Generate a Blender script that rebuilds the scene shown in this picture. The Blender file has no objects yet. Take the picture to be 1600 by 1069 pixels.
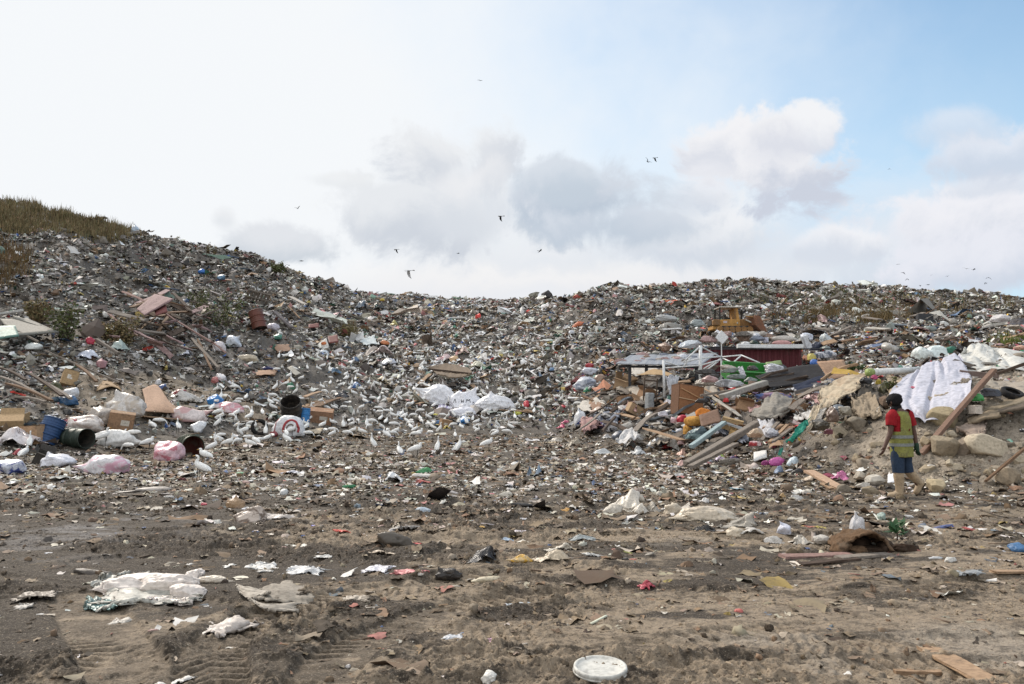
import bpy, bmesh, math, random
import numpy as np
from mathutils import Vector, Matrix, Euler
from mathutils.bvhtree import BVHTree

random.seed(7)
RNG = np.random.default_rng(7)
SC = bpy.context.scene
COL = SC.collection
R = math.radians

# ------------------------------------------------------------------ camera
F_PX, CX, CY, W_PX = 1244.0, 800.0, 534.5, 1600.0      # focal length and centre in photograph pixels
PITCH = R(3.98)
CAM_Z = 1.65
cam_data = bpy.data.cameras.new('camera')
cam_data.sensor_width = 36.0
cam_data.lens = 36.0 * F_PX / W_PX
cam_data.clip_start, cam_data.clip_end = 0.05, 6000
cam = bpy.data.objects.new('camera', cam_data)
COL.objects.link(cam)
cam.location = (0, 0, CAM_Z)
cam.rotation_euler = (R(90) + PITCH, 0, 0)
SC.camera = cam

def ray(px, py):
    cx, cy = (px - CX) / F_PX, (CY - py) / F_PX
    c, s = math.cos(PITCH), math.sin(PITCH)
    return np.array([cx, c - cy * s, s + cy * c])

def at(px, py, Y):
    """The world point at distance Y in the direction of a pixel."""
    d = ray(px, py)
    return np.array([0, 0, CAM_Z]) + d * (Y / d[1])

# ------------------------------------------------------------------ sun, sky, exposure
SUN_AZ, SUN_EL = R(-38), R(40)                  # azimuth from +Y towards +X
sun_data = bpy.data.lights.new('sun', 'SUN')
sun_data.energy = 2.8
sun_data.angle = R(10)
sun_data.color = (1.0, 0.91, 0.80)
sun = bpy.data.objects.new('sun', sun_data)
COL.objects.link(sun)
sdir = Vector((math.sin(SUN_AZ) * math.cos(SUN_EL), math.cos(SUN_AZ) * math.cos(SUN_EL), math.sin(SUN_EL)))
sun.rotation_euler = sdir.to_track_quat('Z', 'Y').to_euler()
SC.view_settings.view_transform = 'Standard'
SC.view_settings.look = 'None'
SC.view_settings.exposure = 0.38
SC.view_settings.gamma = 1.0

def lin(c):
    return tuple(((v / 255) / 12.92 if v / 255 <= .04045 else ((v / 255 + .055) / 1.055) ** 2.4) for v in c[:3])

class NT:
    """Small helper for node graphs."""
    def __init__(s, tree):
        s.t = tree; s.n = tree.nodes; s.l = tree.links
    def node(s, typ, **kw):
        n = s.n.new(typ)
        for k, v in kw.items(): setattr(n, k, v)
        return n
    def set(s, sock, v):
        if isinstance(v, bpy.types.NodeSocket): s.l.new(v, sock)
        elif isinstance(v, tuple) and len(v) == 3 and sock.type == 'RGBA': sock.default_value = (*v, 1)
        else: sock.default_value = v
    def m(s, op, a, b=0.0, c=0.0, clamp=False):
        n = s.node('ShaderNodeMath', operation=op, use_clamp=clamp)
        for i, v in enumerate((a, b, c)): s.set(n.inputs[i], v)
        return n.outputs[0]
    def vm(s, op, a, b=(0, 0, 0)):
        n = s.node('ShaderNodeVectorMath', operation=op)
        s.set(n.inputs[0], a); s.set(n.inputs[1], b)
        return n.outputs[0]
    def mix(s, f, a, b, mode='MIX'):
        n = s.node('ShaderNodeMix', data_type='RGBA', blend_type=mode)
        s.set(n.inputs[0], f); s.set(n.inputs[6], a); s.set(n.inputs[7], b)
        return n.outputs[2]
    def ramp(s, v, a, b):
        n = s.node('ShaderNodeMapRange', interpolation_type='SMOOTHSTEP')
        s.set(n.inputs[0], v); s.set(n.inputs[1], a); s.set(n.inputs[2], b)
        return n.outputs[0]
    def noise(s, vec, scale, detail=4, rough=.55, dist=0.0, out=0):
        n = s.node('ShaderNodeTexNoise')
        s.set(n.inputs['Vector'], vec); n.inputs['Scale'].default_value = scale
        n.inputs['Detail'].default_value = detail; n.inputs['Roughness'].default_value = rough
        n.inputs['Distortion'].default_value = dist
        return n.outputs[out]

def azel(px, py):
    d = ray(px, py); d = d / np.linalg.norm(d)
    return math.atan2(d[0], d[1]), math.asin(d[2])

def make_world():
    w = bpy.data.worlds.new('World'); SC.world = w; w.use_nodes = True
    g = NT(w.node_tree); g.n.clear()
    out = g.node('ShaderNodeOutputWorld'); bg = g.node('ShaderNodeBackground')
    sky = g.node('ShaderNodeTexSky', sky_type='NISHITA', sun_disc=False)
    sky.sun_elevation = SUN_EL; sky.sun_rotation = SUN_AZ
    sky.air_density = 1.0; sky.dust_density = 0.6; sky.ozone_density = 1.2
    tc = g.node('ShaderNodeTexCoord'); D = g.vm('NORMALIZE', tc.outputs['Generated'])
    sx = g.node('ShaderNodeSeparateXYZ'); g.l.new(D, sx.inputs[0])
    az = g.m('ARCTAN2', sx.outputs[0], sx.outputs[1]); el = g.m('ARCSINE', sx.outputs[2])
    n1 = g.noise(D, 3.2, 5, .6); n2 = g.noise(D, 10.0, 8, .62, .35); n3 = g.noise(D, 2.0, 3, .5, .6)
    N1 = g.m('SUBTRACT', n1, .5); N2 = g.m('SUBTRACT', n2, .5); N3 = g.m('SUBTRACT', n3, .5)
    K = 0.155
    base = g.vm('MULTIPLY', sky.outputs[0], (K * .80, K * 1.0, K * 1.02))
    pale = lin((204, 228, 245))
    blue_mix = g.mix(g.ramp(el, R(38), R(-3)), (0, 0, 0), (.95, .95, .95))
    sep = g.node('ShaderNodeSeparateColor'); g.l.new(blue_mix, sep.inputs[0])
    colr = g.mix(sep.outputs[0], base, pale)
    # thin bright veil around the hidden sun: strong towards the left, thinning out towards the right
    edge = g.m('ADD', az, g.m('MULTIPLY', N1, .55))
    edge = g.m('ADD', edge, g.m('MULTIPLY', N2, .16))
    edge = g.m('SUBTRACT', edge, g.m('MULTIPLY', g.m('SUBTRACT', R(20), el), .3))
    veil = g.ramp(edge, R(16), R(-12))
    white = lin((248, 247, 246))
    colr = g.mix(veil, colr, white)
    thin = g.ramp(edge, R(34), R(4))
    colr = g.mix(g.m('MULTIPLY', thin, .65), colr, lin((236, 241, 246)))
    # cloud bodies: (px, py, half width, half height, lit colour, shaded colour, strength, softness)
    clouds = [
        (1230, 415, 560, 70, (226, 229, 235), (205, 211, 222), .85, .85),
        (1330, 330, 420, 60, (230, 234, 240), (214, 221, 231), .45, .95),
        (820, 380, 330, 80, (236, 237, 239), (222, 226, 231), .5, .9),
        (860, 450, 420, 34, (243, 241, 240), (230, 231, 235), .8, .75),
        (1080, 372, 120, 40, (236, 237, 240), (206, 213, 223), .8, .45),
        (1205, 262, 112, 58, (238, 238, 241), (200, 206, 219), 1.0, .28),
        (1228, 205, 58, 34, (240, 240, 242), (216, 219, 228), .95, .30),
        (1110, 300, 66, 30, (232, 233, 238), (204, 210, 221), .8, .4),
        (908, 316, 118, 48, (206, 213, 223), (184, 196, 210), 1.0, .5),
        (872, 286, 62, 30, (210, 217, 226), (192, 203, 215), .9, .4),
        (975, 350, 105, 32, (208, 215, 225), (190, 201, 214), .9, .5),
        (690, 238, 92, 44, (230, 232, 235), (208, 213, 221), .95, .42),
        (650, 345, 112, 52, (226, 229, 233), (202, 208, 217), .95, .4),
        (735, 318, 50, 60, (232, 233, 236), (214, 219, 226), .8, .5),
        (440, 382, 92, 30, (222, 225, 230), (202, 209, 217), 1.0, .4),
        (352, 340, 17, 17, (228, 230, 233), (218, 222, 227), .7, .6),
        (530, 282, 44, 10, (231, 233, 235), (226, 229, 232), .7, .6),
        (1490, 360, 120, 54, (236, 236, 241), (210, 215, 226), .95, .32),
        (1590, 410, 130, 50, (228, 230, 238), (204, 211, 224), .95, .4),
        (1540, 240, 72, 32, (226, 229, 237), (202, 211, 225), .85, .42),
        (1494, 196, 46, 24, (226, 230, 238), (210, 217, 229), .6, .65),
        (1330, 385, 74, 26, (240, 240, 243), (212, 218, 228), .85, .4),
        (1545, 292, 60, 14, (222, 227, 236), (208, 216, 228), .7, .5),
    ]
    for k, (px, py, a, b, lit, shade, st, soft) in enumerate(clouds):
        ca, ce = azel(px, py)
        dx = g.m('DIVIDE', g.m('SUBTRACT', az, ca), a * 1.15 / F_PX)
        dy = g.m('DIVIDE', g.m('SUBTRACT', el, ce), b * 1.15 / F_PX)
        r = g.m('SQRT', g.m('ADD', g.m('MULTIPLY', dx, dx), g.m('MULTIPLY', dy, dy)))
        na = 3.2 if k % 2 else -3.2
        r = g.m('ADD', r, g.m('MULTIPLY', N2, na))
        r = g.m('ADD', r, g.m('MULTIPLY', N1, 1.0))
        mask = g.m('MULTIPLY', g.ramp(r, 1.0 + soft * .45, 1.0 - soft), st)
        sh = g.ramp(g.m('ADD', dy, g.m('MULTIPLY', N2, 3.4)), .7, -.6)
        colr = g.mix(mask, colr, g.mix(sh, lin(lit), lin(shade)))
    # behind and high above, out of view, white cloud added for neutral fill light
    colr = g.mix(g.m('MULTIPLY', g.m('MAXIMUM', g.ramp(el, R(32), R(55)), g.ramp(sx.outputs[1], .3, -.3)), .8), colr, lin((236, 238, 240)))
    # below the horizon: dull ground glow
    low = g.ramp(el, R(0), R(-4))
    colr = g.mix(low, colr, (.16, .14, .12))
    # unseen cloud overhead and behind is brightened past the view ahead, as extra fill
    up = g.m('ADD', 1.05 / 2 ** SC.view_settings.exposure, g.m('MULTIPLY', g.m('MAXIMUM', g.ramp(el, R(29), R(52)), g.ramp(sx.outputs[1], .35, -.3)), .26))
    g.l.new(colr, bg.inputs[0]); g.l.new(up, bg.inputs[1])
    g.l.new(bg.outputs[0], out.inputs[0])
make_world()

# ------------------------------------------------------------------ noise in numpy
def _hash(ix, iy, iz, seed):
    h = (ix.astype(np.int64) * 374761393 + iy.astype(np.int64) * 668265263 + iz.astype(np.int64) * 2147483647 + seed * 974711) & 0xFFFFFFFF
    h = ((h ^ (h >> 13)) * 1274126177) & 0xFFFFFFFF
    h = ((h ^ (h >> 16)) * 2246822519) & 0xFFFFFFFF
    return ((h ^ (h >> 15)) & 0xFFFFFF) / float(0xFFFFFF) * 2 - 1

def vnoise2(x, y, seed=0):
    x0, y0 = np.floor(x), np.floor(y); fx, fy = x - x0, y - y0
    ux, uy = fx * fx * fx * (fx * (fx * 6 - 15) + 10), fy * fy * fy * (fy * (fy * 6 - 15) + 10)
    z = np.zeros_like(x0)
    a, b = _hash(x0, y0, z, seed), _hash(x0 + 1, y0, z, seed)
    c, d = _hash(x0, y0 + 1, z, seed), _hash(x0 + 1, y0 + 1, z, seed)
    return (a * (1 - ux) + b * ux) * (1 - uy) + (c * (1 - ux) + d * ux) * uy

def fbm2(x, y, octv=4, seed=0, gain=.5, ridged=False):
    s, a, tot = 0, 1.0, 0
    for k in range(octv):
        n = vnoise2(x + 17.3 * k, y - 9.1 * k, seed + k)
        if ridged: n = 1 - 2 * np.abs(n)
        s = s + a * n; tot += a
        x, y = x * 1.6 - y * 1.2, x * 1.2 + y * 1.6; a *= gain
    return s / tot

def vnoise3(p, seed=0):
    q = np.floor(p); f = p - q; u = f * f * (3 - 2 * f)
    r = 0
    for i in (0, 1):
        for j in (0, 1):
            for k in (0, 1):
                w = (u[:, 0] if i else 1 - u[:, 0]) * (u[:, 1] if j else 1 - u[:, 1]) * (u[:, 2] if k else 1 - u[:, 2])
                r = r + w * _hash(q[:, 0] + i, q[:, 1] + j, q[:, 2] + k, seed)
    return r

def fbm3(p, octv=3, seed=0, ridged=False):
    s, a, tot = 0, 1.0, 0
    for k in range(octv):
        n = vnoise3(p + 13.7 * k, seed + k)
        if ridged: n = 1 - 2 * np.abs(n)
        s = s + a * n; tot += a; p = p * 2.07; a *= .55
    return s / tot

def sstep(x, a, b):
    t = np.clip((x - a) / (b - a), 0, 1); return t * t * (3 - 2 * t)

# ------------------------------------------------------------------ lie of the land
# for each bearing (as a photograph column): where the slope starts and what it passes through, (distance, row)
PROF = {
    -500: (15, [(19, 650), (30, 520), (44, 380), (56, 250), (64, 215)]),
    0:    (19, [(23, 662), (28, 592), (36, 500), (48, 392), (62, 318)]),
    100:  (20, [(24, 657), (29, 592), (37, 505), (48, 402), (63, 338)]),
    200:  (22, [(26, 652), (31, 597), (39, 520), (52, 422), (68, 364)]),
    300:  (24, [(29, 648), (35, 592), (43, 520), (56, 442), (72, 388)]),
    400:  (26, [(32, 644), (38, 592), (46, 520), (58, 457), (75, 409)]),
    500:  (29, [(36, 642), (43, 587), (52, 530), (66, 477), (80, 443)]),
    600:  (30, [(38, 641), (46, 591), (58, 540), (74, 490), (86, 463)]),
    700:  (31, [(40, 640), (48, 596), (60, 550), (76, 500), (90, 471)]),
    860:  (31, [(40, 640), (48, 597), (60, 552), (76, 502), (92, 474)]),
    905:  (29, [(37, 640), (45, 596), (55, 552), (66, 503), (76, 463), (84, 458)]),
    950:  (27, [(33, 645), (40, 605), (50, 560), (61, 508), (74, 461), (83, 452)]),
    1000: (26, [(30, 652), (38, 612), (48, 562), (60, 512), (75, 464), (84, 452)]),
    1100: (23, [(26, 667), (34, 622), (44, 572), (54, 522), (70, 472), (85, 446)]),
    1200: (19, [(21, 700), (25, 652), (32, 617), (44, 572), (54, 522), (70, 480), (87, 445)]),
    1300: (15.5, [(17.5, 692), (21, 632), (30, 602), (44, 552), (56, 510), (72, 477), (88, 448)]),
    1400: (13.8, [(15.5, 692), (18, 622), (21, 592), (23.5, 578), (30, 575), (40, 547), (56, 505), (72, 480), (89, 455)]),
    1500: (13.3, [(15.0, 690), (17.2, 615), (19.2, 583), (21.5, 565), (27, 578), (40, 542), (56, 505), (72, 482), (89, 463)]),
    1600: (12.9, [(14.7, 700), (16.9, 615), (19.2, 583), (21.5, 562), (27, 574), (40, 537), (56, 505), (72, 487), (89, 473)]),
    2100: (11.5, [(13.2, 700), (15.5, 605), (22, 575), (40, 530), (56, 505), (72, 492), (88, 482)]),
}
_cols = np.array(sorted(PROF), float)
_A = (_cols - CX) / F_PX
_YG = np.exp(np.linspace(math.log(2.0), math.log(400.0), 700))
def _prof_z(toe, pts):
    ys, zs = [0, toe - 2, toe], [0, 0, 0.03]
    for Y, py in pts:
        ys.append(Y); zs.append(CAM_Z + (621 - py) / F_PX * Y)
    Yl, zl = ys[-1], zs[-1]
    ys += [Yl + 8, Yl + 30, Yl + 120, 400]; zs += [zl + .25, zl - .6, zl - 4, zl - 9]
    ys, zs = np.array(ys, float), np.array(zs, float)
    h = np.diff(ys); d = np.diff(zs) / h; m = np.zeros_like(ys)          # monotone cubic
    for i in range(1, len(ys) - 1):
        if d[i - 1] * d[i] > 0:
            w1, w2 = 2 * h[i] + h[i - 1], h[i] + 2 * h[i - 1]
            m[i] = (w1 + w2) / (w1 / d[i - 1] + w2 / d[i])
    m[-1] = d[-1]
    i = np.clip(np.searchsorted(ys, _YG) - 1, 0, len(h) - 1); t = (_YG - ys[i]) / h[i]
    return ((2 * t**3 - 3 * t**2 + 1) * zs[i] + (t**3 - 2 * t**2 + t) * h[i] * m[i]
            + (-2 * t**3 + 3 * t**2) * zs[i + 1] + (t**3 - t**2) * h[i] * m[i + 1])
_AF = np.linspace(_A[0], _A[-1], 500)
_ZT = np.array([_prof_z(*PROF[int(c)]) for c in _cols])
_ZF = np.array([np.interp(_AF, _A, _ZT[:, j]) for j in range(len(_YG))]).T     # bearing x distance
_k = np.exp(-np.linspace(-2, 2, 25) ** 2); _k /= _k.sum()
_pad = np.pad(_ZF, ((12, 12), (0, 0)), mode='edge')
_ZF = sum(_k[i] * _pad[i:i + len(_AF)] for i in range(25))

def base_z(x, y):
    yy = np.maximum(y, 2.01); a = np.clip(x / yy, _AF[0], _AF[-1])
    fa = (a - _AF[0]) / (_AF[1] - _AF[0]); ia = np.clip(fa.astype(int), 0, len(_AF) - 2); ta = fa - ia
    fy = np.log(np.clip(yy, 2.01, 399) / 2.0) / (math.log(200.0) / 699); iy = np.clip(fy.astype(int), 0, 698); ty = fy - iy
    z = ((_ZF[ia, iy] * (1 - ta) + _ZF[ia + 1, iy] * ta) * (1 - ty) + (_ZF[ia, iy + 1] * (1 - ta) + _ZF[ia + 1, iy + 1] * ta) * ty)
    return np.where(y < 3, 0, z)

def gpt(px, py):
    """A point of the flat yard seen at a pixel (z = 0)."""
    d = ray(px, py); t = -CAM_Z / d[2]; return np.array([d[0] * t, d[1] * t])

# wheel and track ruts across the yard: polyline of pixels, width in metres, depth, tread pitch
RUTS = [
    ([(120, 930), (165, 990), (215, 1069), (260, 1160)], .50, .045, .115, 1.7),
    ([(330, 1085), (330, 1010), (420, 960), (560, 925), (760, 900)], .46, .05, .10, 1.1),
    ([(470, 1110), (520, 1030), (620, 975), (720, 945), (880, 925)], .46, .07, .10, 1.0),
    ([(-40, 905), (300, 940), (640, 985), (1000, 1010), (1650, 1000)], .42, .035, .10, .8),
    ([(200, 1060), (560, 1052), (900, 1020), (1250, 985), (1700, 940)], .42, .03, .10, .8),
    ([(640, 1100), (900, 1062), (1200, 1040), (1700, 1040)], .45, .045, .10, .7),
    ([(700, 905), (1000, 925), (1300, 935), (1700, 900)], .5, .05, .11),
    ([(150, 880), (500, 850), (900, 840), (1300, 850), (1700, 835)], .55, .05, .12),
    ([(-60, 800), (300, 790), (700, 800), (1200, 790)], .6, .05, .12),
    ([(700, 870), (860, 800), (960, 745), (1010, 715)], .6, .04, .12),
    ([(560, 850), (760, 780), (880, 735), (950, 705)], .6, .04, .12),
]
def _ruts():
    out = []
    for pts, wd, dp, tp, *dr in RUTS:
        q = np.array([gpt(*p) for p in pts]); t = np.linspace(0, 1, len(q)); tt = np.linspace(0, 1, 160)
        out.append((np.c_[np.interp(tt, t, q[:, 0]), np.interp(tt, t, q[:, 1])], wd, dp, tp, dr[0] if dr else .4))
        c = out[-1][0]
        for _ in range(30): c[1:-1] = (c[:-2] + c[1:-1] * 2 + c[2:]) / 4
    return out
RUT_C = _ruts()

def yard_detail(x, y):
    """Height and tread mask of the churned yard."""
    z = np.zeros_like(x); dry = np.zeros_like(x)
    for k, (c, wd, dp, tp, dr) in enumerate(RUT_C):
        lo, hi = c.min(0) - 1, c.max(0) + 1
        sel = np.where((x > lo[0]) & (x < hi[0]) & (y > lo[1]) & (y < hi[1]))[0]
        if not len(sel): continue
        X, Y = x[sel], y[sel]
        best = np.full(len(sel), 1e9); sl = np.zeros(len(sel)); sd = np.zeros(len(sel)); L = 0.0
        for i in range(len(c) - 1):
            p, d = c[i], c[i + 1] - c[i]; l = math.hypot(*d)
            if l < 1e-6: continue
            t = np.clip(((X - p[0]) * d[0] + (Y - p[1]) * d[1]) / l**2, 0, 1)
            ex, ey = X - p[0] - t * d[0], Y - p[1] - t * d[1]; dist = np.hypot(ex, ey)
            b = dist < best
            best[b] = dist[b]; sl[b] = (L + t * l)[b]; sd[b] = np.sign(d[0] * ey - d[1] * ex)[b]
            L += l
        wob = .5 + .5 * fbm2(X * 1.3, Y * 1.3, 3, 50 + k)
        u = best / (wd * .5)
        inside = sstep(u, 1.05, .85)
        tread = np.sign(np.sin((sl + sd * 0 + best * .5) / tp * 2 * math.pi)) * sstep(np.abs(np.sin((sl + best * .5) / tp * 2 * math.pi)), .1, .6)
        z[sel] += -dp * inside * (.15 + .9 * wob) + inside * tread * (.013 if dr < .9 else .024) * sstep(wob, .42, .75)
        inside = inside * (1 - .45 * (tread < 0) * sstep(wob, .35, .6))  # grooves take a darker colour than the ribs, making the tread lines visible
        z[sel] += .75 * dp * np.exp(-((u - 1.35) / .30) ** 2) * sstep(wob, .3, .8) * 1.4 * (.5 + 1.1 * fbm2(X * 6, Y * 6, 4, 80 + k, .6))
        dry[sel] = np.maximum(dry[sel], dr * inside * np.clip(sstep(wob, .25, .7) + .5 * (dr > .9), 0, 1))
    return z, dry

def slope_amt(x, y):
    return sstep(base_z(x, y), .05, .9)

def bank_amt(x, y):
    """The bare dirt bank on the right: 1 on its face."""
    a = x / np.maximum(y, 1)
    zb = base_z(x, y)
    return sstep(a, .33, .45) * sstep(y, 22.0, 19.0) * sstep(zb, .02, .25)

def height(x, y, detail=True):
    x = np.asarray(x, float); y = np.asarray(y, float); sh = x.shape
    x, y = x.ravel(), y.ravel()
    zb = base_z(x, y); s = sstep(zb, .05, 1.2); bank = bank_amt(x, y); far = sstep(y, 25, 60)
    z = zb + .05 * fbm2(x * .25, y * .25, 3, 3) * (1 - s)
    z = z + s * (1 - bank) * ((.28 + .45 * far) * fbm2(x * .28, y * .28, 3, 5) + (.15 + .22 * far) * fbm2(x * 1.1, y * 1.1, 3, 9, ridged=True))
    z = z + bank * (.20 * fbm2(x * .9, y * .9, 4, 21) + .09 * fbm2(x * 2.2, y * 2.2, 5, 23, .6, ridged=True) + .035 * fbm2(x * 9, y * 9, 3, 25, .6))
    if detail:
        near = 1 - s
        zr, dry = yard_detail(x, y); near = near * (1 - .6 * np.clip(dry, 0, 1))
        rough = .16 + 2.1 * sstep(fbm2(x * .5 + 3, y * 1.0, 4, 31), -.02, .38)
        z = z + near * (.034 * fbm2(x * 1.3, y * 3.0, 3, 33) + rough * .026 * fbm2(x * 5.0, y * 9.0, 4, 35, ridged=True))
        z = z + near * sstep(y, 22, 12) * (.35 + rough) * .010 * fbm2(x * 19, y * 23, 3, 37, .6, ridged=True)
        z = z + zr * (1 - s)
    return z.reshape(sh)

def hit(px, py, y0=3.0, y1=110):
    """First point of the land seen at a pixel."""
    d = ray(px, py); Y = np.exp(np.linspace(math.log(y0), math.log(y1), 1500))
    t = Y / d[1]; X = d[0] * t; Z = CAM_Z + d[2] * t
    below = np.where(Z <= height(X, Y, False))[0]
    i = below[0] if len(below) else len(Y) - 1
    return np.array([X[i], Y[i], float(height(X[i:i + 1], Y[i:i + 1])[0])])

def hits(px, py, y0=3.0, y1=110):
    out = []
    for a, b in zip(px, py): out.append(hit(a, b, y0, y1))
    return np.array(out)
# ------------------------------------------------------------------ mesh helpers
def mesh_np(name, V, F, mats, smooth=False, col=None, mi=None):
    me = bpy.data.meshes.new(name)
    V = np.asarray(V, np.float32)
    if isinstance(F, np.ndarray):
        n, k = F.shape; loops = F.ravel(); starts = np.arange(n) * k
    else:
        loops = np.concatenate([np.asarray(f) for f in F]) if len(F) else np.zeros(0, int)
        lens = np.array([len(f) for f in F]); n = len(F); starts = np.concatenate([[0], np.cumsum(lens)[:-1]])
    me.vertices.add(len(V)); me.vertices.foreach_set('co', V.ravel())
    me.loops.add(len(loops)); me.loops.foreach_set('vertex_index', loops.astype(np.int32))
    me.polygons.add(n); me.polygons.foreach_set('loop_start', starts.astype(np.int32))
    me.polygons.foreach_set('use_smooth', np.full(n, bool(smooth)))
    if mi is not None: me.polygons.foreach_set('material_index', np.asarray(mi, np.int32))
    for m in (mats if isinstance(mats, (list, tuple)) else [mats]): me.materials.append(m)
    if col is not None:                                   # per vertex colour of the thing itself
        at_ = me.color_attributes.new('Col', 'FLOAT_COLOR', 'POINT')
        c = np.ones((len(V), 4), np.float32); c[:, :3] = col
        at_.data.foreach_set('color', c.ravel())
    me.update(calc_edges=True)
    return me

def link(name, me, parent=None, loc=None):
    o = bpy.data.objects.new(name, me); COL.objects.link(o)
    if parent is not None: o.parent = parent
    if loc is not None: o.location = loc
    return o

def T(o, label=None, cat=None, group=None, kind=None):
    if label: o['label'] = label
    if cat: o['category'] = cat
    if group: o['group'] = group
    if kind: o['kind'] = kind
    return o

def empty(name, loc, label, cat, group=None, rz=0.0):
    o = bpy.data.objects.new(name, None); COL.objects.link(o)
    o.location = loc; o.rotation_euler = (0, 0, rz); o.empty_display_size = .2
    return T(o, label, cat, group)

def copy_tree(o, parent=None):
    c = o.copy(); COL.objects.link(c)
    if parent is not None: c.parent = parent
    for ch in list(o.children): copy_tree(ch, c)
    return c

# ------------------------------------------------------------------ materials
def mk(name):
    m = bpy.data.materials.new(name); m.use_nodes = True
    g = NT(m.node_tree); b = g.n['Principled BSDF']
    return m, g, b

def bump(g, b, h, strength, dist):
    n = g.node('ShaderNodeBump'); n.inputs['Strength'].default_value = strength; n.inputs['Distance'].default_value = dist
    g.l.new(h, n.inputs['Height']); g.l.new(n.outputs[0], b.inputs['Normal'])

MUD = (.105, .083, .062)
def faded(rgb, k=.10):
    c = lin(rgb); g_ = .3 * c[0] + .6 * c[1] + .1 * c[2]
    return tuple((v * (1 - k) + g_ * k) * .94 for v in c)
_mc = {}
def dirty(rgb, rough=.6, dirt=.35, bumpy=.4, scale=6.0, metal=0.0, spec=.4, streak=0.0, name='material', trans=0.0, second=None):
    """Used, soiled material. rgb is the photograph-like sRGB colour of the clean thing."""
    key = (rgb, rough, dirt, bumpy, scale, metal, spec, streak, trans, second)
    if key in _mc: return _mc[key]
    m, g, b = mk(name)
    tc = g.node('ShaderNodeTexCoord'); oi = g.node('ShaderNodeObjectInfo')
    P = g.vm('ADD', tc.outputs['Object'], g.vm('MULTIPLY', oi.outputs['Location'], (1.7, .9, 1.3)))
    if streak: P2 = g.vm('MULTIPLY', P, (1.0, 1.0, 1.0 - streak))
    else: P2 = P
    n = g.noise(P2, scale, 6, .62); n2 = g.noise(P, scale * 5, 4, .6)
    c = faded(rgb)
    dark = tuple(v * .72 for v in c)
    base = g.mix(g.ramp(n2, .35, .7), c, dark)
    if second is not None:
        base = g.mix(g.ramp(g.noise(P, scale * .8, 5, .6, .8), .47, .58), base, lin(second))
    f = g.m('MULTIPLY', g.ramp(g.m('ADD', n, g.m('MULTIPLY', g.m('SUBTRACT', n2, .5), .4)), .62 - dirt * .45, .80 - dirt * .25), min(1, dirt * 1.8))
    base = g.mix(f, base, MUD)
    g.l.new(base, b.inputs['Base Color'])
    g.set(b.inputs['Roughness'], g.m('ADD', rough - .08, g.m('MULTIPLY', n2, .2)))
    b.inputs['Metallic'].default_value = metal
    b.inputs['Specular IOR Level'].default_value = spec
    if trans: b.inputs['Transmission Weight'].default_value = trans
    if bumpy: bump(g, b, g.m('ADD', n, g.m('MULTIPLY', n2, .4)), bumpy, .03)
    _mc[key] = m
    return m

def attr_mat(name, rough=.7, spec=.3, dirt=.3, sc=9.0, bumpy=.3):
    """Pieces that each carry their own colour."""
    m, g, b = mk(name)
    a = g.node('ShaderNodeAttribute', attribute_name='Col')
    geo = g.node('ShaderNodeNewGeometry')
    n = g.noise(geo.outputs['Position'], sc, 4, .6); n2 = g.noise(geo.outputs['Position'], 1.1, 3, .6)
    c = g.mix(g.m('MULTIPLY', g.ramp(n, .45, .75), dirt), a.outputs['Color'], MUD)
    c = g.mix(g.m('MULTIPLY', g.ramp(n2, .4, .75), dirt * .5), c, MUD)
    g.l.new(c, b.inputs['Base Color']); b.inputs['Roughness'].default_value = rough
    b.inputs['Specular IOR Level'].default_value = spec
    if bumpy: bump(g, b, n, bumpy, .02)
    return m

def objcol_mat(name, rough=.6, spec=.35, dirt=.35):
    """Scraps that take their object's own colour."""
    m, g, b = mk(name)
    oi = g.node('ShaderNodeObjectInfo'); tc = g.node('ShaderNodeTexCoord')
    P = g.vm('ADD', tc.outputs['Object'], g.vm('MULTIPLY', oi.outputs['Location'], (3.1, 2.3, 1.3)))
    n = g.noise(P, 7, 5, .62); n2 = g.noise(P, 30, 3, .6)
    c = g.mix(g.ramp(n2, .3, .8), oi.outputs['Color'], (.06, .055, .05), 'MIX')
    c = g.mix(g.m('MULTIPLY', g.ramp(n2, .35, .75), .25), oi.outputs['Color'], (.08, .07, .06))
    c = g.mix(g.m('MULTIPLY', g.ramp(n, .48, .72), min(1, dirt * 2)), c, MUD)
    g.l.new(c, b.inputs['Base Color']); b.inputs['Roughness'].default_value = rough
    b.inputs['Specular IOR Level'].default_value = spec
    bump(g, b, n, .35, .02)
    return m

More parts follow.
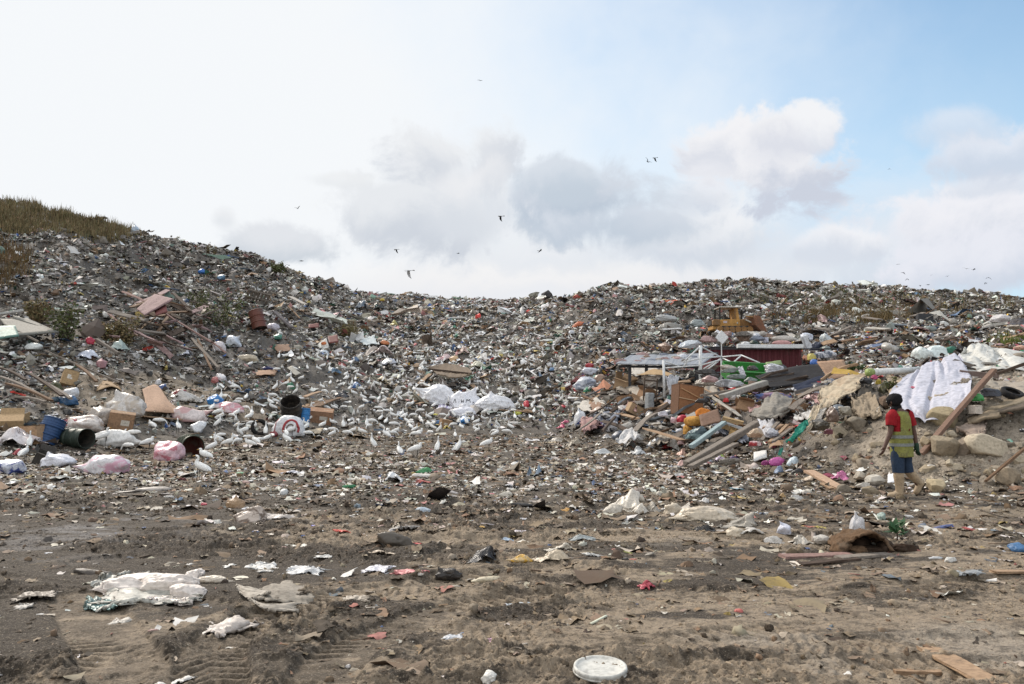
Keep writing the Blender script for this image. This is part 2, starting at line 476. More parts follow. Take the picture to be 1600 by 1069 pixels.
def ground_mat():
    m, g, b = mk('trodden_dirt')
    a = g.node('ShaderNodeAttribute', attribute_name='Col')
    geo = g.node('ShaderNodeNewGeometry'); P = geo.outputs['Position']
    n1 = g.noise(P, 2.3, 8, .68); n2 = g.noise(P, 13, 8, .72, .4); n3 = g.noise(P, 62, 4, .75)
    S = g.vm('MULTIPLY', P, (1.0, 3.2, 3.0)); n4 = g.noise(S, 5.5, 8, .7, .6)
    v = g.node('ShaderNodeTexVoronoi'); g.l.new(g.vm('ADD', P, g.vm('MULTIPLY', S, (.02, .02, .02))), v.inputs['Vector']); v.inputs['Scale'].default_value = 30
    v2 = g.node('ShaderNodeTexVoronoi'); g.l.new(S, v2.inputs['Vector']); v2.inputs['Scale'].default_value = 17
    c = g.mix(g.m('MULTIPLY', g.ramp(n2, .47, .66), .62), a.outputs['Color'], (.048, .039, .030))
    c = g.mix(g.m('MULTIPLY', g.ramp(n4, .50, .64), .55), c, (.055, .044, .034))
    c = g.mix(g.m('MULTIPLY', g.ramp(n4, .44, .30), .45), c, (.33, .265, .195))
    c = g.mix(g.m('MULTIPLY', g.ramp(n1, .52, .75), .35), c, (.060, .048, .038))
    c = g.mix(g.m('MULTIPLY', g.ramp(n3, .55, .66), .7), c, (.36, .30, .23))
    c = g.mix(g.m('MULTIPLY', g.ramp(n3, .45, .33), .75), c, (.034, .028, .022))
    c = g.mix(g.m('MULTIPLY', g.ramp(v.outputs['Distance'], .17, .08), .40), c, (.40, .37, .32))
    c = g.mix(g.m('MULTIPLY', g.ramp(v2.outputs['Distance'], .20, .10), .55), c, (.035, .030, .026))
    g.l.new(c, b.inputs['Base Color'])
    g.set(b.inputs['Roughness'], g.m('ADD', .72, g.m('MULTIPLY', n2, .25)))
    b.inputs['Specular IOR Level'].default_value = .25
    h = g.m('ADD', g.m('MULTIPLY', n2, .7), g.m('ADD', g.m('MULTIPLY', n3, .35), g.m('MULTIPLY', n1, .6)))
    bump(g, b, h, .9, .045)
    return m

# ------------------------------------------------------------------ the ground sheet
MUD_SPOTS = [(50, 1020, 100, 60), (310, 1040, 90, 50), (20, 960, 90, 30), (470, 1050, 90, 30), (610, 962, 120, 36), (620, 1010, 90, 26), (420, 872, 220, 30), (140, 830, 240, 50), (330, 930, 120, 14), (1000, 1016, 220, 14), (1180, 1050, 190, 14), (1400, 928, 170, 14),
    (880, 902, 130, 12), (1180, 905, 140, 12), (700, 1056, 160, 12), (1300, 870, 160, 14), (60, 905, 90, 30), (800, 960, 90, 10), (1350, 985, 120, 8), (1090, 960, 90, 8)]
def ground_color(x, y, z):
    """Soil colour: pale dry crust, dark damp mud, greyish trodden waste."""
    zb = base_z(x, y); s = sstep(zb, .02, .7); bank = bank_amt(x, y)
    tan = np.array([.315, .248, .178]); mud = np.array([.066, .052, .039]); grey = np.array([.098, .085, .071])
    bankc = np.array([.36, .305, .24]); waste = np.array([.12, .11, .10])
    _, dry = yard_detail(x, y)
    w3 = fbm2(x * 9, y * 14, 4, 69, .65)
    w = fbm2(x * .40, y * 1.05, 4, 61); w2 = fbm2(x * 1.6, y * 4.2, 5, 67, .6)
    a = x / np.maximum(y, 1)
    t = .30 + 1.35 * w + 1.15 * w2 + .5 * w3 + .30 * sstep(y, 9.5, 6.0) * sstep(a, -.5, .05) - .30 * sstep(y, 9, 22) + .1 * sstep(a, 0, .5)
    t = t - .62 * sstep(a, -.05, -.45) * sstep(y, 20, 12) * sstep(y, 6.0, 7.5) - .16 * sstep(a, .1, -.2)
    wet = np.zeros_like(x)
    for px, py, rx, ry in MUD_SPOTS:
        g0 = gpt(px, py); gy = abs(gpt(px, py - ry)[1] - g0[1]); gx = rx / F_PX * g0[1]
        wet = np.maximum(wet, sstep(np.hypot((x - g0[0]) / gx, (y - g0[1]) / max(gy, .12)) + .75 * w2 + .35 * w3, 1.15, .55))
    t = t - .62 * wet
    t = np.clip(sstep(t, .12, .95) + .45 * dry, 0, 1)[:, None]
    c = mud * (1 - t) + tan * t
    mid = sstep(y, 9, 17)[:, None]
    c = c * (1 - .8 * mid) + grey * (.85 + .8 * w2[:, None]) * .8 * mid
    # pale lime-like patches on the right and at far left
    pp = sstep(fbm2(x * .6 + 9, y * 1.1, 4, 71), .18, .5) * sstep(a, .02, .3) * sstep(y, 14, 8)
    c = c * (1 - .45 * pp[:, None]) + np.array([.42, .37, .31]) * .45 * pp[:, None]
    pl = np.exp(-(((x + 5.2) / 1.3) ** 2 + ((y - 10.2) / 2.0) ** 2)) * sstep(w2, -.2, .4)
    c = c * (1 - .6 * pl[:, None]) + np.array([.30, .29, .29]) * .6 * pl[:, None]
    s_ = (s * (1 - bank))[:, None]
    c = c * (1 - s_) + waste * (1 + .5 * fbm2(x * .7, y * .7, 3, 75)[:, None]) * s_
    bk = bank[:, None] * (.85 + .15 * sstep(fbm2(x * 1.2, y * 1.2, 3, 77), -.4, .3))[:, None]
    c = c * (1 - bk) + bankc * (.92 + .8 * fbm2(x * 1.5, y * 1.5, 5, 79, .6)[:, None]) * bk
    er = earth_amt(x, y)[:, None]; c = c * (1 - er) + np.array([.22, .178, .132]) * (1 + .4 * w2[:, None]) * er
    return np.clip(c, .01, 1)

def earth_amt(x, y):
    a = x / np.maximum(y, 1)
    return sstep(fbm2(x * .22 + 4, y * .22, 3, 131), .0, .3) * sstep(a, -.22, -.34) * sstep(y, 21, 24) * sstep(y, 42, 34)
M_GROUND = ground_mat()
def make_ground():
    px = np.concatenate([np.linspace(-2600, -130, 110), np.linspace(-120, 1720, 960), np.linspace(1730, 4200, 110)])
    A = (px - CX) / F_PX
    near = 1.0 / np.linspace(1 / 3.0, 1 / 24.0, 860)
    far = np.exp(np.linspace(math.log(24.15), math.log(150), 330))
    Y = np.concatenate([near, far, [200, 300, 390]])
    gx = A[None, :] * Y[:, None]; gy = np.repeat(Y[:, None], len(A), 1)
    x, y = gx.ravel(), gy.ravel(); z = height(x, y)
    nA, nY = len(A), len(Y)
    i = np.arange(nY - 1)[:, None] * nA + np.arange(nA - 1)[None, :]
    Fq = np.stack([i, i + 1, i + 1 + nA, i + nA], -1).reshape(-1, 4)
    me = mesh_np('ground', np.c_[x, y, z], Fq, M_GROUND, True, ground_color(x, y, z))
    T(link('ground', me), kind='structure')
    # the plain around and behind, reaching the horizon
    V = [(-2500, -2500, -.35), (2500, -2500, -.35), (2500, 2500, -.35), (-2500, 2500, -.35)]
    n = 60; q = np.linspace(-1, 1, n); q = np.sign(q) * np.abs(q) ** 2.5 * 2500
    X, Yp = np.meshgrid(q, q); x, y = X.ravel(), Yp.ravel()
    i = np.arange(n - 1)[:, None] * n + np.arange(n - 1)[None, :]
    Fq = np.stack([i, i + 1, i + 1 + n, i + n], -1).reshape(-1, 4)
    c = np.tile([.15, .125, .10], (len(x), 1))
    T(link('surrounding_ground', mesh_np('surrounding_ground', np.c_[x, y, np.full(len(x), -.35)], Fq, M_GROUND, True, c)), kind='structure')
make_ground()
# ------------------------------------------------------------------ uncountable litter
def template_sheet(n=3):
    q = np.linspace(-.5, .5, n); X, Y = np.meshgrid(q, q)
    V = np.c_[X.ravel(), Y.ravel(), np.zeros(n * n)]; F_ = []
    for i in range(n - 1):
        for j in range(n - 1):
            a = i * n + j; F_ += [(a, a + 1, a + n + 1), (a, a + n + 1, a + n)]
    return V, np.array(F_)
def template_ico(sub=1):
    bm = bmesh.new(); bmesh.ops.create_icosphere(bm, subdivisions=sub, radius=.5)
    V = np.array([v.co for v in bm.verts]); F_ = np.array([[v.index for v in f.verts] for f in bm.faces]); bm.free()
    return V, F_
def template_box():
    V = np.array([(x, y, z) for x in (-.5, .5) for y in (-.5, .5) for z in (-.5, .5)])
    Q = [(0, 1, 3, 2), (4, 6, 7, 5), (0, 4, 5, 1), (2, 3, 7, 6), (0, 2, 6, 4), (1, 5, 7, 3)]
    return V, np.array([t for a, b, c, d in Q for t in ((a, b, c), (a, c, d))])

def rotmats(n, tilt, rng):
    """Random yaw and a random lean of about TILT radians."""
    yaw = rng.uniform(0, 2 * math.pi, n); ax = rng.uniform(0, 2 * math.pi, n); t = np.abs(rng.normal(0, tilt, n))
    cy, sy = np.cos(yaw), np.sin(yaw); Z = np.zeros((n, 3, 3)); Z[:, 0, 0] = cy; Z[:, 0, 1] = -sy; Z[:, 1, 0] = sy; Z[:, 1, 1] = cy; Z[:, 2, 2] = 1
    k = np.c_[np.cos(ax), np.sin(ax), np.zeros(n)]; K = np.zeros((n, 3, 3))
    K[:, 0, 2] = k[:, 1]; K[:, 1, 2] = -k[:, 0]; K[:, 2, 0] = -k[:, 1]; K[:, 2, 1] = k[:, 0]
    I = np.eye(3)[None]; ct, st = np.cos(t)[:, None, None], np.sin(t)[:, None, None]
    Rr = I * 1.0 + st * K + (1 - ct) * (K @ K)
    return Rr @ Z

PAL = {   # colour, weight: the waste is mostly greyed film, paper, soil and dark cloth
    'hill': [((176, 173, 166), 18), ((202, 200, 195), 15), ((228, 228, 226), 13), ((140, 134, 124), 16), ((118, 108, 98), 16), ((84, 77, 70), 14),
             ((56, 54, 54), 8), ((120, 98, 76), 8), ((150, 124, 96), 5), ((96, 110, 128), 3), ((70, 96, 130), 1.5), ((104, 128, 116), 2), ((150, 90, 90), 1.5),
             ((180, 160, 90), 1.2), ((196, 150, 150), 1.2), ((60, 110, 90), .8), ((190, 60, 50), .35), ((60, 100, 170), .5), ((200, 170, 60), .35)],
    'colour': [((176, 172, 166), 12), ((212, 210, 206), 13), ((235, 235, 236), 10), ((128, 118, 106), 14), ((80, 72, 64), 14), ((42, 40, 42), 12), ((140, 112, 84), 10),
             ((110, 84, 62), 8), ((90, 110, 140), 3), ((56, 84, 150), 2), ((90, 130, 120), 2.5), ((190, 60, 60), 2), ((200, 110, 130), 2), ((210, 170, 70), 1.5),
             ((110, 80, 140), 1), ((205, 150, 120), 2), ((50, 130, 90), 1)],
    'flock': [((206, 202, 194), 16), ((226, 224, 220), 16), ((182, 174, 162), 14), ((150, 140, 126), 14), ((110, 98, 86), 12), ((66, 60, 55), 12), ((150, 120, 96), 5), ((110, 126, 150), 2), ((190, 130, 130), 2)],
    'yard': [((150, 136, 118), 18), ((176, 166, 150), 9), ((204, 198, 188), 5), ((130, 112, 92), 26), ((104, 88, 70), 26), ((66, 56, 47), 14), ((132, 106, 82), 12),
             ((110, 120, 130), 2), ((180, 120, 110), 1), ((170, 150, 90), .7), ((90, 110, 150), .6), ((226, 224, 220), 2)],
}
def pick_cols(pal, n, rng):
    c = np.array([lin(k) for k, w in PAL[pal]]); w = np.array([w for k, w in PAL[pal]], float); w /= w.sum()
    v = c[rng.choice(len(c), n, p=w)]; v = v * .92 + v.mean(1, keepdims=True) * .08
    return np.clip(v * rng.uniform(.7, 1.15, (n, 1)) * rng.uniform(.95, 1.05, (n, 3)) * np.array((1.0, .995, .98)), .005, .9)

def scatter(pos, size, tilt, pal, rng, tmpl, sq=(.5, 1.0), zs=.35, jit=.25, lift=.2):
    """Many pieces of one template: positions (n,3), sizes (n)."""
    V0, F0 = tmpl; n, k = len(pos), len(V0)
    S = np.c_[np.ones(n), rng.uniform(*sq, n), np.full(n, 1.0)] * size[:, None]
    V = np.repeat(V0[None], n, 0) + rng.normal(0, jit, (n, k, 3)) * np.array([.5, .5, zs])
    V = V * S[:, None, :]
    V = np.einsum('nij,nkj->nki', rotmats(n, tilt, rng), V)
    V = V + pos[:, None, :]; V[:, :, 2] += (size * lift)[:, None]
    Fs = (F0[None] + (np.arange(n) * k)[:, None, None]).reshape(-1, 3)
    C = np.repeat(pick_cols(pal, n, rng)[:, None], k, 1).reshape(-1, 3)
    return V.reshape(-1, 3), Fs, C

def join(parts):
    Vs, Fs, Cs, o = [], [], [], 0
    for V, F_, C in parts:
        Vs.append(V); Fs.append(F_ + o); Cs.append(C); o += len(V)
    return np.concatenate(Vs), np.concatenate(Fs), np.concatenate(Cs)

M_LITTER = attr_mat('mixed_waste', .65, .3, .35, 5.0, .25)
M_TROD = attr_mat('trodden_waste', .8, .2, .6, 12.0, .4)
M_CLOD = attr_mat('mud_clods', .95, .1, .3, 20.0, .4)
SHEET, SHEET4, ICO, ICO2, BOX = template_sheet(3), template_sheet(4), template_ico(), template_ico(2), template_box()

def frame_pts(n, y0, y1, rng, lo=-260, hi=1860, power=1.0):
    Y = (y0 ** power + (y1 ** power - y0 ** power) * rng.uniform(0, 1, n)) ** (1 / power)
    a = (rng.uniform(lo, hi, n) - CX) / F_PX
    return a * Y, Y

LID = hit(938, 1052)
def make_litter():
    rng = np.random.default_rng(11)
    # --- the slopes
    x, y = frame_pts(430000, 10, 102, rng)
    zb = base_z(x, y); s = sstep(zb, .10, .9); bank = bank_amt(x, y)
    clump = .55 + .6 * fbm2(x * .5, y * .5, 3, 91)
    a = x / y
    green = sstep(a, -.50, -.56) * sstep(y, 50, 55)
    gap = 1 - .75 * np.exp(-((a + .20) / .10) ** 2) * sstep(y, 46, 41) * sstep(y, 30, 33)       # the barer floor where the birds feed
    keep = rng.uniform(0, 1, len(x)) < s * (1 - .93 * bank) * clump * 1.15 * gap * (1 - .85 * green) * (1 - .72 * earth_amt(x, y))
    x, y = x[keep], y[keep]; z = height(x, y)
    n = len(x); size = .106 * np.exp(rng.normal(0, .55, n)) * (y / 35) ** .6 * (1 - .25 * sstep(y, 70, 95))
    lf = sstep(a[keep], -.15, -.3); size = size * (1 - .14 * lf); P = np.c_[x, y, z]; kind = rng.uniform(0, 1, n); parts = []
    colr = (a[keep] > .08) & (y < 50)
    for pal, selp in (('hill', ~colr), ('colour', colr)):
        k1 = selp & (kind < .42); k2 = selp & (kind >= .42) & (kind < .70); k3 = selp & (kind >= .70) & (kind < .84); k4 = selp & (kind >= .84)
        parts.append(scatter(P[k1], size[k1] * 1.35, .5, pal, rng, SHEET, (.35, 1.0), .8, .18, .14))
        parts.append(scatter(P[k2], size[k2] * .95, .5, pal, rng, ICO, (.4, 1.0), .6, .2, .1))
        parts.append(scatter(P[k4], size[k4] * 2.6, .35, pal, rng, SHEET4, (.18, .4), .55, .10, .10))
        parts.append(scatter(P[k3], size[k3] * 1.8, .45, pal, rng, (BOX[0] * [1, .16, .07], BOX[1]), (.5, 1.5), .02, .02, .14))
    # --- bigger crushed pieces breaking up the slopes
    x, y = frame_pts(9000, 16, 100, rng); s = sstep(base_z(x, y), .3, 1.0)
    keep = rng.uniform(0, 1, len(x)) < s * (1 - bank_amt(x, y)) * (.3 + .9 * fbm2(x * .3, y * .3, 2, 95)) * (1 - sstep(x / y, -.50, -.56) * sstep(y, 50, 55))
    x, y = x[keep], y[keep]; n = len(x); P = np.c_[x, y, height(x, y)]; size = .27 * np.exp(rng.normal(0, .45, n)) * (y / 45) ** .5
    k = rng.uniform(0, 1, n) < .55
    parts.append(scatter(P[k], size[k], .45, 'hill', rng, SHEET4, (.4, 1.0), .9, .13, .22))
    parts.append(scatter(P[~k], size[~k] * .9, .4, 'hill', rng, ICO, (.5, .9), .7, .14, .2))
    V, F_, C = join(parts)
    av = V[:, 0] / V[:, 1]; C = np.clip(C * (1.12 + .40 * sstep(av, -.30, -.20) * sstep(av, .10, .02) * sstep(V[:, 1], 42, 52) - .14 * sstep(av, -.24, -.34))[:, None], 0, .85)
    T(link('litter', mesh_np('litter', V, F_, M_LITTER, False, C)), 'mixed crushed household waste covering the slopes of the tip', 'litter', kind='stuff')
    # --- the trodden yard: flattened, dirt-covered bits
    parts = []
    x, y = frame_pts(150000, 4.4, 33, rng, power=1.1)
    a = x / y; s = sstep(base_z(x, y), .5, .1)
    band = .10 + .85 * sstep(y, 9.5, 18) * (.30 + .9 * np.clip(fbm2(x * .45, y * .7, 3, 97) + .25, 0, 1)) + .25 * sstep(y, 7.2, 9.5) * np.clip(fbm2(x * .7, y * 1.1, 3, 98) + .2, 0, 1)
    band *= 1 - .5 * sstep(a, -.2, -.45) * sstep(y, 19, 14)
    band *= 1 - .5 * sstep(y, 17, 23) * sstep(a, .22, .12)
    keep = rng.uniform(0, 1, len(x)) < s * band * 1.1
    keep &= np.hypot(x - LID[0], y - LID[1]) > .30
    x, y = x[keep], y[keep]; n = len(x); P = np.c_[x, y, height(x, y)]
    size = .058 * np.exp(rng.normal(0, .55, n)) * (y / 14) ** .5
    k = rng.uniform(0, 1, n)
    k1, k2, k3 = k < .68, (k >= .68) & (k < .86), k >= .86
    kf = rng.uniform(0, 1, n) < .5 * sstep(y, 8.5, 15) * (1 - .45 * sstep(y, 18, 24)); k1 &= ~kf
    parts.append(scatter(P[kf], size[kf] * 1.25, .3, 'flock', rng, SHEET4, (.3, 1.0), .8, .14, .05))
    parts.append(scatter(P[k1], size[k1] * 1.5, .16, 'yard', rng, SHEET4, (.3, 1.0), .6, .13, .0))
    parts.append(scatter(P[k2], size[k2] * .8, .3, 'yard', rng, ICO2, (.4, 1.0), .5, .20, -.05))
    parts.append(scatter(P[k3], size[k3] * 2.2, .12, 'yard', rng, (BOX[0] * [1, .08, .05], BOX[1]), (.5, 1.5), .02, .02, .0))
    V, F_, C = join(parts)
    T(link('trodden_litter', mesh_np('trodden_litter', V, F_, M_TROD, True, C)), 'flattened muddy scraps trodden into the yard', 'litter', kind='stuff')
    # --- mud clods along ruts and in churned patches, stones on the bank
    x, y = frame_pts(110000, 3.2, 14, rng, power=1.1)
    zr, dry = yard_detail(x, y)
    rough = sstep(fbm2(x * .8 + 5, y * 1.2, 3, 101), .02, .4)
    keep = rng.uniform(0, 1, len(x)) < np.clip(.05 + .75 * rough + 16 * np.maximum(zr, 0), 0, 1) * (1 - .85 * dry) * sstep(base_z(x, y), .2, .05)
    x, y = x[keep], y[keep]; n = len(x); P = np.c_[x, y, height(x, y)]; size = .0115 * np.exp(rng.normal(0, .6, n)) * (y / 6) ** .4
    V, F_, C = scatter(P, size * 1.15, .3, 'yard', rng, (ICO2[0] * [1, 1, .55], ICO2[1]), (.5, 1.4), .6, .17, -.12)
    cc = ground_color(x, y, None) * rng.uniform(.8, 1.15, (n, 1)); C = np.repeat(cc, len(ICO2[0]), 0)
    parts = [(V, F_, C)]
    x, y = frame_pts(40000, 11.5, 20, rng, lo=1150, hi=1900)
    keep = rng.uniform(0, 1, len(x)) < bank_amt(x, y) * (.2 + sstep(fbm2(x * 1.1, y * 1.1, 3, 105), -.1, .4))
    x, y = x[keep], y[keep]; n = len(x); P = np.c_[x, y, height(x, y)]; size = .02 * np.exp(rng.normal(0, .8, n))
    V, F_, C = scatter(P, size, .6, 'yard', rng, (ICO2[0] * [1, 1, .7], ICO2[1]), (.6, 1.2), .6, .15, -.1)
    cc = ground_color(x, y, None) * rng.uniform(.7, 1.25, (n, 1)); parts.append((V, F_, np.repeat(cc, len(ICO2[0]), 0)))
    V, F_, C = join(parts)
    T(link('soil_clods', mesh_np('soil_clods', V, F_, M_CLOD, True, C)), 'loose clods of soil along the ruts and on the dirt bank', 'soil', kind='stuff')
make_litter()
# ------------------------------------------------------------------ builders

class MB:
    def __init__(s): s.V = []; s.F = []; s.M = []; s.n = 0
    def add(s, V, F_, m=0):
        V = np.asarray(V, float).reshape(-1, 3)
        s.V.append(V); s.F += [[i + s.n for i in f] for f in F_]; s.M += [m] * len(F_); s.n += len(V); return s
    def box(s, c, size, rot=None, m=0, jit=0.0):
        V = np.array([(x, y, z) for x in (-.5, .5) for y in (-.5, .5) for z in (-.5, .5)]) * size
        if jit: V = V + RNG.normal(0, jit, V.shape)
        if rot is not None: V = V @ np.array(Euler(rot).to_matrix()).T
        return s.add(V + np.asarray(c), [(0, 1, 3, 2), (4, 6, 7, 5), (0, 4, 5, 1), (2, 3, 7, 6), (0, 2, 6, 4), (1, 5, 7, 3)], m)
    def beam(s, p0, p1, w, h, m=0, seg=1, bow=0.0, jit=0.0, up=(0, 0, 1), end=0.0):
        p0, p1 = np.asarray(p0, float), np.asarray(p1, float); d = p1 - p0; L = np.linalg.norm(d); d = d / L
        u = np.asarray(up, float); sd = np.cross(d, u)
        if np.linalg.norm(sd) < 1e-3: sd = np.cross(d, (0, 1, 0))
        sd = sd / np.linalg.norm(sd); u = np.cross(sd, d); V = []
        bx, by = min(w, h) * .12, min(w, h) * .12
        for k in range(seg + 1):
            t = k / seg; c = p0 + d * L * t + u * bow * math.sin(math.pi * t)
            for a, b in ((-w/2 + bx, -h/2), (w/2 - bx, -h/2), (w/2, -h/2 + by), (w/2, h/2 - by), (w/2 - bx, h/2), (-w/2 + bx, h/2), (-w/2, h/2 - by), (-w/2, -h/2 + by)):
                e = RNG.uniform(-end, end) * L * .5 if end and k in (0, seg) else 0
                V.append(c + sd * (a + RNG.normal(0, jit)) + u * (b + RNG.normal(0, jit)) + d * e)
        F_ = [[k * 8 + i, k * 8 + (i + 1) % 8, k * 8 + 8 + (i + 1) % 8, k * 8 + 8 + i] for k in range(seg) for i in range(8)]
        F_ += [list(range(7, -1, -1)), list(range(seg * 8, seg * 8 + 8))]
        return s.add(V, F_, m)
    def tube(s, pts, rad, n=8, m=0, caps=True):
        P = np.asarray(pts, float); k = len(P); rad = np.full(k, rad) if np.isscalar(rad) else np.asarray(rad, float)
        tan = np.gradient(P, axis=0); tan /= np.maximum(np.linalg.norm(tan, axis=1), 1e-9)[:, None]
        r0 = np.cross(tan[0], (0, 0, 1)); r0 = r0 if np.linalg.norm(r0) > .1 else np.cross(tan[0], (1, 0, 0)); V = []
        for i in range(k):
            r0 = r0 - tan[i] * r0.dot(tan[i]); r0 = r0 / np.linalg.norm(r0); b = np.cross(tan[i], r0)
            for j in range(n):
                t = 2 * math.pi * j / n; V.append(P[i] + rad[i] * (math.cos(t) * r0 + math.sin(t) * b))
        F_ = [[i * n + j, i * n + (j + 1) % n, (i + 1) * n + (j + 1) % n, (i + 1) * n + j] for i in range(k - 1) for j in range(n)]
        if caps: F_ += [list(range(n - 1, -1, -1)), list(range((k - 1) * n, k * n))]
        return s.add(V, F_, m)
    def lathe(s, prof, n=24, m=0, axis='z'):
        V = []; k = len(prof)
        for r, z in prof:
            for j in range(n):
                t = 2 * math.pi * j / n; V.append((r * math.cos(t), r * math.sin(t), z))
        V = np.array(V)
        if axis == 'x': V = V[:, [2, 0, 1]]
        F_ = [[i * n + j, i * n + (j + 1) % n, (i + 1) * n + (j + 1) % n, (i + 1) * n + j] for i in range(k - 1) for j in range(n)]
        return s.add(V, F_, m)
    def ell(s, c, r, nu=14, nv=9, m=0, rot=None):
        V = []; 
        for i in range(nv + 1):
            p = math.pi * i / nv
            for j in range(nu):
                t = 2 * math.pi * j / nu; V.append((math.sin(p) * math.cos(t) * r[0], math.sin(p) * math.sin(t) * r[1], math.cos(p) * r[2]))
        V = np.array(V)
        if rot is not None: V = V @ np.array(Euler(rot).to_matrix()).T
        F_ = [[i * nu + j, (i + 1) * nu + j, (i + 1) * nu + (j + 1) % nu, i * nu + (j + 1) % nu] for i in range(nv) for j in range(nu)]
        return s.add(V + np.asarray(c), F_, m)
    def arr(s): return np.concatenate(s.V)
    def build(s, name, mats, parent=None, loc=None, smooth=False, org=None):
        V = s.arr()
        if org is not None: V = V - np.asarray(org); loc = org if loc is None else loc
        return link(name, mesh_np(name, V, s.F, mats, smooth, mi=s.M), parent, loc)

def soft_angle(o, deg=35):
    me = o.data
    try: me.set_sharp_from_angle(angle=R(deg))
    except Exception: pass
    return o

_ico = {}
def ico(sub):
    if sub not in _ico:
        bm = bmesh.new(); bmesh.ops.create_icosphere(bm, subdivisions=sub, radius=1.0)
        _ico[sub] = (np.array([v.co for v in bm.verts]), [[v.index for v in f.verts] for f in bm.faces]); bm.free()
    return _ico[sub]

def lump(dim, seed, sub=4, crump=.16, freq=1.6, neck=None, fine=.05, flat=.55):
    """A soft filled shape, DIM wide, deep and high, standing on z = 0; NECK: a direction that the gathered end points to."""
    N, F_ = ico(sub); s = seed * 7.31; rg = np.random.default_rng(seed + 1000)
    cut = np.full(len(N), 9.0)
    for i in range(11):                                  # slack, creased facets
        n = rg.normal(0, 1, 3); n /= np.linalg.norm(n); dd = N @ n; cut = np.minimum(cut, np.where(dd > .08, rg.uniform(.74, 1.04) / np.maximum(dd, .08), 9.0))
    k = min(1.0, crump * 6)
    r = 1 + crump * 1.2 * fbm3(N * freq + s, 2, seed) + crump * .8 * fbm3(N * freq * 2.1 + s, 3, seed + 5, ridged=True) + fine * 1.7 * fbm3(N * freq * 4.5 + s, 3, seed + 9, ridged=True)
    r = r * (1 - k) + np.minimum(r, cut * (1 + .10 * fbm3(N * 3.3 + s, 2, seed + 7))) * k
    V = N * (r * (1 + .9 * crump * fbm3(N * .8 + s, 1, seed + 11)))[:, None]
    if neck is not None:
        nk = np.asarray(neck, float); nk /= np.linalg.norm(nk); d = N @ nk
        w = sstep(d, .72, .97)[:, None]; ax = (V @ nk)[:, None] * nk
        V = ax + (V - ax) * (1 - .72 * w) + nk * (.38 * sstep(d, .80, 1.0) * (1 + .4 * fbm3(N * 9 + s, 2, seed + 3)))[:, None]
        fl = sstep(d, .975, 1.0)[:, None]; V = V + (V - (V @ nk)[:, None] * nk) * 1.2 * fl
    V[:, 2] = np.where(V[:, 2] < -flat, -flat + (V[:, 2] + flat) * .12, V[:, 2])
    V = V * np.asarray(dim) * .5
    V[:, 2] -= V[:, 2].min()
    return V, F_

def ground_at(px, py, Y=None):
    if Y is None: return hit(px, py)
    P = at(px, py, Y); P[2] = float(height(P[0:1], P[1:2])[0]); return P

def ptw(p, lift=0.0):
    """Pixel (x, y) on the land, or (x, y, distance)."""
    if len(p) == 3: return at(*p)
    q = hit(*p); q[2] += lift; return q

def bag(px, py, w, h, rgb, label, cat='bag', name='plastic_bag', d=None, rz=None, seed=None, crump=.16, neck=None, Y=None, group=None, sink=.08, tilt=0.0, freq=1.6,
        rough=.36, dirt=.24, second=None, sub=4, mat=None, fine=.05, spec=.5, lift=0.0):
    """A filled bag whose foot shows at a pixel, w by h photograph pixels."""
    seed = seed if seed is not None else int(px * 3 + py) % 997
    P = ground_at(px, py, Y); k = P[1] / F_PX; w, h = w * k, h * k; d = d * k if d else min(w, h) * 1.15
    if neck is None and mat is None and name in ('plastic_bag', 'film_bag', 'film', 'rag_lump', 'muddy_sack', 'red_rag', 'beige_sack', 'pale_sack', 'sacking', 'cloth', 'rag', 'red_film', 'black_bag', 'red_bag', 'grey_sack') and h < .62 * w and w < 1.6:      # slack, nearly empty film
        d = max(d, h * 2.2); rg = np.random.default_rng(seed); q = np.linspace(-.5, .5, 5); C = np.stack(np.meshgrid(q, q), -1); C = np.concatenate([C, np.zeros((5, 5, 1))], 2)
        C += rg.normal(0, .09, C.shape) * np.array([1, 1, .25]); C[..., 2] += .55 * np.exp(-((C[..., 0] - rg.normal(0, .15)) ** 2 * 7 + (C[..., 1] - rg.normal(0, .12)) ** 2 * 9)) * (1 + rg.normal(0, .15, (5, 5)))
        V, F_ = sheet_mesh(C, 34, 30, .10, 2.6, .008, .35, seed); V = V / np.ptp(V, axis=0) * np.array((w * 1.1, d, h * 1.1)); V[:, 2] -= V[:, 2].min(); sink = sink + .06
    else: V, F_ = lump((w, d, h * 1.06), seed, sub, crump + .05, freq, neck, fine + .02)
    m = mat or dirty(rgb, rough, dirt, .55, 3.6 / max(w, .2), spec=spec, second=second)
    P[1] += d * .35; P[2] = max(P[2], float(height(P[0:1], P[1:2], False)[0]) * .3 + P[2] * .7) - h * sink + lift
    o = link(name, mesh_np(name, V, F_, m, True), None, P)
    o.rotation_euler = (0, tilt, rz if rz is not None else 0.0)
    return T(o, label, cat, group)

def crs(c, t):
    """Catmull-Rom through the rows of c."""
    n = len(c)
    if n == 2: return c[0] * (1 - t)[:, None] + c[1] * t[:, None] if c.ndim == 2 else None
    u = t * (n - 1); i = np.clip(u.astype(int), 0, n - 2); f = (u - i)[:, None]
    p0, p1, p2, p3 = c[np.maximum(i - 1, 0)], c[i], c[i + 1], c[np.minimum(i + 2, n - 1)]
    return .5 * (2 * p1 + (p2 - p0) * f + (2 * p0 - 5 * p1 + 4 * p2 - p3) * f**2 + (3 * p1 - p0 - 3 * p2 + p3) * f**3)

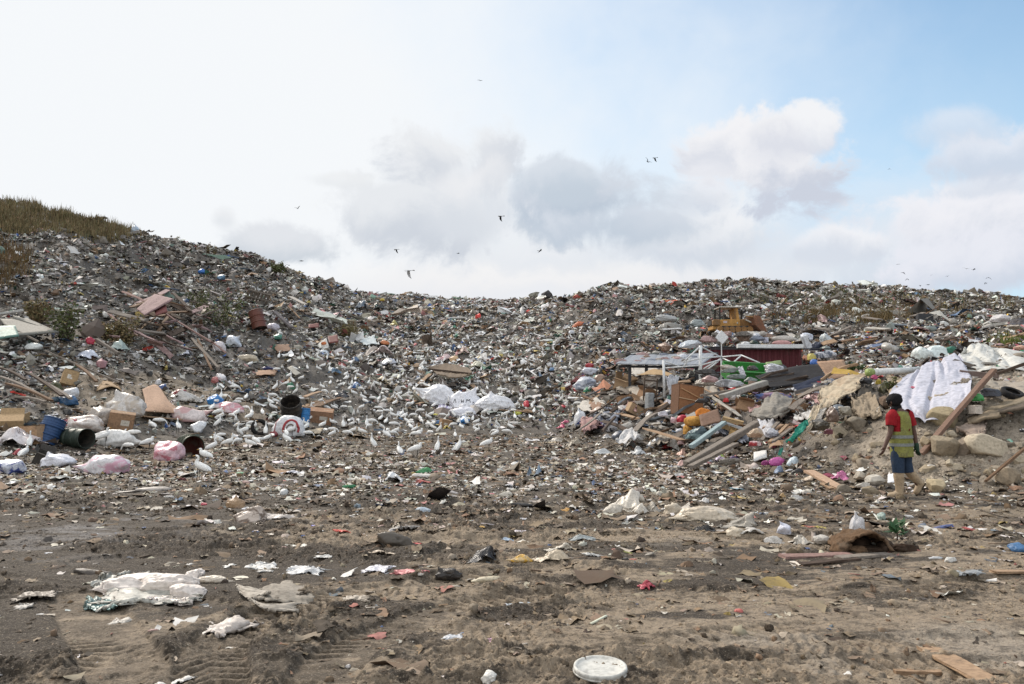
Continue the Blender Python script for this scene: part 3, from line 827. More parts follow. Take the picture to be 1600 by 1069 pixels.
def sheet_mesh(C, nu, nv, wr, wf, thick, ragged=0.0, seed=0, aniso=(1, 1), fold=.0):
    C = np.asarray(C, float); r, c, _ = C.shape
    tu, tv = np.linspace(0, 1, nu), np.linspace(0, 1, nv)
    A = np.stack([crs(C[i], tu) for i in range(r)])                # r x nu x 3
    S = np.stack([crs(A[:, j], tv) for j in range(nu)], 1)         # nv x nu x 3
    U, W = np.meshgrid(tu, tv)
    if ragged:
        cen = S.mean((0, 1)); e = np.maximum(np.abs(U - .5), np.abs(W - .5)) * 2
        k = ragged * sstep(e, .55, 1.0) * (fbm2(U * 7 + seed, W * 7, 3, seed) + .25)
        S = S + (cen - S) * k[..., None]
    du, dv = np.gradient(S, axis=1), np.gradient(S, axis=0); N = np.cross(du, dv); N /= np.maximum(np.linalg.norm(N, axis=2), 1e-9)[..., None]
    q = S.reshape(-1, 3)
    if len(aniso) == 3:                                 # large cloth: taut facets between long creases
        rg = np.random.default_rng(seed); off = .5 * wr * vnoise2(U.ravel() * 2 + seed, W.ravel() * 2, seed) + .30 * wr * fbm2(U.ravel() * 4 + seed, W.ravel() * 3, 4, seed + 2, ridged=True)
        for i in range(9):
            th = rg.uniform(-1.5, 1.5) + aniso[2]; a, b = U.ravel() * math.cos(th) + W.ravel() * math.sin(th), W.ravel() * math.cos(th) - U.ravel() * math.sin(th)
            off = off + wr * .55 * np.clip(1 - np.abs(a - rg.uniform(0, 1.2) - .10 * vnoise2(b * 2.5, a * 0 + i, seed + i)) / rg.uniform(.04, .11), 0, 1) ** 1.2 * sstep(vnoise2(b * 1.7 + i * 3, a * 0, seed + i), -.3, .4)
    else: off = (fbm2(U.ravel() * wf * aniso[0] + seed, W.ravel() * wf * aniso[1], 4, seed) + .8 * fbm2(U.ravel() * wf * 1.7 * aniso[0], W.ravel() * wf * 1.7 * aniso[1] + seed, 3, seed + 4, ridged=True)) * wr
    Tt = (S + N * off.reshape(nv, nu)[..., None]).reshape(-1, 3); B = Tt - N.reshape(-1, 3) * thick
    i = np.arange(nv - 1)[:, None] * nu + np.arange(nu - 1)[None]; top = np.stack([i, i + 1, i + 1 + nu, i + nu], -1).reshape(-1, 4)
    n = nu * nv; bot = top[:, ::-1] + n
    ring = list(range(nu)) + [k * nu + nu - 1 for k in range(1, nv)] + [n - 1 - k for k in range(1, nu)] + [k * nu for k in range(nv - 2, 0, -1)]
    side = np.array([(ring[k], ring[k - 1], ring[k - 1] + n, ring[k] + n) for k in range(len(ring))])
    return np.concatenate([Tt, B]), np.concatenate([top, bot, side])

def sheet(name, ctrl, mat, label, cat, nu=40, nv=30, wr=.03, wf=3.0, thick=.012, ragged=.0, seed=1, group=None, parent=None, lift=.03, aniso=(1, 1), smooth=True):
    C = [[ptw(p, lift) for p in row] for row in ctrl]
    V, F_ = sheet_mesh(C, nu, nv, wr, wf, thick, ragged, seed, aniso)
    o0 = np.array([V[:, 0].mean(), V[:, 1].mean(), V[:, 2].min()])
    if parent is not None: o0 = np.array(parent.location)
    o = link(name, mesh_np(name, V - o0, F_, mat, smooth), parent, (0, 0, 0) if parent is not None else o0)
    return T(o, label, cat, group) if parent is None else o

def plank(a, b, w, h, mat, label=None, cat='plank', name='plank', group=None, bow=0.0, jit=.004, lift=.05, parent=None, end=.03, seg=5, up=(0, 0, 1)):
    p0, p1 = ptw(a, lift), ptw(b, lift); mb = MB().beam(p0, p1, w, h, 0, seg, bow, jit, up, end)
    if parent is not None:
        return mb.build(name, mat, parent, loc=(0, 0, 0), org=None) if False else link(name, mesh_np(name, mb.arr() - np.array(parent.location), mb.F, mat), parent, (0, 0, 0))
    org = (p0 + p1) / 2
    return T(mb.build(name, mat, None, org, org=org), label, cat, group)

def carton(px, py, w, h, rgb, label, d=None, rz=0.0, tilt=(0, 0), open_=True, Y=None, name='cardboard_box', cat='box', lift=0.0, dirt=.2, group=None):
    P = ground_at(px, py, Y); k = P[1] / F_PX; w, h = w * k, h * k; d = d * k if d else w * .8
    e = empty(name, (P[0], P[1] + d * .4, P[2] - .03 * h + lift), label, cat, group, rz); e.rotation_euler = (tilt[0], tilt[1], rz)
    m = dirty(rgb, .85, dirt, .2, 2.5 / max(w, .2), spec=.15); t = .012
    mb = MB().box((0, 0, t / 2), (w, d, t), jit=.004)
    for sx in (-1, 1): mb.box((sx * (w - t) / 2, 0, h / 2 + t), (t, d, h), jit=.006)
    for sy in (-1, 1): mb.box((0, sy * (d - t) / 2, h / 2 + t), (w - 2 * t, t, h), jit=.006)
    mb.build('box_body', m, e)
    H = h + 1.2 * t
    if open_:
        for sx in (-1, 1):
            a = RNG.uniform(.2, 1.4); l = d * .42
            MB().box((sx * (w / 2 + l * .5 * math.cos(a)), 0, H + l * .5 * math.sin(a)), (l, d * .96, t), rot=(0, -sx * a, 0), jit=.006).build('flap', m, e)
        for sy in (-1, 1):
            a = RNG.uniform(-.3, 1.2); l = d * .42
            MB().box((0, sy * (d / 2 + l * .5 * math.cos(a)), H + l * .5 * math.sin(a)), (w * .96, l, t), rot=(sy * a, 0, 0), jit=.006).build('flap', m, e)
    else:
        MB().box((0, 0, H + t), (w * 1.0, d * 1.0, t), jit=.004).build('flap', m, e)
        MB().box((0, 0, H + 1.6 * t), (w * .99, .07, .004)).build('tape', dirty((178, 150, 112), .35, .2, .0, 4), e)
        MB().box((RNG.uniform(-.15, .15) * w, -d / 2 - .003, h * .55), (w * .34, .003, h * .3)).build('paper_patch', dirty((206, 196, 180), .8, .3, .1, 5), e)
    return e

def drum(px, py, length, dia, rgb, label, axis, closed=(True, True), Y=None, inner=(60, 40, 32), name='steel_drum', dirt=.3, up=0.0, lift=0.0, cat='drum'):
    """A ribbed drum; AXIS is the direction of its open end; up = raise of that end."""
    P = ground_at(px, py, Y); k = P[1] / F_PX; L, r = length * k, dia * k / 2
    m = dirty(rgb, .5, dirt, .25, 3, metal=.1, spec=.45); mi = dirty(inner, .8, .4, .3, 5)
    ax = Vector((axis[0], axis[1], up)).normalized()
    e = empty(name, (P[0], P[1] + r * .6, P[2] + r * (1 - abs(ax.z)) + abs(ax.z) * L * .5 - .04 + lift), label, cat)
    e.rotation_euler = ax.to_track_quat('Z', 'Y').to_euler()
    prof = []
    for i in range(41):
        z = -L / 2 + L * i / 40; f = i / 40
        rib = .022 * r / .28 * (math.exp(-((f - .33) / .018) ** 2) + math.exp(-((f - .67) / .018) ** 2)) * 1.6 + .004 * math.sin(f * 60)
        prof.append((r + rib, z))
    MB().lathe(prof, 32).build('drum_shell', m, e, smooth=True)
    for s_, cl in ((-1, closed[0]), (1, closed[1])):
        z = s_ * L / 2
        MB().lathe([(r - .004, z - s_ * .02), (r + .014, z - s_ * .02), (r + .016, z), (r + .004, z + s_ * .012), (r - .008, z + s_ * .006), (r - .008, z - s_ * .03)], 32).build('rim', m, e, smooth=True)
        if cl:
            MB().lathe([(.001, z - s_ * .012), (r * .5, z - s_ * .014), (r * .92, z - s_ * .016), (r - .006, z - s_ * .01)][::s_], 32).build('lid', m, e, smooth=True)
    if not (closed[0] and closed[1]):
        MB().lathe([(r - .012, L / 2 - .01), (r - .014, 0), (r - .014, -L / 2 + .05), (.001, -L / 2 + .045)], 32).build('inner_wall', mi, e, smooth=True)
    return e

# shared scrap shapes, each its own object, coloured by the object
M_SCRAP = objcol_mat('film_scrap', .5, .45, .28)
M_CARD = objcol_mat('card_scrap', .85, .15, .3)
def _scrap_meshes():
    out = {'film': [], 'lump': [], 'card': [], 'strip': []}
    for s in range(7):
        q = np.linspace(-.5, .5, 4); C = np.stack(np.meshgrid(q, q), -1); C = np.concatenate([C, np.zeros((4, 4, 1))], 2)
        C = C + np.random.default_rng(s + 40).normal(0, .07, C.shape) * np.array([1, 1, .55])
        C[..., 2] += .07 * (1 - (C[..., 0] ** 2 + C[..., 1] ** 2) * 3)
        V, F_ = sheet_mesh(C, 30, 30, .085, 3.0, .010, .55, s * 3 + 1)
        V[:, 2] -= V[:, 2].min(); out['film'].append(mesh_np('film_scrap', V, F_, M_SCRAP, True))
    for s in range(7):
        V, F_ = lump((1, .8, .62), s + 300, 4, .34, 1.9, None, .10); out['lump'].append(mesh_np('crumpled_scrap', V, F_, M_SCRAP, True))
    for s in range(4):
        q = np.linspace(-.5, .5, 3); C = np.stack(np.meshgrid(q, q), -1); C = np.concatenate([C, np.zeros((3, 3, 1))], 2)
        C = C + np.random.default_rng(s + 80).normal(0, .03, C.shape); C[..., 2] += .10 * C[..., 0] ** 2 * (1 if s % 2 else -1)
        V, F_ = sheet_mesh(C, 12, 12, .008, 2, .016, .18, s + 5); V[:, 2] -= V[:, 2].min(); out['card'].append(mesh_np('card_scrap', V, F_, M_CARD, False))
    for s in range(3):
        V, F_ = lump((1, .34, .2), s + 500, 3, .3, 2.4, None, .08); out['strip'].append(mesh_np('twisted_scrap', V, F_, M_SCRAP, True))
    return out
SCR = _scrap_meshes()
def scrap(px, py, w, rgb, label, kind='film', cat='scrap', name='plastic_scrap', h=1.0, d=None, group=None, rz=None, tilt=.12, seed=None, Y=None):
    seed = int(px * 7 + py * 3) if seed is None else seed
    P = ground_at(px, py, Y); k = P[1] / F_PX; s = w * k
    me = SCR[kind][seed % len(SCR[kind])]; o = link(name, me, None, P)
    rg = np.random.default_rng(seed); dd = (d * k if d else s * rg.uniform(.55, .9))
    o.scale = (s, dd, h * (s + dd) / 2); o.rotation_euler = (rg.normal(0, tilt), rg.normal(0, tilt), rg.uniform(-.5, .5) + (math.pi if rg.random() < .5 else 0) if rz is None else rz)
    o.location.z -= .006 + .03 * s
    o.color = (*faded(rgb, .15), 1)
    return T(o, label, cat, group)
# ------------------------------------------------------------------ egrets
M_EGRET = dirty((248, 247, 243), .75, .05, .15, 8, spec=.2)
M_BEAK = dirty((214, 160, 60), .5, .1, .0, 8); M_LEG = dirty((62, 58, 50), .7, .2, .0, 8); M_EYE = dirty((20, 18, 16), .2, .0, .0, 8)
def sweep(path, rx, rz, n=10):
    """Closed skin along a path in the XZ plane: half widths rx, half heights rz."""
    P = np.asarray(path, float); t = np.gradient(P, axis=0); t /= np.linalg.norm(t, axis=1)[:, None]; V = []
    for i in range(len(P)):
        up = np.array([-t[i, 2], 0, t[i, 0]])
        for j in range(n):
            a = 2 * math.pi * j / n; V.append(P[i] + np.array([0, 1, 0]) * rx[i] * math.cos(a) + up * rz[i] * math.sin(a))
    k = len(P); F_ = [[i * n + j, i * n + (j + 1) % n, (i + 1) * n + (j + 1) % n, (i + 1) * n + j] for i in range(k - 1) for j in range(n)]
    return V, F_ + [list(range(n - 1, -1, -1)), list(range((k - 1) * n, k * n))]

def spline(pts, n):
    return crs(np.asarray(pts, float), np.linspace(0, 1, n))

# pose: spine from tail to head (x forward, z up), beak end, foot positions
POSES = {
    'upright': dict(sp=[(-.19, 0, .20), (-.10, 0, .235), (0, 0, .275), (.075, 0, .325), (.085, 0, .375), (.06, 0, .415), (.075, 0, .455), (.115, 0, .468)],
                    r=[.012, .042, .062, .052, .026, .017, .020, .012], beak=(.175, .455)),
    'alert': dict(sp=[(-.15, 0, .17), (-.085, 0, .22), (-.01, 0, .28), (.035, 0, .345), (.045, 0, .41), (.035, 0, .46), (.045, 0, .50), (.085, 0, .512)],
                  r=[.012, .04, .06, .046, .022, .016, .019, .012], beak=(.145, .505)),
    'hunched': dict(sp=[(-.20, 0, .185), (-.11, 0, .225), (-.01, 0, .26), (.075, 0, .29), (.105, 0, .325), (.10, 0, .35), (.12, 0, .368), (.155, 0, .365)],
                    r=[.012, .046, .068, .058, .036, .026, .024, .012], beak=(.215, .345)),
    'feeding': dict(sp=[(-.20, 0, .25), (-.11, 0, .255), (-.01, 0, .26), (.08, 0, .255), (.14, 0, .24), (.185, 0, .205), (.205, 0, .16), (.225, 0, .125)],
                    r=[.012, .042, .062, .05, .027, .017, .019, .012], beak=(.25, .065)),
}
def egret_parts(p):
    q = POSES[p]; sp = spline(q['sp'], 22); r = np.interp(np.linspace(0, 1, 22), np.linspace(0, 1, 8), q['r'])
    body = sweep(sp, r * .92, r * np.interp(np.linspace(0, 1, 22), [0, .3, .5, 1], [.6, 1.05, 1.1, 1.0]))
    hd = sp[-1]; bk = np.array([q['beak'][0], 0, q['beak'][1]])
    beak = MB().tube([hd - (bk - hd) * .1, hd * .5 + bk * .5, bk], [.011, .0075, .0015], 6)
    wing = []
    for s in (-1, 1):
        c = np.array([-.06, s * .040, 0]); c[2] = np.interp(-.06, sp[:12, 0], sp[:12, 2]) + .008
        d = sp[9] - sp[1]; ang = -math.atan2(d[2], d[0]); wing.append(MB().ell(c, (.125, .026, .048), 12, 8, rot=(0, ang, 0)))
    legs = []
    hip = sp[9]
    for s in (-1, 1):
        x = hip[0] - .01; z = hip[2] - .03; f = .03 * s
        mb = MB().tube([(x - .01, s * .022, z), (x - .02 + f * .3, s * .025, .105), (x + .01 + f, s * .027, .006)], [.010, .0055, .0045], 6)
        for a in (-.5, 0, .5): mb.tube([(x + .01 + f, s * .027, .006), (x + .01 + f + .045 * math.cos(a), s * .027 + .045 * math.sin(a), .003)], [.0042, .0025], 5)
        legs.append(mb)
    hx = sp[-2]; eyes = [MB().ell((hx[0] + .004, s * .0135, hx[2] + .004), (.004, .003, .004), 6, 4) for s in (-1, 1)]
    return body, beak, wing, legs, eyes

def make_egret(p):
    e = bpy.data.objects.new('egret', None); COL.objects.link(e); e.empty_display_size = .1
    body, beak, wing, legs, eyes = egret_parts(p)
    link('body', mesh_np('body', body[0], body[1], M_EGRET, True), e)
    for w_ in wing: w_.build('wing', M_EGRET, e, smooth=True)
    beak.build('beak', M_BEAK, e, smooth=True)
    for l in legs: l.build('leg', M_LEG, e, smooth=True)
    for y_ in eyes: y_.build('eye', M_EYE, e, smooth=True)
    return e
def egret_single(p):
    body, beak, wing, legs, eyes = egret_parts(p); mb = MB(); mb.add(*body, 0)
    for src, m in ((wing[0], 0), (wing[1], 0), (beak, 1), (legs[0], 2), (legs[1], 2)): mb.add(src.arr(), src.F, m)
    return mesh_np('egret', mb.arr(), mb.F, [M_EGRET, M_BEAK, M_LEG], True, mi=mb.M)

def egrets():
    rng = np.random.default_rng(23)
    near = [   # foot pixel, pose, heading (0 = to the right), label
        (136, 697, 'hunched', 2.9, 'white egret hunched in front of the open dark green drum'),
        (162, 699, 'upright', .3, 'white egret standing behind the stained white sack by the green drum'),
        (199, 709, 'feeding', 2.8, 'white egret bending down beside the white sacks'),
        (193, 700, 'alert', 1.2, 'white egret standing tall between the sacks and the pink bag'),
        (230, 706, 'hunched', .4, 'white egret close to the pink bag'),
        (207, 691, 'feeding', 3.3, 'white egret stooping at the end of the long white sack'),
        (237, 677, 'hunched', 2.6, 'white egret hunched in front of the leaning cardboard'),
        (249, 670, 'feeding', .5, 'white egret pecking below the flecked sack'),
        (278, 680, 'upright', 2.2, 'white egret standing behind the pink bag'),
        (320, 728, 'hunched', 2.9, 'white egret resting in front of the rusty open drum'),
        (314, 754, 'upright', 3.0, 'white egret nearest to the bare yard below the rusty drum'),
        (331, 712, 'upright', .6, 'white egret beside the mouth of the rusty drum'),
        (46, 706, 'alert', 2.0, 'white egret standing behind the dark crate'),
        (37, 724, 'hunched', 1.6, 'white egret between the blue striped bag and the dark crate'),
        (356, 704, 'hunched', .2, 'white egret resting to one side of the rusty drum'),
        (399, 701, 'hunched', 2.5, 'white egret in front of the worn black tyre'),
        (415, 685, 'alert', 1.8, 'white egret touching the corner of the printed white sack'),
        (447, 699, 'upright', 2.7, 'white egret in front of the printed white sack'),
        (454, 684, 'hunched', .4, 'small white egret at the foot of the printed white sack'),
        (478, 679, 'upright', 1.0, 'white egret beside the printed white sack on open ground'),
        (520, 681, 'feeding', .2, 'white egret pecking alone in front of the broken boards'),
        (536, 674, 'alert', 1.9, 'white egret upright in front of the broken boards'),
        (582, 705, 'alert', 2.4, 'white egret standing tall on bare dark ground'),
        (603, 691, 'upright', 2.6, 'white egret looking round on the trodden ground'),
        (616, 673, 'feeding', .4, 'white egret stretching forward below the white sacks'),
        (624, 720, 'upright', 2.0, 'large white egret nearest the white crumpled bag'),
        (649, 718, 'hunched', .2, 'white egret crouched next to the large upright one'),
        (684, 711, 'alert', 1.4, 'thin white egret standing in front of the white sacks'),
        (717, 713, 'alert', .9, 'lone thin white egret on the open trodden ground'),
        (761, 708, 'hunched', .3, 'white egret farthest out from the flock on trodden ground'),
        (649, 690, 'feeding', 2.8, 'white egret pecking between scattered scraps'),
        (581, 668, 'feeding', .1, 'white egret reaching to the ground in the flock'),
        (728, 668, 'alert', 2.0, 'white egret in front of the sky blue bag'),
        (515, 586, 'alert', 2.0, 'white egret on a rise behind the flock'),
    ]
    made = {}; used = []
    def place(o, P, rz, sc):
        o.location = (P[0], P[1], P[2] - .015); o.rotation_euler = (0, 0, rz); o.scale = (sc, sc, sc)
    GR = 'white egrets feeding on the tip'
    for px, py, pose, rz, lab in near:
        e = make_egret(pose) if pose not in made else copy_tree(made[pose]); made.setdefault(pose, e)
        P = hit(px, py); place(e, P, rz, rng.uniform(1.04, 1.2)); T(e, lab, 'egret', GR); used.append(P[:2])
    singles = {p: egret_single(p) for p in POSES}; names = list(POSES)
    want, tries, cand = 470, 0, []
    while len(cand) < want and tries < 6000:
        tries += 1
        px = rng.normal(630, 165) if rng.random() < .85 else rng.normal(365, 30); py = rng.uniform(560, 688) if px > 430 else rng.normal(668, 24)
        if rng.random() < .16: px, py = rng.normal(730, 110), rng.normal(556, 22)
        if not (330 < px < 905 and 525 < py < 706): continue
        if px > 800 and py > 660: continue
        P = hit(px, py, 14, 80)
        if min((np.hypot(*(P[:2] - u)) for u in used), default=9) < .5: continue
        used.append(P[:2]); cand.append(P)
    cand.sort(key=lambda P: P[1])
    for P in cand[:264]:
        o = link('egret', singles[names[rng.choice(4, p=[.24, .14, .34, .28])]]); place(o, P, rng.uniform(0, 6.28), rng.uniform(.9, 1.1))
        T(o, 'white egret of the dense flock feeding on the dark littered slope', 'egret', GR)
    mb = MB(); rest = cand[264:]
    base = {p: egret_parts(p)[0] for p in POSES}
    for P in rest:
        V, F_ = base[names[rng.choice(4)]]; a = rng.uniform(0, 6.28); V = np.asarray(V); c, s = math.cos(a), math.sin(a)
        mb.add(np.c_[V[:, 0] * c - V[:, 1] * s, V[:, 0] * s + V[:, 1] * c, V[:, 2]] + P, F_)
    if rest:
        T(mb.build('distant_egrets', M_EGRET, smooth=True), 'far egrets thinly spread over the slope', 'egrets', kind='stuff')
egrets()

# ------------------------------------------------------------------ birds in the air
M_CROW = dirty((38, 36, 38), .7, .0, .0, 8, spec=.2); M_PALE = dirty((200, 202, 206), .7, .05, .0, 8, spec=.2)
def flying_bird(px, py, Y, span, up, yaw, bank, m, label, group, fold=.25):
    span *= 1.3
    mb = MB(); L = span * .42
    sp = spline([(-L * .55, 0, 0), (-L * .3, 0, 0), (0, 0, .0), (L * .25, 0, .01), (L * .42, 0, .02), (L * .58, 0, .012)], 14)
    r = np.interp(np.linspace(0, 1, 14), [0, .2, .5, .75, .88, 1], [.015, .06, .095, .06, .055, .006]) * L
    mb.add(*sweep(sp, r, r))
    mb.add([(-L * .45, -.02 * L, .0), (-L * .85, -.16 * L, .0), (-L * .88, 0, 0), (-L * .85, .16 * L, 0), (-L * .45, .02 * L, 0),
            (-L * .45, -.02 * L, .02 * L), (-L * .85, -.16 * L, .012 * L), (-L * .88, 0, .012 * L), (-L * .85, .16 * L, .012 * L), (-L * .45, .02 * L, .02 * L)],
           [(0, 1, 2, 3, 4), (9, 8, 7, 6, 5), (0, 5, 6, 1), (1, 6, 7, 2), (2, 7, 8, 3), (3, 8, 9, 4), (4, 9, 5, 0)])
    for s in (-1, 1):
        half = span * .5; st = []
        for t, ch, sw in ((0.06, .34, 0), (.25, .40, .06), (.5, .40, .10), (.75, .30, .02), (1.0, .05, -.22)):
            a = up if t < .5 else up - fold
            z = half * (t * math.sin(up) if t <= .5 else .5 * math.sin(up) + (t - .5) * math.sin(up - fold * 2))
            y = half * (t * math.cos(up) if t <= .5 else .5 * math.cos(up) + (t - .5) * math.cos(up - fold * 2))
            c = ch * L; x = sw * L
            st += [(x + c * .5, s * y, z), (x, s * y, z + .03 * L), (x - c * .55, s * y, z - .01 * L), (x, s * y, z - .008 * L)]
        F_ = [[i * 4 + j, i * 4 + (j + 1) % 4, i * 4 + 4 + (j + 1) % 4, i * 4 + 4 + j] for i in range(4) for j in range(4)] + [[0, 1, 2, 3], [19, 18, 17, 16]]
        mb.add(st, F_)
    o = mb.build('flying_bird', m, None, at(px, py, Y), smooth=False); o.rotation_euler = (bank, 0, yaw)
    return T(o, label, 'bird', group)
GB = 'birds flying over the tip'
flying_bird(750, 126, 70, .42, .3, 1.3, .2, M_CROW, 'tiny dark bird highest in the pale sky', GB)
flying_bird(1012, 253, 60, .62, .7, 1.0, .8, M_CROW, 'dark bird with steep wings, lower of a close pair', GB)
flying_bird(1023, 247, 60, .55, -.35, 2.5, .3, M_CROW, 'dark bird with drooping wings, upper of a close pair', GB)
flying_bird(465, 326, 65, .5, .8, 1.4, -.2, M_CROW, 'dark bird above the grey cloud over the hill slope', GB)
flying_bird(782, 338, 55, .62, -.5, 2.9, .35, M_CROW, 'dark bird with one wing hanging, before the large grey cloud', GB)
flying_bird(619, 390, 60, .55, -.4, 2.8, .25, M_CROW, 'dark bird above the pale white gull-like bird', GB)
flying_bird(716, 396, 85, .55, .05, .2, .0, M_CROW, 'thin dark bird gliding edge on', GB, .05)
flying_bird(844, 392, 75, .6, .25, .4, -.3, M_CROW, 'small dark bird gliding under the large grey cloud', GB)
flying_bird(471, 408, 70, .66, .15, .15, .1, M_CROW, 'dark bird gliding low over the crest of the hill', GB, .1)
flying_bird(638, 423, 48, .85, -.45, 2.9, .35, M_PALE, 'white bird with broad drooping wings over the middle of the tip', GB)
for px, py, s in ((1218, 438, .5), (1411, 426, .45), (1417, 436, .4), (1403, 413, .35), (1438, 446, .35), (1450, 445, .5), (1522, 421, .45), (1545, 434, .5), (1540, 442, .35), (1480, 432, .3), (1455, 430, .25), (1390, 264, .3)):
    flying_bird(px, py, 95, s * 1.3, RNG.uniform(-.4, .6), RNG.uniform(0, 6), RNG.uniform(-.3, .3), M_CROW, 'speck of a dark bird circling above the far right crest', 'far birds above the crest')
flying_bird(1510, 420, 90, .75, .3, .6, .3, M_PALE, 'tiny pale bird above the far right crest', GB)
# ------------------------------------------------------------------ the walking person
def skin_mesh(verts, edges, radii, root=0, sub=2):
    me = bpy.data.meshes.new('skin_tmp'); me.from_pydata([tuple(v) for v in verts], edges, [])
    o = bpy.data.objects.new('skin_tmp', me); COL.objects.link(o)
    o.modifiers.new('skin', 'SKIN'); s = o.modifiers.new('sub', 'SUBSURF'); s.levels = s.render_levels = sub
    if not me.skin_vertices: me.attributes.new('skin', 'FLOAT', 'POINT')
    for i, r in enumerate(radii):
        sv = me.skin_vertices[0].data[i]; sv.radius = (r, r) if np.isscalar(r) else r
        sv.use_root = (i == root)
    dg = bpy.context.evaluated_depsgraph_get(); ev = o.evaluated_get(dg); m2 = bpy.data.meshes.new_from_object(ev)
    V = np.empty(len(m2.vertices) * 3); m2.vertices.foreach_get('co', V); F_ = [list(p.vertices) for p in m2.polygons]
    bpy.data.objects.remove(o); bpy.data.meshes.remove(me); bpy.data.meshes.remove(m2)
    return V.reshape(-1, 3), F_

def loft(rings, n=28):
    """Skin through elliptical rings (centre, half width, half depth, yaw)."""
    V = []
    for c, a, b, yaw in rings:
        cy, sy = math.cos(yaw), math.sin(yaw)
        for j in range(n):
            t = 2 * math.pi * j / n; ct, st = math.cos(t), math.sin(t)
            ex = abs(ct) ** .8 * math.copysign(1, ct) * a; ey = abs(st) ** .8 * math.copysign(1, st) * b
            V.append((c[0] + ex * cy - ey * sy, c[1] + ex * sy + ey * cy, c[2]))
    k = len(rings); F_ = [[i * n + j, i * n + (j + 1) % n, (i + 1) * n + (j + 1) % n, (i + 1) * n + j] for i in range(k - 1) for j in range(n)]
    return np.array(V), F_
def smooth_rings(rings, n=24):
    A = np.array([[*c, a, b, y] for c, a, b, y in rings]); t = np.linspace(0, 1, n); B = crs(A, t)
    return [((r[0], r[1], r[2]), r[3], r[4], r[5]) for r in B]
def crease(V, amp, f, seed):
    c = V.mean(0); d = V - c; d[:, 2] *= .2; d /= np.maximum(np.linalg.norm(d, axis=1), 1e-6)[:, None]
    return V + d * (amp * fbm3(V * f, 3, seed, ridged=True))[:, None]

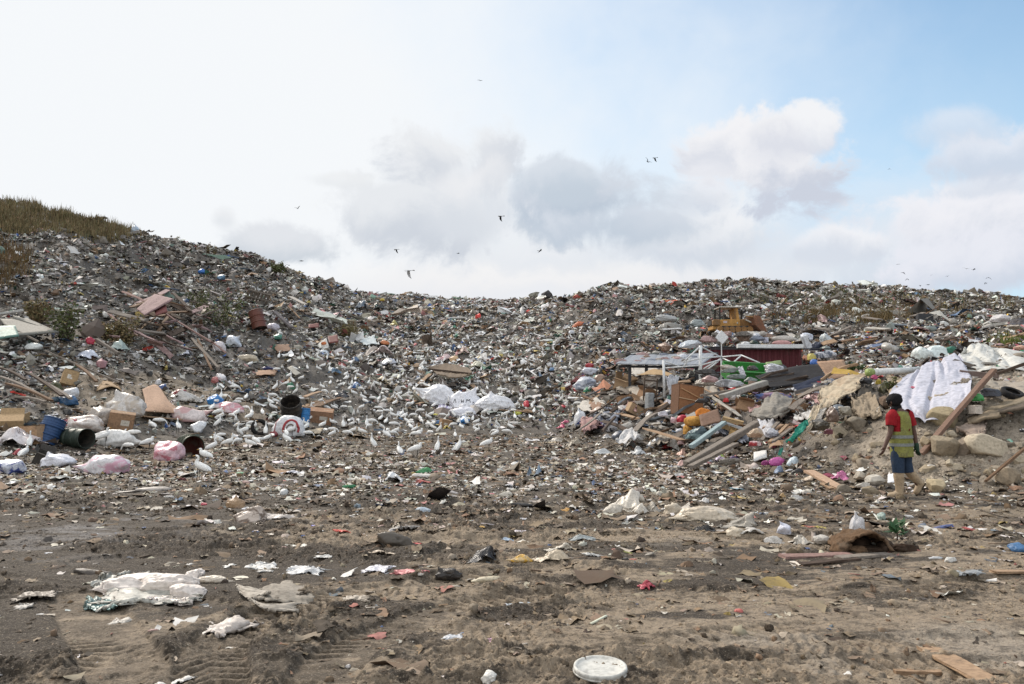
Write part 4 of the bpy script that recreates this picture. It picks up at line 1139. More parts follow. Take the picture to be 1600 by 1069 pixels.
def make_person():
    P = hit(1411, 777)
    e = empty('person', (P[0], P[1], P[2] - .01), 'person in red shirt, green-yellow vest, black head wrap and tan boots walking', 'person')
    skin = dirty((92, 62, 48), .55, .0, .0, 6, spec=.4)
    # joints: x to the right, y away from the camera, z up; walking to the left and a little away
    J = dict(pel=(.0, .0, .86), belly=(-.005, .0, 1.02), chest=(-.015, .01, 1.22), neck0=(-.03, .01, 1.385), neck1=(-.065, .02, 1.45), head=(-.10, .03, 1.55), crown=(-.105, .03, 1.635),
             shl=(-.165, -.06, 1.345), ell=(-.215, -.10, 1.06), wrl=(-.335, -.13, .835),
             shr=(.160, .06, 1.345), elr=(.232, .04, 1.055), wrr=(.252, .0, .83),
             hipl=(-.085, -.03, .84), knl=(-.085, -.05, .47), anl=(-.07, -.04, .10),
             hipr=(.065, .05, .84), knr=(.10, .05, .47), anr=(.31, .06, .17))
    names = list(J); ix = {n: i for i, n in enumerate(names)}
    ed = [('pel', 'belly'), ('belly', 'chest'), ('chest', 'neck0'), ('neck0', 'neck1'), ('neck1', 'head'), ('head', 'crown'), ('neck0', 'shl'), ('shl', 'ell'), ('ell', 'wrl'),
          ('neck0', 'shr'), ('shr', 'elr'), ('elr', 'wrr'), ('pel', 'hipl'), ('hipl', 'knl'), ('knl', 'anl'), ('pel', 'hipr'), ('hipr', 'knr'), ('knr', 'anr')]
    rad = dict(pel=(.135, .10), belly=(.135, .10), chest=(.15, .105), neck0=(.085, .07), neck1=.052, head=(.082, .098), crown=(.068, .078), shl=.064, ell=.045, wrl=.031, shr=.064, elr=.045, wrr=.031,
               hipl=.088, knl=.056, anl=.042, hipr=.088, knr=.056, anr=.042)
    verts = [J[n] for n in names]; edges = [(ix[a], ix[b]) for a, b in ed]; radii = [rad[n] for n in names]
    # hands: a palm, four fingers of unequal length and a thumb, each its own chain
    def hand(w, fwd, side, curl):
        w = np.array(w); f = np.array(fwd, float); f /= np.linalg.norm(f); s = np.array(side, float); s -= f * s.dot(f); s /= np.linalg.norm(s); nrm = np.cross(f, s)
        palm = len(verts); verts.append(tuple(w + f * .045)); radii.append((.032, .018)); edges.append((ix[w_n], palm))
        for k, (o, L) in enumerate(((.027, .072), (.009, .082), (-.009, .077), (-.026, .060))):
            p = w + f * .085 + s * o; d = f.copy(); prev = palm
            for j, l in enumerate((0, L * .45, L * .32, L * .23)):
                if j: d = d * math.cos(curl) + nrm * math.sin(curl); p = p + d * l
                verts.append(tuple(p)); radii.append(.0105 if j == 0 else .0095 - j * .0007); edges.append((prev, len(verts) - 1)); prev = len(verts) - 1
        p = w + f * .035 + s * .034; d = f * .7 + s * .7; prev = palm
        for j, l in enumerate((0, .034, .028)):
            if j: d = d * .92 + (f * .5 + nrm * .4) * .4; d /= np.linalg.norm(d); p = p + d * l
            verts.append(tuple(p)); radii.append(.0115 - j * .001); edges.append((prev, len(verts) - 1)); prev = len(verts) - 1
    w_n = 'wrl'; hand(J['wrl'], (-.30, -.05, -.9), (-.7, -.6, .2), .35)
    V, F_ = skin_mesh(verts, edges, radii, 0)
    # face: nose, brow and mouth pushed out of the head on its far left side (the head looks left and away)
    fd = np.array((-.80, .58, -.05)); fd /= np.linalg.norm(fd); hc = np.array((-.10, .03, 1.555))
    def push(off, r, amt):
        c = hc + fd * .095 + np.array(off); d = np.linalg.norm(V - c, axis=1); V[:] += fd * (amt * np.exp(-(d / r) ** 2))[:, None]
    push((0, 0, -.01), .022, .026); push((0, 0, .025), .03, .008); push((0, 0, -.055), .022, .010); push((0, 0, -.085), .03, .010)
    b = link('body', mesh_np('body', V, F_, skin, True), e)
    sidev = np.cross(fd, (0, 0, 1))
    for s in (-1, 1):
        MB().ell(hc + fd * .088 + sidev * .030 * s + np.array((0, 0, .012)), (.011, .011, .008), 10, 6).build('eye', dirty((235, 230, 222), .2, .0, .0), e, smooth=True)
        MB().ell(hc + sidev * .085 * s + np.array((0, 0, -.008)), (.02, .012, .032), 10, 6).build('ear', skin, e, smooth=True)
    # head wrap with a rolled band and tail, neck scarf
    blk = dirty((30, 29, 32), .85, .05, .5, 14, spec=.15)
    V2, F2 = lump((.215, .25, .22), 41, 4, .10, 2.2, None, .10, .75); V2[:, 2] += 1.495
    V2[:, 0] -= .085; V2[:, 1] += .02; V2[:, 2] += (V2[:, 0] + .095) * .15
    link('head_wrap', mesh_np('head_wrap', V2, F2, blk, True), e)
    V3, F3 = lump((.17, .15, .15), 43, 4, .2, 2.4, None, .1, .8); V3[:, 2] += 1.40; V3[:, 0] -= .06
    link('scarf', mesh_np('scarf', V3, F3, blk, True), e)
    MB().tube([(-.09, -.02, 1.46), (-.13, -.03, 1.42), (-.165, -.03, 1.385), (-.185, -.02, 1.36)], [.055, .05, .036, .012], 10).build('scarf_end', blk, e, smooth=True)
    yaw = .45
    # red shirt: trunk and two sleeves
    red = dirty((158, 16, 30), .8, .16, .3, 10, spec=.15)
    V4, F4 = loft(smooth_rings([((-.03, .01, 1.405), .07, .06, yaw), ((-.02, .01, 1.385), .13, .085, yaw), ((-.012, .008, 1.34), .185, .115, yaw), ((-.01, .008, 1.22), .178, .128, yaw), ((-.003, .004, 1.05), .165, .122, yaw), ((0, 0, .90), .16, .12, yaw)]))
    link('shirt', mesh_np('shirt', crease(V4, .012, 9, 3), F4, red, True), e)
    for a, b_ in (('shl', 'ell'), ('shr', 'elr')):
        p, q = np.array(J[a]), np.array(J[b_]); ins = np.array((.05, .02, .03)) * (1 if a == 'shl' else -1); ins[2] = .03
        t = np.linspace(0, 1, 8); pts = [p + ins] + [p + (q - p) * k for k in (.08, .25, .45, .62)]
        mb = MB().tube(spline(pts, 12), np.interp(np.linspace(0, 1, 12), [0, .3, 1], [.075, .088, .080]), 18, caps=False)
        link('sleeve', mesh_np('sleeve', crease(mb.arr(), .012, 12, 5), mb.F, red, True), e)
    # safety vest: open-sided panel over back and front with two grey bands
    hv = dirty((140, 140, 68), .75, .28, .35, 7, spec=.2); band = dirty((128, 132, 126), .45, .15, .1, 9, spec=.6)
    rings = [((-.02, .005, 1.40), .095, .082, yaw), ((-.018, .006, 1.375), .135, .112, yaw), ((-.014, .004, 1.30), .152, .146, yaw), ((-.012, .004, 1.18), .162, .15, yaw), ((-.006, .002, 1.05), .176, .146, yaw), ((.0, 0, .93), .178, .142, yaw), ((.0, 0, .80), .180, .142, yaw), ((.002, 0, .665), .184, .146, yaw)]
    sr = smooth_rings(rings, 34); V5, F5 = loft(sr, 40)
    V5 = crease(V5, .013, 7, 8); V5o = V5
    n = 40; keep = []
    for f in F5:                                      # arm openings at both sides down to the waist
        c = V5o[f].mean(0); j = (f[0] % n) / n * 2 * math.pi; side = abs(math.cos(j)); z = c[2]
        if z > 1.06 and side > (.80 if z < 1.33 else .90): continue
        keep.append(f)
    vest = mesh_np('vest', V5, keep, hv, True); vo = link('safety_vest', vest, e)
    sm = vo.modifiers.new('thickness', 'SOLIDIFY'); sm.thickness = .006; sm.offset = 1
    for z0, z1 in ((.965, 1.015), (.835, .885)):
        zs = np.linspace(z0, z1, 4); A = np.array([[*c, a, b_, y] for c, a, b_, y in sr]); o_ = np.argsort(A[:, 2]); A = A[o_]
        rr = [((np.interp(z, A[:, 2], A[:, 0]), np.interp(z, A[:, 2], A[:, 1]), z), np.interp(z, A[:, 2], A[:, 3]) + .011, np.interp(z, A[:, 2], A[:, 4]) + .011, yaw) for z in zs]
        Vb, Fb = loft(rr, 40); link('reflective_band', mesh_np('reflective_band', crease(Vb, .013, 7, 8), Fb, band, True), vo)
    MB().ell((.075, -.142, 1.105), (.013, .006, .022), 8, 6, rot=(.2, .3, .5)).build('stain', dirty((120, 30, 26), .8, .0), vo, smooth=True)
    # dark blue trousers to the knee, boots below
    jean = dirty((50, 66, 88), .85, .18, .4, 9, spec=.15)
    Vp, Fp = loft(smooth_rings([((0, 0, .98), .145, .105, yaw), ((0, 0, .86), .150, .115, yaw), ((-.005, 0, .76), .150, .115, yaw)], 10))
    mb = MB().add(Vp, Fp)
    for h_, k_ in (('hipl', 'knl'), ('hipr', 'knr')):
        p, q = np.array(J[h_]), np.array(J[k_]); d = q - p
        pts = spline([p, p + d * .4, p + d * .8, q + np.array((.0 if h_ == 'hipl' else .02, 0, -.06))], 12)
        mb.tube(pts, np.interp(np.linspace(0, 1, 12), [0, .4, 1], [.088, .098, .086]), 18, caps=False)
    link('trousers', mesh_np('trousers', crease(mb.arr(), .018, 9, 11), mb.F, jean, True), e)
    boot = dirty((176, 152, 120), .6, .25, .3, 9, spec=.4); sole = dirty((70, 58, 46), .8, .4, .2, 9)
    def shoe(kn, an, toe, heel_up):
        kn, an, toe = map(np.array, (kn, an, toe)); d = an - kn
        pts = spline([kn + d * .10, kn + d * .35, kn + d * .7, an], 12)
        mb = MB().tube(pts, np.interp(np.linspace(0, 1, 12), [0, .3, .75, 1], [.074, .078, .060, .058]), 18)
        f = toe - an; pts = spline([an - f * .28 + np.array((0, 0, .012)), an + f * .05, an + f * .55 - np.array((0, 0, .018)), toe], 12)
        r_ = np.interp(np.linspace(0, 1, 12), [0, .12, .3, .75, .93, 1], [.02, .054, .060, .05, .036, .010])
        mb.tube(pts, r_, 16); o = link('boot', mesh_np('boot', crease(mb.arr(), .010, 12, 6), mb.F, boot, True), e)
        fn = f / np.linalg.norm(f); dn = np.array((0, 0, -1.)); dn = dn - fn * dn.dot(fn); dn /= np.linalg.norm(dn)
        MB().beam(an - f * .30 + dn * .058, toe + dn * .034, .085, .022, seg=4).build('sole', sole, o, smooth=False)
    shoe(J['knl'], (-.07, -.04, .075), (-.24, .02, .045), 0)
    shoe(J['knr'], (.32, .06, .21), (.235, .085, .05), 1)
    # dark green glove on the hanging hand, fingers half closed
    verts, edges, radii = [tuple(np.array(J['wrr']) + np.array((-.004, .006, .07))), J['wrr']], [(0, 1)], [.044, .041]; ix = {'wrr': 1}; w_n = 'wrr'
    hand(J['wrr'], (.06, -.05, -.95), (-.5, .8, 0), .5)
    radii = [r if i < 2 else ((r[0] * 1.25, r[1] * 1.5) if not np.isscalar(r) else r * 1.35) for i, r in enumerate(radii)]
    Vg, Fg = skin_mesh(verts, edges, radii, 0); link('glove', mesh_np('glove', Vg, Fg, dirty((28, 62, 44), .7, .2, .2, 14), True), e)
    return e
make_person()
# ------------------------------------------------------------------ left part of the tip
WOOD_G = dirty((136, 126, 116), .85, .25, .4, 5, spec=.15, streak=.7); WOOD_B = dirty((120, 94, 72), .85, .25, .4, 5, spec=.15, streak=.7)
WOOD_P = dirty((168, 138, 108), .8, .25, .3, 5, spec=.2, streak=.7); WOOD_D = dirty((84, 70, 60), .85, .25, .4, 5, spec=.15)
WOOD_R = dirty((146, 116, 108), .85, .25, .4, 5, spec=.15); PINKW = dirty((160, 132, 130), .8, .3, .3, 4, spec=.2)
WHITE_P = dirty((228, 228, 232), .4, .16, .3, 4, spec=.5)

# white sacks, bags and drums at the foot of the slope
drum(72, 694, 40, 33, (40, 76, 122), 'dented blue steel drum standing tilted among torn sacks', (.25, .35, 0), (True, True), up=1.0, lift=.05, dirt=.12)
def drum_patch():
    d = [o for o in bpy.data.objects if o.name.startswith('steel_drum')][0]; r = 33 * d.location.y / F_PX / 2; n = 8
    V = []; 
    for z in (-.02, .16):
        for j in range(n): a = -1.95 + .55 * j / (n - 1); V.append(((r + .006) * math.cos(a), (r + .006) * math.sin(a), z + .25 * r))
    link('faded_label', mesh_np('faded_label', V, [(j, j + 1, j + 1 + n, j + n) for j in range(n - 1)], dirty((170, 96, 74), .7, .3, .2, 9), True), d)
drum_patch()
drum(112, 699, 52, 30, (44, 56, 46), 'dark green drum lying open towards a long white sack', (.9, -.42, 0), (True, False), inner=(58, 58, 52), dirt=.2)
drum(292, 713, 36, 33, (58, 66, 48), 'striped olive drum on its side with a rusty open mouth', (.62, -.8, 0), (True, False), inner=(96, 44, 34), dirt=.2)
bag(168, 699, 74, 30, (226, 224, 220), 'long white sack lying behind the dark green drum', name='white_sack', crump=.10, neck=(1, 0, -.1), dirt=.12)
bag(155, 741, 76, 34, (232, 228, 230), 'plump white sack with pink and blue stains lying in front of the drums', name='stained_sack', crump=.12, neck=(-1, -.1, .1), second=(206, 160, 176), dirt=.08, seed=5)
bag(257, 720, 44, 38, (226, 186, 194), 'round bag of pinkish red scraps beside the rusty drum', name='pink_bag', crump=.13, second=(186, 112, 124), dirt=.12, rough=.35)
bag(123, 673, 60, 32, (216, 206, 198), 'torn pale sack spilling red waste behind the blue drum', name='torn_sack', crump=.2, second=(168, 150, 138), dirt=.2)
bag(110, 668, 32, 16, (170, 70, 78), 'heap of dark red scraps beside the torn pale sack', name='red_scrap_heap', cat='scraps', crump=.35, fine=.2)
bag(150, 664, 44, 34, (170, 158, 146), 'dirty grey-brown sack behind the long white sack', name='grey_sack', crump=.18, dirt=.3)
bag(190, 652, 56, 38, (206, 200, 194), 'tall whitish sack slumped behind the cardboard box', name='white_sack', crump=.2, dirt=.25, neck=(-.4, 0, .9), second=(176, 164, 150))
carton(181, 674, 36, 28, (158, 124, 94), 'brown cardboard box tipped on its edge against a white sack', rz=.45, tilt=(.12, .16), open_=False)
bag(288, 660, 60, 30, (214, 200, 196), 'full sack with reddish flecks leaning over loose boards', name='flecked_sack', crump=.09, neck=(1, 0, .45), second=(188, 150, 148), dirt=.1)
bag(305, 677, 24, 22, (226, 226, 228), 'white film bag hanging off the end of the flecked sack', crump=.3)
bag(333, 634, 28, 22, (36, 122, 190), 'bright blue bag on top of a pink streaked sack', name='blue_bag', crump=.16, dirt=.06)
bag(350, 645, 50, 22, (220, 200, 202), 'pink streaked white sack beneath the bright blue bag', name='streaked_sack', crump=.18, second=(196, 136, 144), dirt=.15)
bag(285, 629, 56, 20, (196, 190, 182), 'flat dusty grey sack above the flecked sack', name='grey_sack', crump=.25, dirt=.3)
bag(278, 622, 18, 16, (150, 60, 62), 'crumpled dark red bag at the end of the dusty grey sack', name='red_bag', crump=.25)
bag(20, 700, 72, 30, (220, 212, 212), 'wide whitish film bag beside the blue drum at the edge of the view', name='film_bag', crump=.24, dirt=.2, second=(190, 176, 172))
carton(44, 694, 44, 28, (184, 148, 112), 'pale brown cardboard box half wrapped by a film bag', rz=-.2, tilt=(0, -.1), open_=False)
carton(10, 671, 34, 30, (176, 146, 106), 'torn open cardboard box with its mouth towards the yard', rz=.5, tilt=(-1.2, 0))
bag(12, 740, 46, 28, (208, 210, 222), 'crumpled white and navy bag at the very edge of the yard', name='striped_bag', crump=.26, second=(60, 72, 130), dirt=.12)
bag(80, 731, 44, 26, (224, 224, 232), 'white knotted film bag beside the dark crate', name='film_bag', crump=.3, neck=(-.4, 0, .9), dirt=.12)
carton(58, 727, 24, 20, (84, 80, 76), 'dark grey open crate beside a white knotted bag', rz=.5, tilt=(.3, .4), name='dark_crate', cat='crate')
bag(88, 724, 16, 12, (170, 160, 148), 'small grey lump of film right of the knotted bag', crump=.3)
bag(24, 712, 20, 10, (176, 60, 70), 'flat red bag under the wide film bag', name='red_bag', crump=.3)
bag(107, 622, 24, 20, (226, 226, 228), 'white bucket-like bag above the blue pipe piece', crump=.12)
bag(104, 634, 28, 18, (46, 96, 140), 'blue plastic tub piece on the slope below a white bag', name='blue_tub', cat='tub', crump=.14, dirt=.1)
bag(80, 611, 22, 18, (84, 84, 50), 'olive green bag on the slope left of the white one', name='olive_bag', crump=.2)
bag(86, 629, 16, 12, (70, 100, 120), 'small teal bag below the olive bag', crump=.25)
bag(222, 641, 16, 14, (44, 56, 160), 'small royal blue bag on the leaning cardboard', name='blue_bag', crump=.25, dirt=.05)
bag(249, 610, 14, 10, (70, 96, 150), 'small faded blue bag high above the leaning cardboard', crump=.25)
carton(100, 604, 22, 26, (170, 140, 100), 'slatted tan cardboard box stuck in the slope', rz=.6, tilt=(-.5, .3), open_=False)
sheet('cardboard_sheet', [[(152, 612), (172, 592), (186, 610)], [(150, 618), (172, 610), (190, 618)]], dirty((168, 138, 100), .85, .25, .2, 4), 'folded tan cardboard peak on the slope above the white sacks', 'cardboard', 14, 10, .02, lift=.12, seed=4)
sheet('cardboard_sheet', [[(222, 618), (244, 612), (258, 632)], [(226, 640), (250, 640), (276, 650)], [(222, 654), (246, 656), (276, 656)]], dirty((176, 140, 112), .85, .25, .2, 4), 'large bent cardboard sheet leaning behind the flecked sack', 'cardboard', 18, 14, .03, lift=.22, seed=6)
plank((222, 656), (282, 661), .35, .04, WOOD_P, 'wide tan board lying under the flecked sack', lift=.10)
plank((70, 560), (185, 612), .05, .05, WOOD_G, 'long thin pale stick sloping down over the rubbish', 'stick', 'stick', lift=.30)
plank((150, 540), (185, 562), .14, .12, WOOD_G, 'short thick grey beam below the yellow bag', 'beam', 'timber', lift=.25)
bag(163, 526, 22, 10, (226, 196, 32), 'bright yellow bag on the timber heap', name='yellow_bag', crump=.2, dirt=.04, lift=.15)
bag(178, 548, 30, 18, (180, 196, 190), 'pale sea green film bag under the yellow bag', crump=.3, lift=.05)
bag(50, 551, 24, 14, (226, 230, 226), 'white plastic basin on the slope at the far edge', name='basin', cat='basin', crump=.08, lift=.1)
bag(130, 562, 34, 14, (206, 212, 226), 'pale blue-white film bag below the thick beam', crump=.3, lift=.05)
bag(138, 543, 12, 12, (196, 40, 70), 'small crimson bag near the sea green film', name='crimson_bag', crump=.2, lift=.1)
bag(340, 552, 24, 18, (222, 214, 216), 'pinkish white bag at the end of the timber heap', crump=.22, lift=.1)
bag(362, 545, 22, 20, (214, 220, 230), 'white torn bag near the green weeds', crump=.25, neck=(.6, 0, .7), lift=.1)
bag(287, 560, 18, 10, (220, 224, 236), 'bluish white bag beside the lowest boards of the heap', crump=.25, lift=.1)
bag(344, 597, 18, 14, (222, 218, 220), 'white rag bag on the slope above the bright blue bag', crump=.25)
bag(335, 600, 12, 12, (186, 110, 106), 'small reddish bag touching the white rag bag', crump=.25)
bag(314, 433, 11, 9, (40, 110, 190), 'vivid blue bag high on the hill slope', name='blue_bag', crump=.2, dirt=.02, lift=.25)
bag(345, 444, 12, 9, (90, 130, 160), 'faded blue bag high on the hill slope', name='blue_bag', crump=.2, lift=.25)
bag(208, 371, 10, 12, (190, 205, 220), 'pale blue bag just below the crest', crump=.2, neck=(0, 0, 1), lift=.3)

# grey wall panels at the far left
for k, (c, lab) in enumerate(((([(0, 500, 33), (42, 499, 35)], [(20, 526, 31), (92, 520, 33)]), 'large grey wall panel lying flat on the slope'),
                              (([(-20, 512, 31.5), (24, 510, 32)], [(-10, 532, 30.5), (30, 526, 31)]), 'grey framed panel with a teal pane at the edge'),
                              (([(20, 494, 34.5), (64, 508, 34)], [(22, 498, 34), (66, 513, 33.5)]), 'narrow grey panel strip above the large one'))):
    C = [[(*p[:2], p[2]) for p in row] for row in c]
    e = sheet('plywood', [C[0], C[1]], dirty((132, 128, 118), .75, .25, .25, 3) if k != 1 else dirty((96, 136, 126), .6, .3, .2, 3), lab, 'panel', 10, 8, .01, thick=.05, seed=k)
plank((0, 490, 34), (36, 485, 34.5), .16, .1, dirty((190, 188, 182), .6, .2, .2, 4), 'white pipe end above the grey wall panels', 'pipe', 'pipe')
plank((8, 508, 32), (60, 534, 31.4), .07, .07, WOOD_G, 'grey strut across the wall panels', 'strut', 'strut')

# the heap of broken timber
def timber():
    rng = np.random.default_rng(77); G = 'broken boards of the timber heap'
    mats = [WOOD_G, WOOD_B, PINKW, WOOD_D, WOOD_R]
    big = [((170, 512), (228, 528), .34), ((205, 498), (252, 478), .30), ((215, 492), (262, 468), .32), ((238, 470), (300, 505), .26), ((255, 512), (330, 560), .24), ((200, 530), (256, 540), .22),
           ((246, 536), (262, 508), .24), ((300, 520), (330, 530), .22), ((270, 480), (296, 512), .26), ((190, 480), (232, 500), .16), ((300, 545), (340, 590), .10), ((308, 545), (330, 592), .08), ((230, 545), (300, 560), .2),
           ((262, 545), (300, 530), .26), ((170, 505), (215, 540), .16), ((296, 495), (350, 507), .10), ((225, 515), (300, 505), .2), ((180, 535), (240, 560), .14), ((240, 560), (300, 580), .10), ((322, 548), (352, 570), .12)]
    for i, (a, b, w) in enumerate(big):
        plank(a, b, w, w * .16 + .015, mats[i % 5], 'weathered broken board jutting from the timber heap below the weeds', 'board', 'broken_board', G, lift=.35 + .6 * rng.random(), bow=rng.normal(0, .05), up=(rng.normal(0, .4), rng.normal(0, .4), 1), jit=.012, end=.06)
    for i in range(26):
        x, y = rng.normal(250, 42), rng.normal(524, 22); a = rng.choice([.45, .6, -.5, -.3, .2]) + rng.normal(0, .2); L = rng.uniform(14, 40)
        plank((x, y), (x + L * math.cos(a), y + L * math.sin(a) * .8), rng.uniform(.1, .34), .04, mats[i % 5], 'weathered broken board jutting from the timber heap below the weeds', 'board', 'broken_board', G, lift=.2 + .7 * rng.random(), up=(rng.normal(0, .6), rng.normal(0, .6), 1), jit=.012, end=.06)
    sheet('fence_panel', [[(214, 484, 39.4), (242, 461, 41.0)], [(226, 494, 38.6), (272, 468, 39.8)]], PINKW, 'pinkish slatted panel tilted at the top of the timber heap', 'panel', 24, 10, .03, 8, .06, seed=3, aniso=(.1, 1.6))
    sheet('red_board', [[(238, 478, 40), (258, 470, 40.2)], [(244, 494, 38.8), (262, 488, 39)]], dirty((128, 74, 70), .7, .25, .2, 4), 'small dull red panel under the pinkish slatted panel', 'panel', 8, 8, .01, thick=.05)
    for i, (x0, y0, x1, y1) in enumerate(((0, 600, 62, 628), (10, 612, 80, 640), (40, 596, 96, 634), (60, 610, 110, 640), (120, 585, 150, 612), (0, 585, 40, 605), (20, 632, 70, 640))):
        plank((x0, y0), (x1, y1), .12, .06, [WOOD_G, WOOD_B, WOOD_D][i % 3], 'grey lath in the loose wood above the cardboard box at the edge', 'lath', 'lath', 'loose laths at the foot of the hill', lift=.15 + .2 * rng.random(), bow=.05)
timber()

# pallets, planks and a rusty drum further along
def pallet(px, py, w, rz, tx, ty, m, label, Y=None, lift=.1, n=6):
    P = ground_at(px, py, Y); s = w * P[1] / F_PX
    e = empty('pallet', (P[0], P[1], P[2] + lift), label, 'pallet'); e.rotation_euler = (tx, ty, rz)
    for j in (-1, 0, 1): MB().beam((-s/2, j * s * .36, .05), (s/2, j * s * .36, .05), .09, .09, seg=2, jit=.004).build('bearer', m, e)
    for i in range(n):
        x = -s/2 + s * (i + .5) / n; MB().beam((x, -s * .42, .11), (x, s * .42, .11), s / n * .68, .022, seg=2, jit=.004).build('deck_board', m, e)
    return e
pallet(402, 476, 36, .5, -.75, .2, WOOD_G, 'grey wooden pallet tilted on the slope above a rusty drum', lift=.35, n=7)
pallet(541, 522, 34, -.1, -.9, .0, dirty((168, 158, 136), .85, .2, .3, 4), 'pale weathered pallet leaning on the slope beside a maroon board', lift=.45, n=7)
drum(400, 518, 30, 22, (112, 60, 44), 'rusty brown drum tilted on end below the grey pallet', (-.35, .2, 0), (False, False), up=1.0, lift=.1, inner=(50, 34, 30))
plank((428, 496), (456, 520), .5, .08, dirty((112, 104, 104), .85, .2, .3, 4), 'broad dark grey board sliding down right of the rusty drum', 'board', 'broken_board', lift=.3)
plank((453, 472), (476, 484), .4, .05, dirty((170, 162, 152), .8, .2, .2, 4), 'short pale board above the dark grey one', 'board', 'broken_board', lift=.35)
plank((450, 485), (468, 504), .1, .06, WOOD_P, 'short tan stick between two boards on the slope', 'stick', 'stick', lift=.3)
sheet('board', [[(512, 527, 51), (527, 524, 51.5)], [(514, 537, 50), (529, 535, 50.3)]], dirty((112, 56, 50), .7, .2, .2, 4), 'maroon board standing beside the pale pallet', 'board', 8, 8, .01, thick=.05)
sheet('board', [[(482, 508, 50), (498, 506, 50.5)], [(482, 513, 49.5), (499, 512, 50)]], dirty((116, 60, 54), .7, .2, .2, 4), 'small maroon board higher up the middle slope', 'board', 8, 8, .01, thick=.05)
sheet('film_sheet', [[(562, 534), (586, 530)], [(566, 546), (594, 544)]], dirty((198, 206, 204), .4, .2, .3, 3), 'pale greenish film sheet spread above the pink-white bag', 'sheet', 16, 12, .08, lift=.2, ragged=.4)
bag(597, 560, 34, 15, (224, 206, 204), 'pink-white heaped bag on the middle slope', crump=.22, lift=.1)
bag(602, 547, 14, 7, (206, 120, 60), 'orange bag on top of the pink-white heap', name='orange_bag', crump=.2, lift=.35)
bag(604, 572, 26, 12, (206, 208, 218), 'pale lilac film bag below the pink-white heap', crump=.3)
bag(697, 566, 34, 14, (214, 190, 190), 'pink and white film bag in the middle of the flock', crump=.28, second=(190, 130, 134))
bag(711, 566, 16, 10, (206, 170, 124), 'tan bag beside the pink and white film bag', crump=.2)
bag(725, 556, 24, 14, (196, 168, 156), 'pinkish brown bag above the tan bag', crump=.25)
bag(748, 576, 34, 12, (206, 202, 178), 'cream coloured sack uphill of the white sacks', crump=.2)
bag(600, 601, 24, 14, (206, 190, 160), 'beige sack alone on the dark feeding ground', crump=.16)
bag(555, 608, 17, 13, (42, 96, 160), 'blue and white carton alone on the feeding ground', name='blue_carton', cat='carton', crump=.12, second=(214, 220, 230), dirt=.05)
bag(520, 583, 22, 9, (70, 110, 140), 'dull blue bag at the top of the feeding ground', crump=.25)
bag(532, 574, 14, 8, (176, 80, 70), 'small red and brown bag above the dull blue one', crump=.25)
bag(555, 565, 12, 9, (90, 116, 150), 'small slate blue bag right of the red and brown bag', crump=.25)
bag(415, 580, 20, 8, (38, 42, 96), 'navy bag at the foot of the slope', name='navy_bag', crump=.22, dirt=.04)
bag(430, 582, 14, 6, (60, 110, 160), 'small blue bag next to the navy bag', crump=.22)
sheet('cardboard_sheet', [[(402, 583), (436, 580)], [(398, 592), (432, 590)]], dirty((178, 140, 110), .85, .25, .2, 4), 'flat tan cardboard under the navy bag', 'cardboard', 12, 8, .03, lift=.1, ragged=.3)
sheet('board', [[(448, 581), (456, 580)], [(462, 593), (470, 590)]], dirty((214, 204, 186), .7, .15, .2, 4), 'cream board pointing downhill near the navy bag', 'board', 10, 8, .03, lift=.2)
bag(505, 548, 9, 6, (220, 120, 50), 'orange bag speck on a white bag', name='orange_bag', crump=.2, lift=.25)
bag(505, 556, 16, 10, (206, 216, 226), 'pale blue-white bag beneath the orange speck', crump=.25)
bag(432, 534, 14, 10, (90, 150, 130), 'mint green bag below the broad grey board', crump=.25, lift=.15)
bag(425, 520, 18, 12, (206, 200, 210), 'pale violet-white bag beside the broad grey board', crump=.25, lift=.15)
bag(562, 486, 20, 12, (110, 122, 134), 'blue-grey bundle high on the middle slope', crump=.2, lift=.2)
bag(590, 486, 24, 12, (40, 40, 40), 'black bundle high on the middle slope', name='black_bag', crump=.25, lift=.2)
bag(597, 478, 8, 5, (206, 176, 50), 'yellow speck bag on the black bundle', crump=.2, lift=.5)
bag(525, 500, 12, 9, (170, 90, 110), 'dusky pink bag on the middle slope', crump=.2, lift=.2)
bag(615, 510, 14, 8, (190, 176, 90), 'mustard yellow bag on the middle slope', crump=.25, lift=.15)
bag(385, 566, 40, 14, (190, 176, 150), 'long cream matting roll at the foot of the slope', name='matting', cat='mat', crump=.25, dirt=.3)
sheet('cardboard_sheet', [[(428, 545), (452, 544)], [(432, 558), (458, 556)]], dirty((150, 116, 92), .85, .3, .2, 4), 'brown cardboard sheet below the mint green bag', 'cardboard', 12, 8, .04, lift=.2, ragged=.3)

